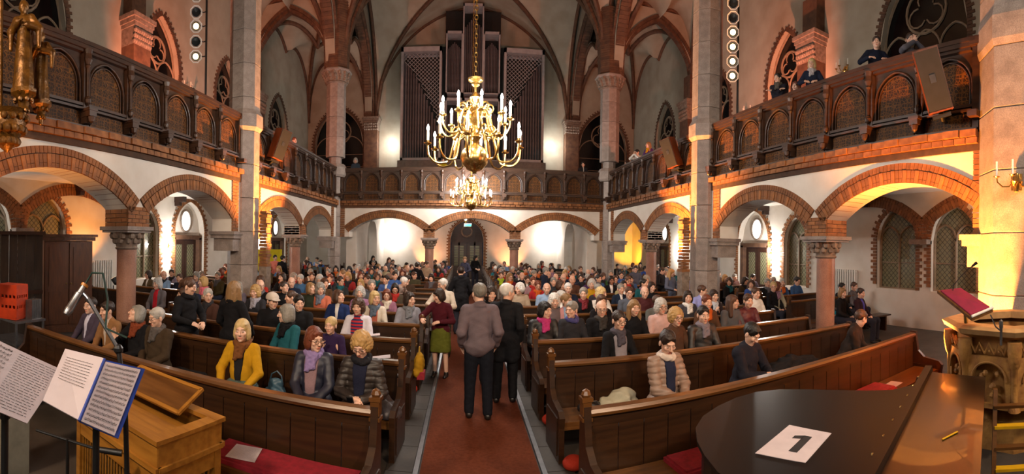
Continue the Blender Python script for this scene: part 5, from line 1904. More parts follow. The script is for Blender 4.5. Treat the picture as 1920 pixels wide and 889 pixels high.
def skeleton(p):
    """joint positions of a pose. p: dict(kind, lean, head=(yaw,pitch,roll), lh, rh (hand targets rel. to hips), build)"""
    J = {}
    k = p.get('kind', 'sit')
    lean = R(p.get('lean', 0)); side = R(p.get('side', 0))
    hz = 0.548 if k == 'sit' else 0.94
    J['hip'] = V3(0, 0, hz)
    def up(h, fwd=0.0): return V3(math.sin(side) * h, -math.sin(lean) * h - fwd * math.cos(lean), hz + h * math.cos(lean) * math.cos(side) - fwd * math.sin(lean) * 0)
    J['waist'] = up(0.14); J['chest'] = up(0.32, 0.01); J['neck'] = up(0.475, -0.005)
    for s, n in ((-1, 'l'), (1, 'r')):
        J['sh' + n] = up(0.432, -0.0) + V3(s * (0.152 if p.get('female', True) else 0.176), 0.005, 0)
    M = rot(*p.get('head', (0, 0, 0)))
    J['M'] = M
    hc = J['neck'] + V3(0, -0.028 - math.sin(lean) * 0.1, 0.165 if lean < 0.3 else 0.15)
    off = M @ Vector((0, -0.02, 0.0))
    J['head'] = hc + V3(off.x, off.y, 0)
    for s, n in ((-1, 'l'), (1, 'r')):
        tgt = p.get(n + 'h')
        if tgt is None:
            tgt = (s * 0.10, -0.30, 0.10) if k == 'sit' else (s * 0.26, -0.06, -0.12)
        W = J['hip'] + V3(*tgt)
        S = J['sh' + n]
        a, b = 0.285, 0.25
        d = W - S; L = np.linalg.norm(d)
        if L > a + b - 0.005: W = S + d / L * (a + b - 0.005); d = W - S; L = a + b - 0.005
        x = (a * a - b * b + L * L) / (2 * L)
        hh = math.sqrt(max(a * a - x * x, 0))
        pole = V3(*p.get(n + 'pole', (s * 0.8, 0.45, -0.6)))
        dn = d / L
        pl = nrm(pole - dn * (pole @ dn))
        J['el' + n] = S + dn * x + pl * hh
        J['wr' + n] = W
        J['hd' + n] = nrm(V3(*p[n + 'dir'])) if n + 'dir' in p else nrm(nrm(W - J['el' + n]) + V3(-s * 0.35, -0.1, -0.1))
        J['pn' + n] = V3(*p.get(n + 'palm', (-s * 0.5, 0.1, -0.8)))
        if k == 'sit':
            kn = V3(s * p.get('spread', 0.11), -0.45, 0.535); an = V3(s * p.get('spread', 0.11), -0.43, 0.09)
            J['hp' + n] = V3(s * 0.09, -0.02, hz - 0.02)
        else:
            st = p.get('step', 0.0) * s
            kn = V3(s * 0.105, -0.02 - st * 0.5, 0.50); an = V3(s * 0.115, 0.01 - st, 0.08)
            J['hp' + n] = V3(s * 0.09, 0, hz - 0.02)
        J['kn' + n], J['an' + n] = kn, an
    return J


HS = 1.10


def head_prims(f, J, female=False):
    M = J['M']; c = J['head']
    rows = np.array(M.transposed())          # rows are local axes in world
    def W(*l):
        v = M @ (Vector(l) * HS); return c + V3(v.x, v.y, v.z)
    j = 0.94 if female else 1.0
    g = f
    class f:
        @staticmethod
        def ell(c, r, M=None, k=.02, sub=False): g.ell(c, tuple(q * HS for q in r), M, k, sub)
        @staticmethod
        def cone(a, b, ra, rb, k=.02, sub=False): g.cone(a, b, ra * HS, rb * HS, k, sub)
    f.ell(W(0, .016, .032), (.074, .094, .088), rows, .012)
    f.ell(W(0, -.020, -.032), (.063 * j, .068, .080), rows, .02)
    f.ell(W(0, -.066, -.088), (.024 * j, .02, .02), rows, .02)
    f.cone(W(-.03, -.078, .028), W(.03, -.078, .028), .011, .011, .014)
    for s in (-1, 1):
        f.ell(W(s * .041, -.066, -.02), (.020, .018, .020), rows, .015)
        f.ell(W(s * .030, -.097, .005), (.015, .015, .011), rows, .008, sub=True)
        f.ell(W(s * .030, -.078, .005), (.0135, .0125, .0115), rows, .003)
        f.ell(W(s * .079, .010, -.008), (.009, .020, .032), rows, .006)
    f.cone(W(0, -.088, .012), W(0, -.106, -.024), .0075, .0115, .008)
    for s in (-1, 1):
        f.ell(W(s * .010, -.097, -.029), (.009, .010, .008), rows, .006)
    f.cone(W(-.017, -.083, -.0555), W(.017, -.083, -.0555), .0065, .0065, .006)
    f.cone(W(-.014, -.083, -.0665), W(.014, -.083, -.0665), .0075, .0075, .006)
    f.ell(W(0, -.095, -.061), (.018, .006, .0016), rows, .003, sub=True)


def face_colors(V, J):
    M = J['M']; c = J['head']
    L = (V - c) @ np.array(M) / HS        # into head frame
    x, y, z = L[:, 0], L[:, 1], L[:, 2]
    ax = np.abs(x)
    C = np.ones((len(V), 3))
    def mixin(w, colr):
        nonlocal C
        w = np.clip(w, 0, 1)[:, None]
        C = C * (1 - w) + np.array(colr) * w
    fr = y < -.05
    near = (np.abs(L) < .14).all(1)
    blush = np.exp(-(((ax - .042) / .02) ** 2 + ((z + .022) / .018) ** 2)) * (fr & near)
    mixin(blush * 0.35, (1.0, .72, .66))
    mixin(np.exp(-(((ax) / .021) ** 4 + ((z + .061) / .0115) ** 4)) * (fr & near & (y < -.07)), (.82, .42, .40))
    mixin(np.exp(-(((ax) / .018) ** 4 + ((z + .061) / .0028) ** 4)) * (fr & near & (y < -.07)), (.35, .16, .15))
    mixin(1.0 * np.exp(-(((ax - .030) / .019) ** 4 + ((z - .030) / .0052) ** 4)) * (fr & near), (.34, .27, .24))
    e = np.exp(-(((ax - .030) / .0125) ** 4 + ((z - .005) / .0068) ** 4)) * (fr & near)
    mixin(e, (1.05, 1.35, 1.6))
    mixin(np.exp(-(((ax - .030) / .0055) ** 4 + ((z - .005) / .0062) ** 4)) * (fr & near), (.16, .17, .18))
    mixin(np.exp(-(((ax - .030) / .0145) ** 4 + ((z - .0125) / .0022) ** 4)) * (fr & near), (.30, .24, .22))
    mixin(np.exp(-(((ax - .010) / .004) ** 2 + ((z + .036) / .003) ** 2)) * (fr & near) * .8, (.35, .2, .18))
    return C


def hand_prims(f, J, n, curl=35, fingers=True, spreadf=1.0):
    s = -1 if n == 'l' else 1
    W, d = J['wr' + n], J['hd' + n]
    pn = J['pn' + n]
    pn = nrm(pn - d * (pn @ d))           # palm normal
    sd = np.cross(d, pn)
    # thumb side: towards the middle of the body
    if sd @ V3(-s, 0, 0.25) < 0: sd = -sd
    rows = np.array([d, sd, pn])
    f.cone(W, W + d * .03, .024, .026, .012)
    f.ell(W + d * .052, (.046, .038, .0145), rows, .008)
    if not fingers:
        f.ell(W + d * .10 + pn * .02, (.04, .036, .018), rows, .01)
        return
    for i, (o, L) in enumerate(((.0305, .90), (.0105, 1.0), (-.0100, .93), (-.0295, .74))):
        b = W + d * .082 + sd * o * spreadf
        a = R(curl * .45)
        d1 = d * math.cos(a) + pn * math.sin(a) + sd * o * .5
        p1 = b + d1 * .043 * L
        a = R(curl * 1.2)
        d2 = d * math.cos(a) + pn * math.sin(a)
        p2 = p1 + d2 * .029 * L
        a = R(curl * 1.8)
        p3 = p2 + (d * math.cos(a) + pn * math.sin(a)) * .022 * L
        f.cone(b - d * .02, p1, .0086, .0078, .002)
        f.cone(p1, p2, .0078, .0072, .002)
        f.cone(p2, p3, .0072, .0062, .002)
    b = W + d * .028 + sd * .028
    t1 = b + (d * .6 + sd * .75 + pn * .35) * .036
    t2 = t1 + (d * .9 + sd * .15 + pn * .45) * .030
    f.cone(b, t1, .0125, .0102, .006)
    f.cone(t1, t2, .0102, .0085, .003)


def body_mesh(p, J, fine):
    k = p.get('kind', 'sit')
    zones = []
    hr = 0.14
    zones.append((J['head'] - hr, J['head'] + hr, 0.0052 if fine else 0.009))
    if fine:
        for n in 'lr':
            q = J['wr' + n] + J['hd' + n] * .06
            zones.append((q - .09, q + .09, 0.0055))
    lo = [-0.42, -0.78, -0.02]; hi = [0.42, 0.26, 1.42 if k == 'sit' else 1.86]
    ext = max(0.0, max(J['wrl'][2], J['wrr'][2]) + .2 - hi[2]); hi[2] += ext
    f = Field(lo, hi, 0.017 if fine else 0.021, zones)
    th = 1.0
    f.cone(J['hip'], J['waist'], .115, .098, .05)
    f.ell(J['hip'] + V3(0, 0.01, 0), (.155, .105, .10), None, .04)
    f.ell(J['chest'], (.150, .088, .165), None, .05)
    f.cone(J['shl'], J['shr'], .045, .045, .04)
    f.cone(J['neck'] - V3(0, 0, .03), J['head'] + V3(0, .012, -.055), .056, .050, .02)
    for n in 'lr':
        f.cone(J['sh' + n], J['el' + n], .043, .035, .02)
        f.cone(J['el' + n], J['wr' + n], .035, .025, .012)
        f.cone(J['hp' + n], J['kn' + n], .078, .054, .03)
        f.cone(J['kn' + n], J['an' + n] + V3(0, 0, .02), .052, .036, .02)
        f.cone(J['an' + n] + V3(0, .02, -.04), J['an' + n] + V3(0, -.11, -.055), .03, .024, .02)
        hand_prims(f, J, n, p.get('curl', 35), fine)
    head_prims(f, J, p.get('female', True))
    V, Q = f.surface()
    return fast_mesh('person', V, Q, skin, True, face_colors(V, J))


def top_mesh(p, J, h, th=1.0, long=False, m=None, sleeves=True, name='jacket'):
    k = p.get('kind', 'sit')
    f = Field([-0.5, -0.70, 0.2 if k == 'sit' else 0.3], [0.5, 0.32, 1.2 if k == 'sit' else 1.62], h)
    g = 0.014 * th
    bld = p.get('build', 0.92 if p.get('female', True) else 1.0)
    f.cone(J['hip'] + V3(0, 0, .0), J['waist'], (.125 * bld + g), (.108 * bld + g), .05)
    f.ell(J['hip'] + V3(0, 0.005, 0.0), (.165 * bld + g, .118 * bld + g, .11), None, .04)
    f.ell(J['waist'] + V3(0, -.02, .02), (.145 * bld + g, .112 * bld + g, .14), None, .05)
    f.ell(J['chest'] + V3(0, -.005, .0), (.158 * bld + g, .100 * bld + g, .17), None, .05)
    f.cone(J['shl'] + V3(.01, 0, .0), J['shr'] - V3(.01, 0, .0), .048 + g, .048 + g, .04)
    f.cone(J['neck'] + V3(0, .01, -.01), J['shl'] + V3(.03, 0, .01), .05 + g * .5, .04 + g * .5, .04)
    f.cone(J['neck'] + V3(0, .01, -.01), J['shr'] + V3(-.03, 0, .01), .05 + g * .5, .04 + g * .5, .04)
    f.cone(J['neck'] - V3(0, 0, .06), J['neck'] + V3(0, 0, .015), .072 + g * .6, .058 + g * .6, .03)
    if long:
        for n in 'lr':
            if k == 'sit':
                f.cone(J['hp' + n], J['hp' + n] * .45 + J['kn' + n] * .55 + V3(0, 0, .0), .124, .108, .04)
            else:
                f.cone(J['hp' + n], J['hp' + n] - V3(0, 0, .24), .12, .125, .05)
    elif k != 'sit':
        f.cone(J['hip'] + V3(-.06, 0, .0), J['hip'] + V3(.06, 0, -.04), .115 + g * .5, .115 + g * .5, .03)
    if sleeves:
        for n in 'lr':
            f.cone(J['sh' + n] - V3(0, 0, .005), J['el' + n], .050 + g, .042 + g, .02)
            e = J['wr' + n] - nrm(J['wr' + n] - J['el' + n]) * .012
            f.cone(J['el' + n], e, .042 + g, .031 + g * .7, .012)
    if th > 1.15:
        c = J['neck'] + V3(0, .004, -.002)
        ring = [c + V3(.080 * math.cos(a), .074 * math.sin(a), .022 * math.sin(a) + .004) for a in np.linspace(-PI * .32, PI * 1.32, 12)]
        for a, b in zip(ring[:-1], ring[1:]): f.cone(a, b, .021, .021, .01)
    f.noise(0.0030 * min(th, 1.3), 32, p.get('seed', 1.0))
    if m is quilt:
        Z = np.broadcast_to(f.ax[2][None, None, :], f.D.shape); Y = np.broadcast_to(f.ax[1][None, :, None], f.D.shape)
        f.D += (0.011 * (1 - np.abs(np.sin((Z + .12 * Y) * PI / 0.062))) ** 2).astype(np.float32)
    if not long and k == 'sit':
        f.cut((0, 0, 0.43), (0, 0, -1))
    V, Q = f.surface()
    return fast_mesh(name, V, Q, m or cloth, True)


def shirt_mesh(p, J, h, w0=.035, w1=.075, name='shirt'):
    k = p.get('kind', 'sit')
    bld = p.get('build', 0.92 if p.get('female', True) else 1.0)
    g = .014 * p.get('jt', 1.0) + .004 + .003 * p.get('jt', 1.0)
    f = Field([-0.16, -0.55, J['hip'][2] - .05], [0.16, 0.05, J['neck'][2] + .08], h)
    f.cone(J['hip'] + V3(0, 0, .05), J['waist'], .128 * bld + g, .112 * bld + g, .05)
    f.ell(J['waist'] + V3(0, -.02, .02), (.145 * bld + g, .118 * bld + g, .14), None, .05)
    f.ell(J['chest'] + V3(0, -.005, .0), (.158 * bld + g, .106 * bld + g, .17), None, .05)
    f.cone(J['neck'] - V3(0, 0, .06), J['neck'] + V3(0, -.004, .022), .075 + g * .6, .062 + g * .6, .03)
    X, Y, Z = np.meshgrid(*f.ax, indexing='ij')
    zz = np.clip((J['neck'][2] - Z) / .4, 0, 1)
    w = w1 * (1 - zz) + w0 * zz
    f.D = np.maximum(f.D, (np.abs(X - (J['chest'][0] * 0)) - w).astype(np.float32))
    f.D = np.maximum(f.D, (Y - (J['neck'][1] - .02) * 0 - (J['waist'][1] + (J['neck'][1] - J['waist'][1]) * np.clip((Z - J['waist'][2]) / .33, 0, 1)) + .03).astype(np.float32))
    r = f.surface()
    return fast_mesh(name, r[0], r[1], cloth, True) if r else None


def legs_mesh(p, J, h, skirt=False, m=None):
    k = p.get('kind', 'sit')
    f = Field([-0.36, -0.66, -0.01], [0.36, 0.26, 0.72 if k == 'sit' else 1.08], h)
    if skirt and k == 'sit':
        f.ell(J['hip'] + V3(0, 0, -.02), (.175, .13, .10), None, .04)
        f.cone(J['hpl'], J['knl'], .105, .085, .06); f.cone(J['hpr'], J['knr'], .105, .085, .06)
        f.cone((J['hpl'] + J['hpr']) / 2, (J['knl'] + J['knr']) / 2, .10, .09, .06)
        f.cone(J['knl'], J['knl'] - V3(0, .0, .16), .09, .09, .05); f.cone(J['knr'], J['knr'] - V3(0, .0, .16), .09, .09, .05)
    elif skirt:
        f.cone(J['hip'] + V3(0, 0, .06), J['hip'] - V3(0, 0, .06), .135, .15, .04)
        f.cone(J['hip'] - V3(.05, 0, .1), V3(-.07, -.01, .52), .13, .14, .06)
        f.cone(J['hip'] - V3(-.05, 0, .1), V3(.07, -.01, .52), .13, .14, .06)
        f.cut((0, 0, .5), (0, 0, -1))
    else:
        f.ell(J['hip'] + V3(0, 0.01, 0), (.165, .122, .11), None, .04)
        for n in 'lr':
            f.cone(J['hp' + n], J['kn' + n], .104, .078, .03)
            f.cone(J['kn' + n], J['an' + n] + V3(0, .0, .01), .074, .062, .02)
    f.noise(0.003, 38, 2.0)
    V, Q = f.surface()
    return fast_mesh('skirt' if skirt else 'trousers', V, Q, m or cloth, True)


def hair_mesh(style, h=0.0085):
    """in the head frame, origin at the head centre, face towards -y"""
    f = Field([-0.17, -0.15, -0.36 if style in ('long', 'veil') else -0.2], [0.17, 0.25, 0.2], h)
    big = style in ('curly', 'fluffy')
    e = 0.011 if big else 0.002
    f.ell((0, .020, .038), (.080 + e, .098 + e, .090 + e), None, .01)
    if style in ('bob', 'curly', 'fluffy', 'page'):
        z = -.035 if style != 'fluffy' else -.005
        for s in (-1, 1):
            f.ell((s * .062, .018, z), (.032 + e, .058 + e, .072), None, .03)
        f.ell((0, .070, z), (.070, .046 + e, .085), None, .03)
        if style in ('bob', 'page'):
            f.cone((-.045, -.062, .074), (.05, -.058, .078), .011, .011, .02)
    if style == 'long':
        for s in (-1, 1):
            f.cone((s * .075, .02, .02), (s * .085, .0, -.22), .036, .04, .03)
        f.ell((0, .075, -.08), (.09, .05, .17), None, .03)
        f.cone((-.04, -.060, .080), (.04, -.060, .080), .012, .012, .02)
    if style in ('pony', 'bun'):
        f.ell((0, .125 if style == 'bun' else .12, .03), (.038, .038, .038), None, .02)
        if style == 'pony':
            f.cone((0, .13, .02), (0, .15, -.14), .03, .018, .02)
    if style == 'short':
        f.cone((-.035, -.056, .084), (.035, -.056, .084), .014, .014, .02)
    if style == 'bald':
        f = Field([-0.17, -0.15, -0.2], [0.17, 0.25, 0.2], h)
        for s in (-1, 1):
            f.ell((s * .066, .035, -.002), (.018, .055, .045), None, .02)
        f.ell((0, .085, -.005), (.062, .035, .058), None, .02)
    # clear the face and the ears
    if style != 'bald':
        up = .071 if style in ('short', 'bun', 'pony') else .066
        f.ell((0, -.112, up - .10), (.063, .062 if style != 'short' else .085, .10), None, .012, sub=True)
        f.ell((0, -.05, -.09), (.060, .07, .055), None, .012, sub=True)
        if style in ('short', 'bun', 'pony'):
            for s in (-1, 1):
                f.ell((s * .095, -.01, -.03), (.035, .06, .05), None, .01, sub=True)
            f.cut((0, 0, -.062), (0, 0, -1))
            f.ell((0, .02, -.11), (.12, .10, .05), None, .01, sub=True)
    f.noise(0.006 if big else 0.0024, 85 if big else 120, 0.6)
    V, Q = f.surface()
    return fast_mesh('hair', V, Q, hairm, True)


_hair = {}
HAIRS = ('short', 'bob', 'curly', 'fluffy', 'long', 'pony', 'bun', 'bald')


def get_hair(st):
    if st not in _hair: _hair[st] = hair_mesh(st)
    return _hair[st]


def scarf_mesh(J, h=0.012, loose=True):
    c = J['neck'] + V3(0, -.012, .02)
    f = Field(c - V3(.18, .22, .26), c + V3(.18, .16, .14), h)
    n = 14
    pts = [c + V3(.074 * math.cos(a), .068 * math.sin(a) - .01, .012 * math.sin(a * 2) + .016 * math.sin(a)) for a in np.linspace(0, 2 * PI, n + 1)]
    for a, b in zip(pts[:-1], pts[1:]):
        f.cone(a, b, .034, .034, .02)
    if loose:
        f.cone(c + V3(-.02, -.085, -.01), c + V3(-.035, -.13, -.16), .034, .03, .03)
        f.cone(c + V3(.03, -.085, -.01), c + V3(.03, -.125, -.13), .034, .032, .03)
    f.noise(0.006, 75, 1.4)
    V, Q = f.surface()
    return fast_mesh('scarf', V, Q, cloth, True)


def glasses_mesh():
    b = MB()
    for s in (-1, 1):
        b.tube([(s * .031 + .022 * math.cos(a), -.101, .004 + .017 * math.sin(a)) for a in np.linspace(0, 2 * PI, 13)[:-1]], 0.0022, 5, close=True)
        b.tube([(s * .053, -.099, .008), (s * .078, -.04, .008), (s * .080, .01, .004)], 0.002, 5)
    b.tube([(-.009, -.104, .006), (.009, -.104, .006)], 0.0022, 5)
    return b.mesh('glasses', glassm)


def cap_mesh(kind):
    f = Field([-0.16, -0.22, -0.02], [0.16, 0.18, 0.2], 0.008)
    if kind == 'cap':
        f.ell((0, .018, .050), (.100, .118, .088), None, .01)
        f.cut((0, 0, .030), (0, 0, -1))
        f.ell((0, -.12, .046), (.07, .065, .012), None, .012)
    else:
        f.ell((0, .022, .045), (.098, .116, .10), None, .01)
        f.cut((0, -.02, .035), (0, -.25, -1))
    V, Q = f.surface()
    return fast_mesh('hat', V, Q, cloth, True)


GL = glasses_mesh()
_pose_cache = {}


def pose_set(key, p, fine):
    if key in _pose_cache: return _pose_cache[key]
    J = skeleton(p)
    d = {'J': J, 'p': p, 'fine': fine, 'm': {}, 'body': body_mesh(p, J, fine)}
    _pose_cache[key] = d
    return d


def get_part(ps, what, fn):
    if what not in ps['m']: ps['m'][what] = fn()
    return ps['m'][what]


def person(label, ps, loc, rz, skin_c, hair_st, hair_c, top_c, leg_c=(.02, .02, .03), top_m=None, top_th=1.0, long=False, scarf=None, scarf_loose=True, glasses=False,
           shirt=None, shirt_w=(.035, .075), hat=None, skirt=False, skirt_m=None, group='audience in the pews', scale=1.0, sleeves=True, shoes=True, top_name='jacket', cat='person'):
    J, p = ps['J'], ps['p']
    h = 0.0105 if ps['fine'] else 0.02
    t = obj('person', ps['body'], None, label, cat, group, None, loc, (0, 0, rz), skin_c)
    t.scale = (scale,) * 3
    if len(label.split()) > 16: print('LONG', label)
    hm = Matrix.Translation(Vector(J['head'])) @ J['M'].to_4x4() @ Matrix.Scale(HS, 4)
    if hair_st:
        o = obj('hair', get_hair(hair_st), t, color=hair_c); o.matrix_local = hm
    if hat:
        o = obj('hat', get_part(ps, 'hat' + hat[0], lambda: cap_mesh(hat[0])), t, color=hat[1]); o.matrix_local = hm
    if glasses:
        o = obj('glasses', GL, t); o.matrix_local = hm
    mk = top_m or cloth
    o = obj(top_name, get_part(ps, ('top', top_th, long, mk.name, sleeves, p.get('build')), lambda: top_mesh(p, J, h, top_th, long, mk, sleeves, top_name)), t, color=top_c)
    o = obj('skirt' if skirt else 'trousers', get_part(ps, ('legs', skirt, (skirt_m or cloth).name), lambda: legs_mesh(p, J, h * 1.1, skirt, skirt_m)), t, color=leg_c)
    if shirt:
        q = dict(p); q['jt'] = top_th
        o = obj('shirt', get_part(ps, ('shirt', shirt_w), lambda: shirt_mesh(q, J, 0.011 if ps['fine'] else 0.018, *shirt_w)), t, color=shirt)
    if scarf:
        o = obj('scarf', get_part(ps, ('scarf', scarf_loose), lambda: scarf_mesh(J, 0.011 if ps['fine'] else 0.016, scarf_loose)), t, color=scarf)
    if shoes:
        for n in 'lr':
            a = J['an' + n]
            def mk_shoe():
                f = Field([-.08, -.22, -.02], [.08, .09, .12], 0.012)
                f.cone((0, .02, .04), (0, -.02, .03), .042, .04, .02); f.cone((0, -.02, .035), (0, -.13, .027), .04, .034, .02)
                f.cut((0, 0, 0.0), (0, 0, -1))
                f.cone((0, .02, .05), (0, .0, .09), .04, .042, .02)
                V, Q = f.surface()
                return fast_mesh('shoe', V, Q, shoem, True)
            if 'shoe' not in _pose_cache: _pose_cache['shoe'] = mk_shoe()
            obj('shoe', _pose_cache['shoe'], t, loc=(a[0], a[1], 0))
    return t
# ================================================================== THE AUDIENCE
def seat_at(side, k, u, back=0.28):
    """place on pew k seen in column u of the photograph"""
    tn = math.tan((u - XV) / F)
    x0, y0, a = pew_point(side, k, 0.0, back)
    x1, y1, _ = pew_point(side, k, 1.0, back)
    dx, dy = x1 - x0, y1 - y0
    d = (tn * y0 - x0) / (dx - tn * dy)
    return d, (x0 + dx * d, y0 + dy * d, 0.0), a


TONE = [(1, 1, 1), (1.0, .93, .88), (.92, .86, .80), (1.06, 1.0, .96), (.85, .72, .62)]
HC = dict(black='#15110f', dark='#2a1d16', brown='#4a3020', auburn='#6b3520', light='#8a6a44', blond='#b8935a', fair='#cdb27c', grey='#8c8880', silver='#b9b6b0', white='#dedad4')
CC = dict(black='#121216', navy='#1a2236', grey='#5d5b60', charcoal='#2b2b30', brown='#4a3426', olive='#4c4530', beige='#a08c76', cream='#cfc4b4', white='#ddd9d4', wine='#54141e', red='#a02a24', pink='#c98a90', blue='#3a5a94',
          lightblue='#8fa6c4', teal='#1d5660', turquoise='#2aa0b0', green='#3c5a34', lime='#a8c832', purple='#4a2a5c', mauve='#8a6a80', orange='#c05a20', mustard='#b98a14', yellow='#d8c020', rust='#8a4020')
for _d in (HC, CC):
    for _k in list(_d): _d[_k] = srgb(_d[_k])

FP = {}


def fine_pose(key, **kw):
    FP[key] = pose_set('f_' + key, dict(kw), True)
    return FP[key]


occ = {}


def sit(label, side, k, u, ps, hair, hc, top, rz=0.0, lift=0.0, shift=0.0, **kw):
    d, loc, a = seat_at(side, k, u, .42 if k == 1 else .28)
    occ.setdefault((side, k), []).append(d)
    loc = (loc[0], loc[1] + shift, lift)
    kw['scale'] = kw.get('scale', 1.0) * (1.03 if k == 1 else 1.05)
    return person(label, ps, loc, a + R(rz), kw.pop('tone', TONE[0]), hair, HC[hc] if isinstance(hc, str) else hc, CC[top] if isinstance(top, str) else top, **kw)


# ---- the row right behind the front pew
lap = dict(lh=(-0.09, -0.27, 0.075), rh=(0.09, -0.29, 0.075))
ps = fine_pose('yellow', head=(12, 0, 0), lh=(-.14, -.28, .07), rh=(.16, -.30, .06), curl=25)
sit('blond woman in a mustard cardigan with brown scarf, alone on the second pew', 'L', 1, 458, ps, 'bob', 'fair', 'mustard', rz=6, scarf=srgb('#6e4424'), shirt=(.012, .012, .014), skirt=True, leg_c=(1, 1, 1), skirt_m=striped_skirt, top_name='cardigan')
ps = fine_pose('purple', head=(48, 6, 0), lh=(-.05, -.30, .06), rh=(.10, -.30, .06), curl=20)
sit('auburn-haired woman in fur-trimmed navy jacket and lilac scarf, looking towards the aisle', 'L', 1, 592, ps, 'page' if False else 'bob', 'auburn', (.012, .014, .03), rz=4, scarf=srgb('#8a78a8'), glasses=True, shirt=srgb('#8a7076'), shirt_w=(.05, .085), top_m=leather, long=True)
ps = fine_pose('phone', head=(-4, 26, 0), lh=(-.04, -.30, .16), rh=(.06, -.30, .15), curl=60, lean=5, build=1.02)
sit('woman with short fluffy blond hair and dark puffer jacket, reading her phone', 'L', 1, 684, ps, 'fluffy', 'blond', srgb('#2a2320'), rz=2, glasses=True, shirt=(.01, .012, .03), shirt_w=(.045, .08), top_m=quilt, top_th=1.5, long=True, scarf=(.012, .012, .016), scarf_loose=False)
d_, l_, a_ = seat_at('L', 1, 684)
ph = thing('phone', 'small black phone in the hands of the dark-jacketed woman', 'phone', (l_[0] + .0, l_[1] - .54, .735), a_)
MB().box((0, 0, 0), (.065, .012, .12), m=Matrix.Rotation(R(35), 4, 'X')).build('phone_body', black, ph)
MB().box((0, -.0075, 0), (.056, .002, .105), m=Matrix.Rotation(R(35), 4, 'X')).build('phone_screen', night_glass, ph)
ps = fine_pose('oldman', head=(-12, 12, 0), female=False, lh=(-.07, -.27, .07), rh=(.07, -.27, .06), curl=40)
sit('elderly white-haired man with glasses in an olive-brown parka', 'L', 1, 300, ps, 'short', 'silver', srgb('#3d3022'), rz=-4, glasses=True, scarf=srgb('#55504e'), scarf_loose=True, top_th=1.5, long=True)
ps = fine_pose('clap', head=(-28, -24, -14), lh=(-.16, -.30, .30), rh=(.0, -.27, .10), curl=15, ldir=(-.2, -.1, 1), lpalm=(1, -.3, 0))
sit('grey-haired woman in black coat tilting her face upwards with raised hand', 'L', 1, 262, ps, 'bob', 'grey', 'black', scarf=srgb('#7a3a22'), top_th=1.3)
ps = fine_pose('checked', head=(-14, 8, 0), lh=(-.06, -.33, .07), rh=(.04, -.33, .06), lean=8)
sit('dark-haired woman in beige checked jumper leaning forward with folded hands', 'L', 1, 214, ps, 'short', 'dark', srgb('#8a6440'), shirt=srgb('#c8bcb2'), shirt_w=(.0, .04), lift=0.0)
ps = fine_pose('sweater', head=(8, 3, 0), female=False, lh=(-.20, -.25, .07), rh=(.06, -.32, .05))
sit('man in grey-purple jumper with open pale shirt, outermost on the second pew', 'L', 1, 174, ps, 'short', 'dark', srgb('#453c4c'), shirt=srgb('#c6c6dc'), shirt_w=(.0, .05))

# ---- piano side, the same row
ps = fine_pose('beige', head=(-10, 24, 0), lh=(-.02, -.31, .10), rh=(.06, -.31, .09), curl=55, lean=4)
sit('woman in beige quilted jacket and cream scarf looking down, hands clasped', 'R', 1, 1240, ps, 'short', 'dark', srgb('#8c7465'), rz=6, shift=-.10, scarf=srgb('#cfc0b4'), scarf_loose=False, shirt=srgb('#20263c'), shirt_w=(.05, .07), top_m=quilt, top_th=1.7, long=True, leg_c=srgb('#3a4a68'))
ps = fine_pose('texting', head=(6, 34, 0), female=False, lh=(.02, -.34, .16), rh=(.10, -.35, .17), curl=60, lean=10)
sit('young dark-haired man in a dark coat bent over his phone', 'R', 1, 1386, ps, 'short', 'black', (.012, .012, .02), rz=12, shift=-.10, top_th=1.5, long=True)
ps = fine_pose('leaning', head=(55, 28, 0), female=False, lh=(.10, -.34, .05), rh=(.22, -.34, .06), lean=18, side=10)
sit('person in brown coat bending forward at the far end of the second pew', 'R', 1, 1578, ps, 'short', 'brown', srgb('#2b211c'), rz=25, shift=-.12, top_th=1.7, long=True)

# ---- third pew row and behind: closer portraits
A = fine_pose('A', head=(0, 4, 0), **lap)
Bp = fine_pose('B', head=(-18, 4, 0), **lap)
Cp = fine_pose('C', head=(38, 2, 0), **lap)
Dp = fine_pose('D', head=(-48, 4, 0), **lap)
Ep = fine_pose('E', head=(-10, 6, 0), female=False, **lap)
Gp = fine_pose('G', head=(28, 6, 0), female=False, **lap)
Hp = fine_pose('H', head=(60, -12, 0), **lap)
child = fine_pose('child', head=(-4, 2, 0), lh=(-.08, -.22, .30), rh=(.1, -.27, .07), ldir=(.1, -.3, 1), build=.78)
st_side = fine_pose('stside', kind='stand', head=(30, 14, 0), lh=(-.12, -.26, .12), rh=(.14, -.24, .10))
st_back = fine_pose('stback', kind='stand', head=(0, 0, 0), female=True, lh=(-.2, -.2, .0), rh=(.2, -.2, .0))
sit('grey-haired woman in teal coat with black scarf, turned away in profile', 'L', 2, 543, Dp, 'bob', 'grey', 'teal', rz=-25, scarf=CC['black'])
sit('blond girl in dark patterned jumper resting her chin on her hand', 'L', 2, 624, child, 'bun', 'fair', srgb('#2c1c40'), scale=.86, lift=.06)
sit('dark curly-haired woman in red and navy striped top with white cardigan', 'L', 3, 674, A, 'curly', 'brown', srgb('#d8d4e0'), shirt=(1, 1, 1), shirt_w=(.09, .10), top_name='cardigan')
for o in list(col.objects)[-8:]:
    if o.name.startswith('shirt'):
        o.data = o.data.copy(); o.data.materials[0] = striped
sit('man in white flat cap and black jacket looking towards the aisle', 'L', 3, 512, Gp, 'short', 'dark', 'black', rz=22, hat=('cap', srgb('#c8bcb0')))
sit('dark-haired man half hidden behind the teal coat', 'L', 3, 562, Gp, 'short', 'black', 'black', rz=8)
sit('curly grey-blond woman with grey scarf tied over a dark coat', 'L', 4, 481, A, 'curly', 'blond', 'charcoal', scarf=srgb('#9a98a4'))
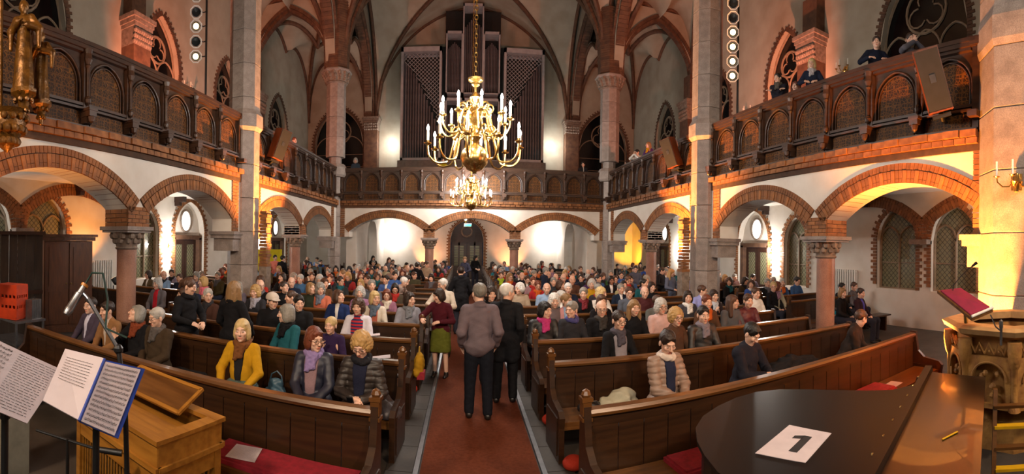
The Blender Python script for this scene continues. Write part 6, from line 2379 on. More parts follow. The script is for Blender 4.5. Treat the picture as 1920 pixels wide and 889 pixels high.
sit('brunette in navy jacket with white collar looking up and aside', 'L', 4, 636, Hp, 'bob', 'brown', srgb('#1c2c58'), shirt=CC['white'], shirt_w=(.0, .04))
sit('smiling fair-haired woman with grey-blue scarf, white coat and coral jumper', 'L', 4, 704, Cp, 'bob', 'fair', 'cream', scarf=srgb('#5c6a7c'), shirt=srgb('#b0604c'), shirt_w=(.07, .08))
sit('woman with dark bob in light grey coat and shawl, nearest the aisle', 'L', 4, 768, Cp, 'bob', 'dark', srgb('#90909a'), rz=10, scarf=srgb('#7c8088'))
sit('profile woman with brown ponytail dressed in black, behind the cap man', 'L', 5, 534, Hp, 'pony', 'dark', 'black')
sit('blond-brown woman laughing in dark green jacket', 'L', 5, 584, Hp, 'bob', 'light', srgb('#2c3326'))
sit('bald man in dark navy coat, sixth row by the pillar', 'L', 6, 548, Gp, 'bald', 'grey', 'navy')
sit('grey-haired woman in salmon coat with slate scarf', 'L', 5, 602, Gp, 'curly', 'grey', srgb('#c06a50'), scarf=srgb('#6a7080'))
sit('white-haired woman in flowered grey coat and bright red top', 'L', 4, 298, A, 'curly', 'silver', srgb('#6a6468'), shirt=srgb('#c02430'), shirt_w=(.06, .06))
sit('blond woman in taupe coat with a pink scarf, beside the pillar', 'L', 5, 384, Dp, 'bob', 'blond', 'beige', scarf=srgb('#d06a78'))
sit('white-haired woman behind a woman in black, statue side', 'L', 4, 360, Ep, 'curly', 'white', 'navy')
# two women standing in the second row, backs and profile
d_, l_, a_ = seat_at('L', 2, 352, .70)
person('tall woman in long black coat standing in profile by the pillar', st_side, (l_[0], l_[1], 0), R(72), TONE[0], 'pony', HC['brown'], CC['black'], long=True, top_th=1.4, scarf=CC['black'], scarf_loose=False, group='people standing in the church')
occ.setdefault(('L', 2), []).append(d_)
d_, l_, a_ = seat_at('L', 2, 438, .70)
person('dark blond woman seen from behind, black coat with a bright green shawl', st_back, (l_[0], l_[1], 0), R(170), TONE[0], 'long', HC['light'], CC['black'], long=True, top_th=1.4, scarf=srgb('#1fa060'), group='people standing in the church')
occ[('L', 2)].append(d_)

sit('dark-haired woman with glasses, grey jumper and speckled scarf', 'R', 2, 1160, A, 'bun', 'dark', 'black', rz=6, glasses=True, scarf=srgb('#4a4650'), shirt=srgb('#8a848c'), shirt_w=(.08, .10))
sit('older woman with short fair hair and glasses in a brown jacket', 'R', 2, 1266, Bp, 'fluffy', 'blond', 'brown', glasses=True, rz=18)
sit('dark-haired man in black leather jacket and grey shawl, beside the fair woman', 'R', 2, 1318, Ep, 'short', 'black', (.015, .014, .014), top_m=leather, scarf=srgb('#77707a'))
sit('black-haired woman in leather jacket with a magenta shawl, at the aisle', 'R', 3, 1021, Gp, 'bob', 'black', (.012, .012, .013), top_m=leather, scarf=srgb('#b83a78'), rz=8)
sit('short grey-haired woman in dark coat with violet collar', 'R', 3, 1074, Dp, 'short', 'grey', 'charcoal', scarf=srgb('#4a4a80'), scarf_loose=False)
sit('balding man with glasses and dark coat, fourth row piano side', 'R', 3, 1128, Ep, 'bald', 'brown', 'black', glasses=True, scarf=srgb('#3a3634'))
sit('woman with wavy light brown hair in black with a yellow brooch', 'R', 3, 1189, A, 'long', 'light', 'black')
sit('grey curly-haired woman with glasses in pale pink jacket', 'R', 3, 1239, A, 'curly', 'silver', srgb('#c8a8a4'), glasses=True)
sit('woman with long brown hair in grey coat, turned in profile', 'R', 3, 1372, Cp, 'long', 'brown', srgb('#55565a'))
sit('young man in wine-red jacket with brown hair', 'R', 3, 1402, Ep, 'short', 'brown', 'wine', top_m=leather)
sit('woman with dark fringe, grey coat and white scarf', 'R', 4, 1290, Bp, 'bob', 'dark', srgb('#3c3c44'), scarf=CC['white'])
sit('dark-haired woman with pale knitted scarf, hand at her chest', 'R', 4, 1338, child, 'bob', 'dark', srgb('#2a2024'), scarf=srgb('#b6bcc6'))
sit('brown-haired woman in a white anorak, fifth row', 'R', 4, 1416, A, 'short', 'brown', 'white', top_th=1.4)
sit('fair short-haired woman with glasses in black, by the pew end', 'R', 5, 1450, Dp, 'short', 'fair', 'black', glasses=True, rz=8)
sit('person in pink jacket and light blue shirt, seen in profile', 'R', 4, 1062, Cp, 'short', 'light', srgb('#d09aa0'), shirt=CC['lightblue'], shirt_w=(.04, .05))
sit('white-haired woman in grey-brown coat near the aisle, fifth row', 'R', 4, 1040, A, 'curly', 'white', srgb('#6c6064'))
sit('grey-haired woman with dark coat and red patterned scarf', 'R', 5, 1095, Bp, 'short', 'grey', 'black', scarf=srgb('#702830'))
sit('blond curly woman in white jacket, sixth row', 'R', 5, 1127, Cp, 'curly', 'fair', 'white')
sit('man with rimless glasses and grey zip jacket', 'R', 5, 1180, Ep, 'short', 'brown', srgb('#545a66'), glasses=True)
sit('bald man in dark red striped jumper, sixth row', 'R', 5, 1209, Ep, 'bald', 'grey', srgb('#4a2326'))
sit('dark-haired woman in black between two bald men', 'R', 6, 1222, A, 'bob', 'dark', 'black')
sit('man with white hair and navy jumper, seventh row', 'R', 6, 1066, Ep, 'short', 'white', 'navy', shirt=CC['white'], shirt_w=(.0, .03))
sit('white-haired man in light blue jacket near the aisle, seventh row', 'R', 6, 1026, Ep, 'bald', 'white', 'lightblue')
sit('white-haired woman in cream jacket, head turned', 'R', 6, 976, Dp, 'fluffy', 'white', 'beige')
sit('dark-skinned woman with black hair and white collar', 'R', 8, 1146, A, 'bob', 'black', 'black', shirt=CC['white'], shirt_w=(.0, .05), tone=(.42, .30, .24))
sit('man with glasses in a bright blue shirt, eleventh row', 'R', 10, 1165, Ep, 'short', 'dark', 'blue', glasses=True)
sit('woman with lime-green scarf over a dark coat', 'R', 10, 940, A, 'short', 'brown', 'charcoal', scarf=CC['lime'])
sit('person in a mustard jacket behind the grey-haired woman', 'R', 7, 1110, Bp, 'fluffy', 'silver', 'mustard')

# ---- men and women standing in the aisle
ps = fine_pose('man1', kind='stand', female=False, head=(16, 2, 0), lh=(-.22, -.05, -.02), rh=(.22, -.05, -.02), lpole=(-.25, 1, -.1), rpole=(.25, 1, -.1), step=.04, build=1.08)
person('grey-haired man in mauve-grey jacket and dark jeans, standing back-on in the aisle', ps, (0.20, 5.90, .021), R(184), TONE[0], 'short', srgb('#77736a'), srgb('#665a60'), srgb('#10131c'), top_th=1.6, scale=1.03, group='people standing in the church')
ps = fine_pose('man2', kind='stand', female=False, head=(-52, 4, 0), lh=(-.21, -.04, -.04), rh=(.21, -.04, -.04), lpole=(-.25, 1, -.1), rpole=(.25, 1, -.1), step=-.03)
person('white-haired man in dark suit with pale blue collar, talking in the aisle', ps, (0.60, 6.5, .021), R(168), TONE[1], 'short', HC['white'], srgb('#17181c'), srgb('#0e0e12'), top_th=1.5, long=True, group='people standing in the church')
o = person('woman with dark curly hair between the two standing men', A if False else fine_pose('betw', kind='stand', head=(10, 2, 0)), (0.42, 7.35, .021), R(6), TONE[0], 'curly', HC['dark'], CC['black'], scale=.93, group='people standing in the church')
ps = fine_pose('redskirt', kind='stand', head=(-52, 18, 0), lh=(-.26, -.42, .22), rh=(.06, -.26, .16), lean=10)
person('dark-haired woman in dark red cardigan, olive skirt and black boots leaning on a pew', ps, (-0.40, 7.75, .0), R(-12), TONE[0], 'bob', HC['dark'], srgb('#4a1420'), srgb('#5c6020'), skirt=True, scale=.90, top_th=1.2, top_name='cardigan', group='people standing in the church')
ps = fine_pose('oldst', kind='stand', female=False, head=(-45, 8, 0), lh=(-.2, -.3, .2), rh=(.1, -.3, .2))
person('white-haired man with glasses in cream jacket and camouflage trousers', ps, (-0.43, 9.1, .0), R(-8), TONE[0], 'short', HC['white'], CC['cream'], srgb('#4a4838'), glasses=True, scale=.93, group='people standing in the church')
person('tall person in long black coat seen from behind further down the aisle', st_back, (-0.10, 11.4, .021), R(185), TONE[0], 'short', HC['dark'], CC['black'], long=True, top_th=1.7, group='people standing in the church')
person('person in dark patterned jacket standing before the rear door', st_side, (0.0, 20.0, .021), R(-25), TONE[0], 'short', HC['light'], srgb('#3a3c50'), group='people standing in the church')
person('person in black with arms folded at the rear door', st_side, (0.5, 22.6, .021), R(25), TONE[0], 'bob', HC['black'], CC['black'], group='people standing in the church')
d_, l_, a_ = seat_at('L', 7, 738, .72)
ps = fine_pose('bend', kind='stand', head=(30, 20, 0), lean=38, lh=(-.1, -.42, .1), rh=(.2, -.42, .1))
person('person in beige quilted coat bending over the pews near the aisle', ps, (l_[0], l_[1], 0), R(60), TONE[0], 'short', HC['white'], srgb('#9c8a80'), top_m=quilt, top_th=1.7, long=True, scale=.9, group='people standing in the church')
occ.setdefault(('L', 7), []).append(d_)
for lab, side, k, u, ps_, hr_, hc_, tc, rz in (
        ('man in black jacket standing with his back turned, statue side of the aisle', 'L', 11, 782, st_back, 'short', 'dark', 'black', 170),
        ('woman in silver jacket standing beside the black-jacketed man', 'L', 12, 800, st_side, 'pony', 'brown', 'beige', 20),
        ('woman with long black hood standing by the low rear arch', 'L', 17, 700, st_side, 'long', 'black', 'black', 10),
        ('two-metre tall man in slate coat standing on the piano side', 'R', 10, 1192, fine_pose('tall', kind='stand', female=False, head=(-10, 8, 0)), 'short', 'dark', srgb('#4a4f60'), -10),
        ('man in dark coat with red scarf standing in the seats', 'R', 9, 1022, st_side, 'short', 'grey', 'navy', 60),
        ('blond woman in grey-blue coat standing near the orange pillar', 'R', 8, 1258, st_side, 'long', 'blond', srgb('#5c6478'), 20),
        ('man in black coat bowing his head beside the blond woman', 'R', 9, 1240, st_side, 'short', 'dark', 'black', 30),
        ('girl in silver anorak standing among the rear pews, statue side', 'L', 15, 730, st_side, 'long', 'brown', 'grey', 0)):
    d_, l_, a_ = seat_at(side, k, u, .72)
    occ.setdefault((side, k), []).append(d_)
    person(lab.replace('two-metre tall', 'tall bespectacled'), ps_, (l_[0], l_[1], 0), R(rz), TONE[0], hr_, HC[hc_], CC[tc] if isinstance(tc, str) else tc, group='people standing in the church', scale=.94, glasses=lab.startswith('two'), long=True)

# ---- the rest of the rows
COLS = [(-6.08, 11.3), (6.66, 11.3), (-6.12, 20.45), (6.7, 20.45), (-1.66, 20.8), (2.26, 20.8), (-6.28, 6.72), (6.92, 6.72), (-6.28, 15.8), (6.92, 15.8)]
GPS = []
for i, (yw, pt, fem) in enumerate(((0, 4, True), (-22, 2, True), (26, 5, True), (48, 0, True), (-45, 4, True), (4, 14, True), (0, 5, False), (-20, 4, False), (24, 3, False), (50, 6, False))):
    GPS.append((pose_set('g%d' % i, dict(kind='sit', head=(yw, pt, 0), female=fem, seed=i * 1.3, **lap), False), fem))
gr = random.Random(11)
WTOP = ['black', 'black', 'navy', 'charcoal', 'grey', 'brown', 'olive', 'beige', 'wine', 'teal', 'purple', 'mauve', 'charcoal', 'red', 'green', 'blue', 'brown', 'black', 'navy', 'black', 'brown']
MTOP = ['black', 'navy', 'charcoal', 'grey', 'brown', 'olive', 'blue', 'black', 'beige', 'lightblue']
ANAMES = {'short': 'short', 'bob': 'bobbed', 'curly': 'curly', 'fluffy': 'fluffy', 'long': 'long', 'pony': 'tied-back', 'bun': 'pinned-up', 'bald': 'receding'}
CNT = ['first', 'second', 'third', 'fourth', 'fifth', 'sixth', 'seventh', 'eighth', 'ninth', 'tenth']


def random_person(loc, a, where, group):
    ps_, fem = gr.choice(GPS)
    if fem:
        st = gr.choice(['bob', 'bob', 'curly', 'fluffy', 'short', 'long', 'pony', 'short'])
        hc_ = gr.choice(['dark', 'brown', 'light', 'blond', 'grey', 'silver', 'dark', 'auburn', 'grey', 'brown', 'black', 'brown'])
        tc = gr.choice(WTOP)
    else:
        st = gr.choice(['short', 'short', 'short', 'bald'])
        hc_ = gr.choice(['dark', 'brown', 'grey', 'silver', 'brown', 'black', 'grey', 'dark'])
        tc = gr.choice(MTOP)
    sc = gr.choice([None, None, 'grey', 'red', 'cream', 'mauve', 'teal', 'charcoal', 'orange']) if fem else gr.choice([None, None, None, 'charcoal', 'grey'])
    hn = {'dark': 'dark', 'light': 'light-brown', 'fair': 'fair'}.get(hc_, hc_)
    lab = '%s, %s %s hair, %s coat, %s' % ('woman' if fem else 'man', ANAMES[st], hn, {'lightblue': 'light blue'}.get(tc, tc), where)
    person(lab, ps_, loc, a + R(gr.uniform(-8, 8)), gr.choice(TONE[:4]), st, HC[hc_], tuple(c * gr.uniform(.8, 1.25) for c in CC[tc]),
           (.02, .02, .03) if gr.random() < .7 else (.03, .04, .08), scarf=CC[sc] if sc else None, glasses=gr.random() < .25, shirt=CC['white'] if (not sc and gr.random() < .3) else None, shirt_w=(.0, .04), group=group,
           scale=gr.uniform(.98, 1.07), shoes=False)


for k in range(3, NROWS):
    for side in 'LR':
        prob = {3: .5, 4: .72, 5: .85, 6: .85, 7: .85}.get(k, .86 if k < 15 else .6 if k < 17 else .35)
        L = 4.6
        d = 0.35 + gr.uniform(0, .12)
        if side == 'L' and k in (5, 6, 7, 8): d += .55
        n = 0
        while d < L:
            n += 1
            x, y, a = pew_point(side, k, d, 0.26)
            if any(math.hypot(x - cx_, y - cy_) < .72 for cx_, cy_ in COLS) or (y > 20.7 and abs(x - XC) > 5.0): d += .3; continue
            if gr.random() < prob and all(abs(d - q) > .47 for q in occ.get((side, k), [])):
                x, y, a = pew_point(side, k, d, 0.24)
                random_person((x, y, 0), a, '%s place of %s pew, %s side' % (CNT[n - 1], ORD[k], 'music-stand' if side == 'L' else 'piano'), 'audience in the pews')
            d += gr.uniform(.54, .64)
for k in SROWS:
    for side in 'LR':
        if k < (6 if side == 'L' else 5) or abs(row_y(k) - 6.72) < .3: continue
        n = 0
        for q in range(4):
            n += 1
            if gr.random() < (.62 if k < 12 else .4):
                x = (XL - 0.95 - .35 - .6 * q) if side == 'L' else (XR + .95 + .35 + .6 * q)
                random_person((x, row_y(k) - .24, 0), 0, '%s place of %s short pew, %s side' % (CNT[n - 1], ORD[k - 3], 'statue' if side == 'L' else 'pulpit'), 'audience in the aisles')
# listeners under the pulpit-side gallery, nearer than the short pews
for lab, u, y, hr_, hc_, tc, extra in (
        ('woman in turquoise anorak seated by the red marble column', 1548, 8.05, 'short', 'dark', 'turquoise', {}),
        ('white-haired woman behind the turquoise anorak', 1556, 8.8, 'curly', 'white', 'grey', {}),
        ('woman with brown bob dressed in black beside the turquoise anorak', 1578, 7.6, 'bob', 'light', 'black', {}),
        ('man in dark cap near the white radiator', 1577, 8.75, 'short', 'black', 'charcoal', {}),
        ('young man in grey jacket in front of the radiator', 1600, 8.7, 'short', 'brown', 'grey', {}),
        ('man in dark plum jacket with long purple-blue tie by the screen', 1612, 7.25, 'short', 'dark', srgb('#2c1820'), {'shirt': srgb('#4a48a0'), 'shirt_w': (.03, .04)})):
    x = y * math.tan((u - XV) / F)
    person(lab, FP['E'] if ('man in' in lab and 'woman' not in lab) else FP['B'], (x, y, 0.0), R(14), TONE[0], hr_, HC[hc_], CC[tc] if isinstance(tc, str) else tc, group='listeners by the radiator', **extra)
sb = thing('side_bench', 'plain brown bench under the pulpit-side gallery where six listeners sit', 'bench', (8.6, 8.5, 0), 0)
MB().box((0.2, -0.72, .43), (3.4, .42, .04)).build('seat', wood_pew, sb)
for sx in (-1.3, 1.7):
    MB().box((sx, -.72, .2), (.06, .36, .4)).build('leg', wood_pew, sb)

# ---- people on the galleries; the seats there stand on a step
GZ = ZG + 0.80
MB().box(((OL + XL) / 2 - .30, 11.5, ZG + .395), (3.6, 33, .79)).build('floor_step_left', wood_dark, kind='structure')
MB().box(((OR + XR) / 2 + .30, 11.5, ZG + .395), (3.6, 33, .79)).build('floor_step_right', wood_dark, kind='structure')


def gal(label, side, u, z_head, ps_, hair, hc, top, rz, back=.62, **kw):
    x = (XL - back) if side == 'L' else (XR + back)
    y = x / math.tan((u - XV) / F)
    return person(label, ps_, (x, y, z_head), R(rz), TONE[0], hair, HC[hc], CC[top] if isinstance(top, str) else top, group='listeners on the galleries', **kw)


fold_ = fine_pose('fold', kind='stand', head=(-14, 10, 0), female=False, lh=(.10, -.19, .28), rh=(-.10, -.21, .27))
pray = fine_pose('pray', head=(-12, 16, 0), lh=(-.03, -.30, .52), rh=(.03, -.30, .52), ldir=(.1, .2, 1), rdir=(-.1, .2, 1), lpole=(-1, -.3, -.8), rpole=(1, -.3, -.8), lean=6)
gst = fine_pose('gst', kind='stand', head=(-10, 12, 0), lh=(-.15, -.25, .15), rh=(.15, -.25, .15))
gman = fine_pose('gman', kind='stand', female=False, head=(-8, 8, 0), lean=12, lh=(-.2, -.32, .22), rh=(.2, -.32, .22))
gal('man with arms folded, dark jacket and patterned scarf at the pulpit-side gallery rail', 'R', 1456, GZ, fold_, 'short', 'black', (.012, .012, .02), -58, scarf=srgb('#55504a'), long=False, scale=.97)
gal('blond woman in dark jacket with checked scarf standing at the gallery rail', 'R', 1519, GZ, gst, 'bob', 'fair', 'navy', -50, scarf=srgb('#a8a4a8'), scale=.97)
gal('man in dark blue jumper leaning on the gallery rail before the tall window', 'R', 1637, GZ - .02, gman, 'short', 'dark', srgb('#131a2c'), -40, back=.70, scale=.95)
gal('short-haired woman resting her chin on clasped hands at the gallery rail', 'R', 1700, GZ + .12, pray, 'short', 'dark', srgb('#5a5860'), -30, back=.66)
gal('child with reddish hair between the two standing gallery listeners', 'R', 1490, GZ - .05, Bp, 'long', 'auburn', 'brown', -50)
gal('man with glasses sitting low behind the gallery rail near the pillar', 'R', 1386, GZ - .40, Ep, 'short', 'brown', 'grey', -60, glasses=True, back=1.15)
gal('dark-haired head just above the pulpit-side gallery rail', 'R', 1412, GZ - .38, Bp, 'short', 'black', 'black', -60)
gal('dark-haired woman looking over the statue-side gallery rail', 'L', 284, GZ - .25, Bp, 'short', 'dark', 'black', 48)
gal('listener with raised hands on the statue-side gallery', 'L', 318, GZ - .25, pray, 'short', 'dark', 'grey', 48)
gal('curly dark-haired listener beside the small sconce, statue-side gallery', 'L', 356, GZ - .25, pray, 'curly', 'dark', 'wine', 48)
gal('person in pale shirt at the far statue-side gallery rail', 'L', 549, GZ, Ep, 'short', 'auburn', 'grey', 55)
gal('light-haired person at the far statue-side gallery, above the loudspeaker', 'L', 530, GZ, Bp, 'short', 'fair', 'beige', 55)
gal('woman in violet top and mustard shawl at the far pulpit-side gallery', 'R', 1214, GZ + .2, Bp, 'long', 'light', 'purple', -60, scarf=CC['mustard'])
gal('boy in white shirt resting his head on the far gallery rail', 'R', 1195, GZ + .1, pray, 'short', 'black', 'white', -60)
gal('child in turquoise on the far pulpit-side gallery', 'R', 1184, GZ - .05, Bp, 'short', 'dark', 'turquoise', -60, scale=.9)
gal('child with glasses next to the turquoise child on the far gallery', 'R', 1174, GZ - .02, Bp, 'bob', 'dark', 'pink', -60, scale=.9, glasses=True)
for lab, u, y, z, hr_, hc_, tc in (('grey-haired person in slate jacket at the organ gallery rail', 662, 21.3, ZG + .3, 'curly', 'silver', srgb('#3c4c5c')),
                                  ('man in suit with white collar at the organ gallery rail', 1094, 21.4, ZG + .02, 'short', 'dark', 'charcoal'),
                                  ('person in bright yellow jacket on the organ gallery', 828, 21.6, ZG + .1, 'short', 'brown', 'yellow')):
    person(lab, pose_set('gstandm', dict(kind='stand', head=(-20, 5, 0), female=False), False) if 'man' in lab else pose_set('gstand', dict(kind='stand', head=(10, 5, 0)), False), (y * math.tan((u - XV) / F), y + .3, ZG + .5), 0, TONE[0], hr_, HC[hc_], CC[tc] if isinstance(tc, str) else tc, group='listeners on the galleries', shirt=CC['white'] if 'suit' in lab else None, shirt_w=(0, .03))
MB().box((XC, 21.75, ZG + .245), (11.2, 1.5, .49)).build('floor_step_organ', wood_dark, kind='structure')
# singer group near the side portal, statue side
yel = mat('banner_yellow', '#e0d010', '#d6c60c', 0.7)
bn = thing('poster_panel', 'bright yellow poster panel standing by the statue-side portal', 'poster', (-9.35, 19.9, 0), R(40))
MB().box((0, 0, 1.15), (1.5, .03, 1.5)).build('panel', yel, bn)
for s in (-1, 1): MB().box((s * .6, .03, .6), (.04, .04, 1.2)).build('leg', black, bn)
ps_ = pose_set('gstand', dict(kind='stand', head=(10, 5, 0)), False)
psb = pose_set('gstandm', dict(kind='stand', head=(-20, 5, 0), female=False), False)
person('woman in salmon blouse by the yellow poster panel', ps_, (-7.9, 17.6, 0), R(30), TONE[0], 'pony', HC['black'], srgb('#d07868'), group='people standing in the church')
person('man in black jacket facing the yellow poster panel', psb, (-7.35, 17.1, 0), R(160), TONE[0], 'short', HC['black'], CC['black'], group='people standing in the church')


# ================================================================== TABLES, BAGS AND COATS
def lumpy(name, cells, h, m, colr, label, cat, loc, rz=0, amp=.008, fr=26):
    lo = np.min([np.array(c[0]) - max(c[1]) for c in cells], axis=0) - .03
    hi = np.max([np.array(c[0]) + max(c[1]) for c in cells], axis=0) + .03
    f = Field(lo, hi, h)
    for c, r in cells: f.ell(c, r, None, .04)
    f.noise(amp, fr, 1.0)
    f.cut((0, 0, 0.0), (0, 0, -1))
    V, Q = f.surface()
    return obj(name, fast_mesh(name, V, Q, m), None, label, cat, None, None, loc, (0, 0, rz), colr)


d_, l_, a_ = seat_at('L', 1, 520, .25)
bag = thing('handbag', 'blue-grey leather handbag on the second pew beside the mustard cardigan', 'bag', (l_[0], l_[1], SEAT_H), a_)
f = Field([-.2, -.12, -.01], [.2, .12, .3], .011)
f.ell((0, 0, .06), (.15, .075, .07), None, .04); f.ell((.01, 0, .15), (.10, .05, .09), None, .04); f.noise(.008, 45, 2); f.cut((0, 0, 0.002), (0, 0, -1))
V, Q = f.surface(); obj('bag_body', fast_mesh('bag_body', V, Q, leather), bag, color=srgb('#355466'))
MB().tube([(-.09, 0, .15), (-.05, 0, .28), (.02, 0, .32), (.08, 0, .27), (.10, 0, .16)], .009, 6).build('bag_strap', mat('strap_blue', '#3a586a', '#2c4656', .5), bag, True)
d_, l_, a_ = seat_at('R', 1, 1163, .25)
lumpy('cloth_bag', [((0, 0, .05), (.26, .13, .08)), ((.05, .02, .12), (.18, .10, .10)), ((.14, .02, .17), (.06, .05, .06)), ((-.16, 0, .1), (.07, .06, .05))], .014, cloth, srgb('#a8a490'), 'crumpled grey-green cloth bag on the second pew beside the beige jacket', 'bag', (l_[0], l_[1], SEAT_H), a_, .012, 30)
d_, l_, a_ = seat_at('R', 1, 1110, .25)
bb = thing('black_handbag', 'small glossy black handbag next to the cloth bag near the aisle', 'bag', (l_[0], l_[1], SEAT_H), a_)
f = Field([-.2, -.12, -.01], [.2, .12, .2], .012)
f.ell((0, 0, .06), (.15, .08, .07), None, .04); f.noise(.005, 45, 2); f.cut((0, 0, 0.002), (0, 0, -1))
V, Q = f.surface(); obj('bag_body', fast_mesh('bag_body', V, Q, leather), bb, color=(.012, .012, .014))
MB().tube([(-.11, -.05, .08), (-.06, -.08, .15), (.05, -.08, .15), (.11, -.05, .08)], .008, 6).build('bag_handle', steel, bb, True)
d_, l_, a_ = seat_at('R', 1, 1480, .25)
lumpy('coat_pile', [((-.45, 0, .05), (.22, .15, .08)), ((-.2, 0, .09), (.25, .16, .12)), ((.1, 0, .12), (.28, .17, .14)), ((.4, 0, .10), (.2, .15, .12)), ((.0, .0, .2), (.18, .12, .08))], .018, cloth, (.010, .010, .012), 'heap of black winter coats on the pew between the two bent-over men', 'coats', (l_[0], l_[1], SEAT_H), a_, .018, 26)
d_, l_, a_ = seat_at('L', 1, 355, .25)
lumpy('dark_coat', [((-.15, 0, .04), (.22, .14, .07)), ((.15, 0, .05), (.2, .14, .06))], .018, cloth, (.014, .014, .018), 'dark folded coat on the second pew beside the olive parka', 'coat', (l_[0], l_[1], SEAT_H), a_, .012, 30)
x, y, a = pew_point('L', 1, .22, .22)
lumpy('hanging_coat', [((0, 0, .10), (.16, .14, .12)), ((.12, -.08, -.02 + .05), (.14, .13, .12))], .016, quilt, srgb('#3c3638'), 'grey coat draped over the seat end beside the aisle', 'coat', (x + .02, y - .02, SEAT_H), 0, .01, 30)
x, y, a = pew_point('L', 2, -.10, .14)
rs = thing('rucksack', 'mustard and red rucksack hanging at the pew end, music-stand side', 'bag', (x, y, 0.46), 0)
f = Field([-.12, -.16, -.02], [.12, .16, .42], .013)
f.ell((0, 0, .18), (.07, .11, .17), None, .03); f.ell((-.02, -.02, .08), (.07, .09, .08), None, .03); f.noise(.006, 40, 1)
V, Q = f.surface(); obj('bag_body', fast_mesh('bag_body', V, Q, cloth), rs, color=srgb('#a07818'))
MB().box((0.03, -.02, .05), (.10, .16, .1)).build('bag_pocket', red_cloth, rs)
MB().tube([(0, -.05, .33), (0, -.03, .42), (0, .03, .42), (0, .05, .33)], .008, 6).build('bag_strap', mat('strap_yellow', '#b08a20'), rs, True)
for lab, side, k in (('red hassock hanging at the pew end, piano side, second row', 'R', 1), ('red hassock hanging at the pew end, piano side, third row', 'R', 2), ('red hassock hanging at the pew end, music-stand side, fourth row', 'L', 3)):
    x, y, a = pew_point(side, k, .10, .62)
    lumpy('hassock', [((0, 0, .07), (.12, .12, .07))], .02, cloth, srgb('#a03020'), lab, 'cushion', (x, y, .001), a, .003, 30)

# white tables with papers by the pulpit-side portal and the statue-side portal
def table(label, x, y, rz, items):
    t = thing('table', label, 'table', (x, y, 0), rz)
    MB().box((0, 0, .76), (1.3, .65, .03)).build('table_top', white_paint, t)
    for sx in (-1, 1):
        for sy in (-1, 1):
            MB().box((sx * .6, sy * .28, .37), (.04, .04, .745)).build('leg', steel, t)
    return t


table('white table with leaflets beside the pulpit-side portal', 10.2, 14.2, R(90), 3)
table('white table with leaflets near the yellow poster panel', -9.6, 18.0, R(90), 3)
for i, (x, y) in enumerate(((10.1, 13.9), (10.2, 14.2), (10.15, 14.5), (-9.55, 17.8), (-9.6, 18.2))):
    b = MB()
    for q in range(6): b.box((rnd.uniform(-.01, .01), rnd.uniform(-.01, .01), .012 * q + .006), (.21, .28, .010))
    b.build('leaflet_pile', paper, label='pile of white leaflets, %s on the white table %s' % (CNT[i % 3], 'by the pulpit-side portal' if x > 0 else 'near the yellow panel'), cat='leaflets', loc=(x, y, .776))

# ================================================================== GILDED STATUES ON THE CROSSING PILLAR
def statue(label, x, y, z, s, rz):
    t = obj('statue', None, None, label, 'statue', 'gilded saints on carved brackets', None, (x, y, z), (0, 0, rz))
    p = dict(kind='stand', head=(10, 12, 0), lh=(-.05, -.2, .30), rh=(.15, -.18, .22))
    J = skeleton(p)
    f = Field([-.4, -.45, -.02], [.4, .35, 1.86], .021)
    f.cone((0, 0, .02), (0, 0, .5), .21, .17, .05); f.cone((0, 0, .5), J['waist'], .17, .13, .05)
    f.ell(J['chest'], (.17, .12, .19), None, .05); f.cone(J['shl'], J['shr'], .07, .07, .04)
    f.cone(J['neck'], J['head'] - V3(0, 0, .05), .055, .05, .02)
    for n in 'lr':
        f.cone(J['sh' + n], J['el' + n], .075, .075, .03); f.cone(J['el' + n], J['wr' + n], .075, .07, .03)
        f.cone(J['el' + n], J['el' + n] - V3(0, .02, .35), .07, .04, .04)
        hand_prims(f, J, n, 40, False)
    head_prims(f, J)
    f.ell(J['head'] + V3(0, .03, .02), (.10, .10, .12), None, .02)
    for q in range(9):      # drapery folds
        a = 2 * PI * q / 9
        f.cone((.19 * math.cos(a), .17 * math.sin(a), .02), (.12 * math.cos(a + .5), .10 * math.sin(a + .5), 1.1), .035, .02, .02)
    V, Q = f.surface()
    o = obj('figure', fast_mesh('figure', V * s, Q, gilt), t)
    MB().lathe([(.20 * s, -.10), (.27 * s, -.06), (.27 * s, -.01), (.22 * s, 0.0)], 8).build('pedestal', gilt, t)
    b = MB()
    b.lathe([(.0, -.62 * s), (.05 * s, -.58 * s), (.06 * s, -.46 * s), (.13 * s, -.40 * s), (.10 * s, -.34 * s), (.14 * s, -.22 * s), (.22 * s, -.12 * s), (.24 * s, -.10 * s)], 10)
    for q in range(8):
        a = 2 * PI * q / 8
        b.ball((.17 * s * math.cos(a), .17 * s * math.sin(a), -.22 * s), .05 * s, 6); b.ball((.10 * s * math.cos(a), .10 * s * math.sin(a), -.42 * s), .04 * s, 6)
    b.build('carved_bracket', gilt, t, True)
    return t


def ray_at(u, v, d):
    p = ray_pt(u, v, d)
    return p


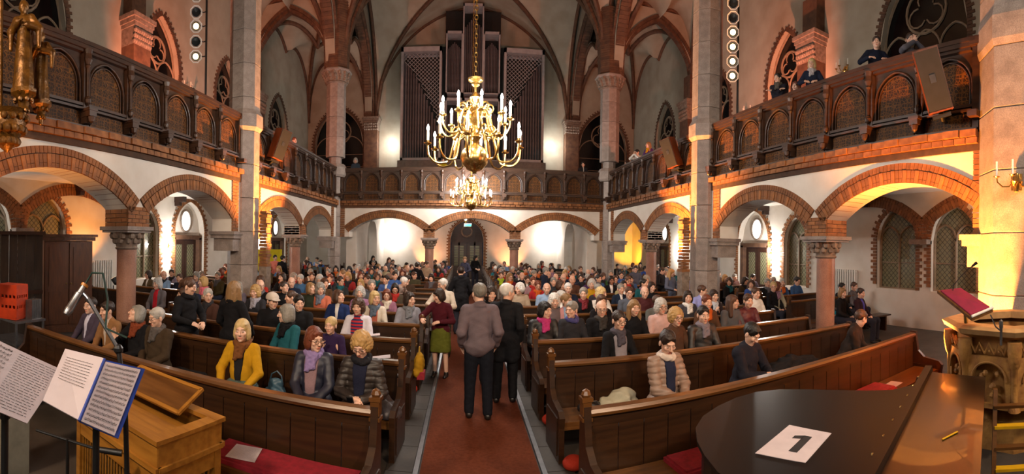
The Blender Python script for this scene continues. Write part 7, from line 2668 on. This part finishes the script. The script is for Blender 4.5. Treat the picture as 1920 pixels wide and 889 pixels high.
p = ray_at(44, 168, 6.0)
statue('large gilded robed saint on a carved bracket at the crossing pillar', p.x, p.y, p.z, .68, R(35))
p = ray_at(77, 190, 6.3)
statue('smaller gilded saint behind the large one, against the first gallery panel', p.x, p.y, p.z, .56, R(20))
p = ray_at(28, 215, 6.0)
cnp = thing('carved_canopy', 'gilded carved column and scrollwork beneath the large saint', 'carving', (p.x - .12, p.y - .05, p.z), 0)
b = MB().lathe([(.0, -.5), (.10, -.42), (.2, -.25), (.26, -.1), (.24, 0), (.28, .06)], 12)
for q in range(14):
    a = 2 * PI * q / 14
    for z, r, s in ((-.35, .14, .06), (-.2, .23, .06), (-.05, .27, .05)):
        b.ball((r * math.cos(a + z * 5), r * math.sin(a + z * 5), z), s, 6)
b.build('scroll_boss', gilt, cnp, True)
b = MB()
for dx, dy in ((-.18, .0), (0.04, .22)):
    b.lathe([(.05, .06), (.045, .12), (.035, .2), (.035, 1.75), (.06, 1.85), (.08, 1.95)], 10, (dx, dy, 0))
b.build('slender_shaft', gilt, cnp, True)
MB().tube([(0, 0, -.1), (-.5, -.35, -.2), (-6.30 - p.x + .12, 2.45 - p.y + .05, -.35)], .07, 8).build('bracket_arm', gilt, cnp, True)

sg_ = thing('exit_sign', 'small lit green and white exit sign under the organ gallery before the portal', 'sign', (.12, 24.9, 3.35), 0)
MB().box((0, 0, 0), (.42, .05, .16)).build('sign_box', white_paint, sg_)
MB().box((0, -.03, 0), (.38, .01, .13)).build('sign_face', mat('exit_green', '#1aa070', '#1aa070', .4, emit='#3ad0a0', estr=1.5), sg_)
MB().tube([(0, 0, .08), (0, 0, .61)], .01, 6).build('sign_rod', steel, sg_)
# ================================================================== PULPIT
sm = mat('pulpit_stone', '#a87838', '#86592a', 0.7, scale=8, bump=.5, bscale=18)
pu = thing('pulpit', 'octagonal carved ochre stone pulpit with pointed arcading', 'pulpit', (5.32, 1.98, 0), R(22.5))
Rp = .82
MB().lathe([(Rp * .7, 0), (Rp * .7, .35), (Rp * .5, .45), (Rp * .5, .55)], 8).build('base', sm, pu)
MB().lathe([(Rp * .86, .55), (Rp * .86, 1.30), (Rp * .80, 1.30), (Rp * .80, .6)], 8, caps=False).lathe([(Rp * .84, .55), (Rp * .84, .62)], 8).build('parapet', sm, pu)
MB().lathe([(Rp * .86, 1.30), (Rp * 1.04, 1.36), (Rp * 1.08, 1.42), (Rp * 1.0, 1.45), (Rp * .74, 1.45), (Rp * .74, 1.36)], 8, caps=False).build('top_slab', mat('pulpit_top', '#b08a5a', '#967046', .6), pu)
for k in range(8):
    a0 = 2 * PI * k / 8
    am = a0 + PI / 8
    c = Rp * math.cos(PI / 8)
    w = 2 * Rp * math.sin(PI / 8) * .92
    m = Matrix.Rotation(am, 4, 'Z') @ Matrix.Translation((c * .90, 0, 0)) @ Matrix.Rotation(R(90), 4, 'Z')
    Pf = lambda u, z, d: tuple(m @ Vector((u, -d, z)))
    b = MB()
    us = sorted(set([-w / 2, w / 2] + [round(-w * .36 + w * .72 * i / 12, 4) for i in range(13)]))
    ff, _ = pointed(0, w * .36, .86, .2)
    b.strips(us, lambda u: [(.55, .60), (ff(u) if abs(u) < w * .36 else .6, 1.12)], 0.0, 0.05, Pf)
    b.build('arch_panel', sm, pu)
    b = MB()
    b.tube([Pf(u, z, .06) for u, z in ring_points(0, w * .36, .86, .2, 0, 6)], .014, 6)
    for q in range(7):
        b.ball(Pf(rnd.uniform(-w * .2, w * .2), rnd.uniform(.66, .95), .02), .035, 6)
    b.build('carved_relief', sm, pu, kind='stuff')
    b = MB()
    nz_ = 5
    for q in range(nz_):          # zigzag frieze
        u0 = -w / 2 + w * q / nz_; u1 = u0 + w / nz_; um = (u0 + u1) / 2
        b.tube([Pf(u0, 1.15, .04), Pf(um, 1.27, .06), Pf(u1, 1.15, .04)], .012, 5)
        b.ball(Pf(um, 1.18, .04), .016, 6)
    b.box((0, 0, 0), (0.001, 0.001, 0.001), m=m @ Matrix.Translation((0, 0, 1.2)))
    b.build('zigzag_frieze', sm, pu, kind='stuff')
    x, y = Rp * .95 * math.cos(a0), Rp * .95 * math.sin(a0)
    MB().lathe([(.07, .55), (.05, .6), (.038, .64), (.038, 1.0), (.06, 1.04), (.075, 1.12), (.085, 1.2), (.08, 1.3)], 10, (x, y, 0)).build('colonnette', sm, pu, True)
# reading desk with red cloth and gooseneck microphone
q = [ray_pt(1757, 545, 5.15), ray_pt(1800, 540, 5.35), ray_pt(1862, 580, 5.0), ray_pt(1822, 597, 4.85)]
ld = thing('reading_desk', 'slanted reading desk with a red cloth on the pulpit rim', 'lectern', tuple(sum(q, Vector()) / 4))
c = sum(q, Vector()) / 4
up_ = Vector((0, 0, 1))
MB().hexa([tuple(p - c - up_ * .03) for p in q] + [tuple(p - c) for p in q]).build('desk_board', wood_rail, ld)
qq = [(p - c) * .88 for p in q]
MB().hexa([tuple(p + up_ * .006) for p in qq] + [tuple(p + up_ * .02) for p in qq]).build('red_cloth', mat('magenta_cloth', '#8a1238', '#760e30', .75), ld)
e = q[3].lerp(q[2], 0) - c; e2 = q[2] - c
MB().tube([e + up_ * .02, e2 + up_ * .02], .016, 8).build('page_ledge', white_paint, ld, True)
MB().tube([(0, 0, -.03), (0.03, 0, -.25)], .025, 8).build('pivot', brass, ld, True)
t = thing('gooseneck_microphone', 'slim gooseneck microphone rising from the red reading desk', 'microphone', tuple(ray_pt(1786, 548, 5.2)))
o_ = Vector(t.location)
pts = [ray_pt(u, v, 5.2) - o_ for u, v in ((1786, 548), (1788, 535), (1800, 520), (1815, 505), (1822, 500))]
MB().tube(pts, .006, 6).build('gooseneck', black, t, True)
MB().tube([pts[-1], ray_pt(1832, 492, 5.2) - o_], [.012, .02], 10).build('microphone', black, t, True)
t = thing('rim_microphone', 'grey stick microphone clamped to the front of the pulpit rim', 'microphone', tuple(ray_pt(1877, 640, 4.45)))
MB().lathe([(.012, -.04), (.014, .12), (.02, .14), (.02, .2), (.0, .22)], 10).build('microphone', steel, t, True)
MB().tube([(0, 0, .1), (.10, .1, .12), (.2, .2, .22)], .008, 6).build('clamp_arm', black, t, True)
# stool and wooden steps behind the piano
t = thing('wooden_stepladder', 'small wooden stepladder with yellow-edged treads behind the piano', 'ladder', (4.08, 1.50, 0), R(-62))
for s in (-1, 1):
    MB().hexa([(s * .22 - .02, -.3, 0), (s * .22 + .02, -.3, 0), (s * .22 + .02, -.25, 0), (s * .22 - .02, -.25, 0), (s * .17 - .02, .05, 0.95), (s * .17 + .02, .05, 0.95), (s * .17 + .02, .1, 0.95), (s * .17 - .02, .1, 0.95)]).build('stile', wood_rail, t)
for k in range(5):
    z = .12 + k * .17
    MB().box((0, -.27 + .36 * z, z), (.38, .08, .025)).build('tread', mat('pencil_yellow', '#d8a818') if k % 2 else wood_rail, t)
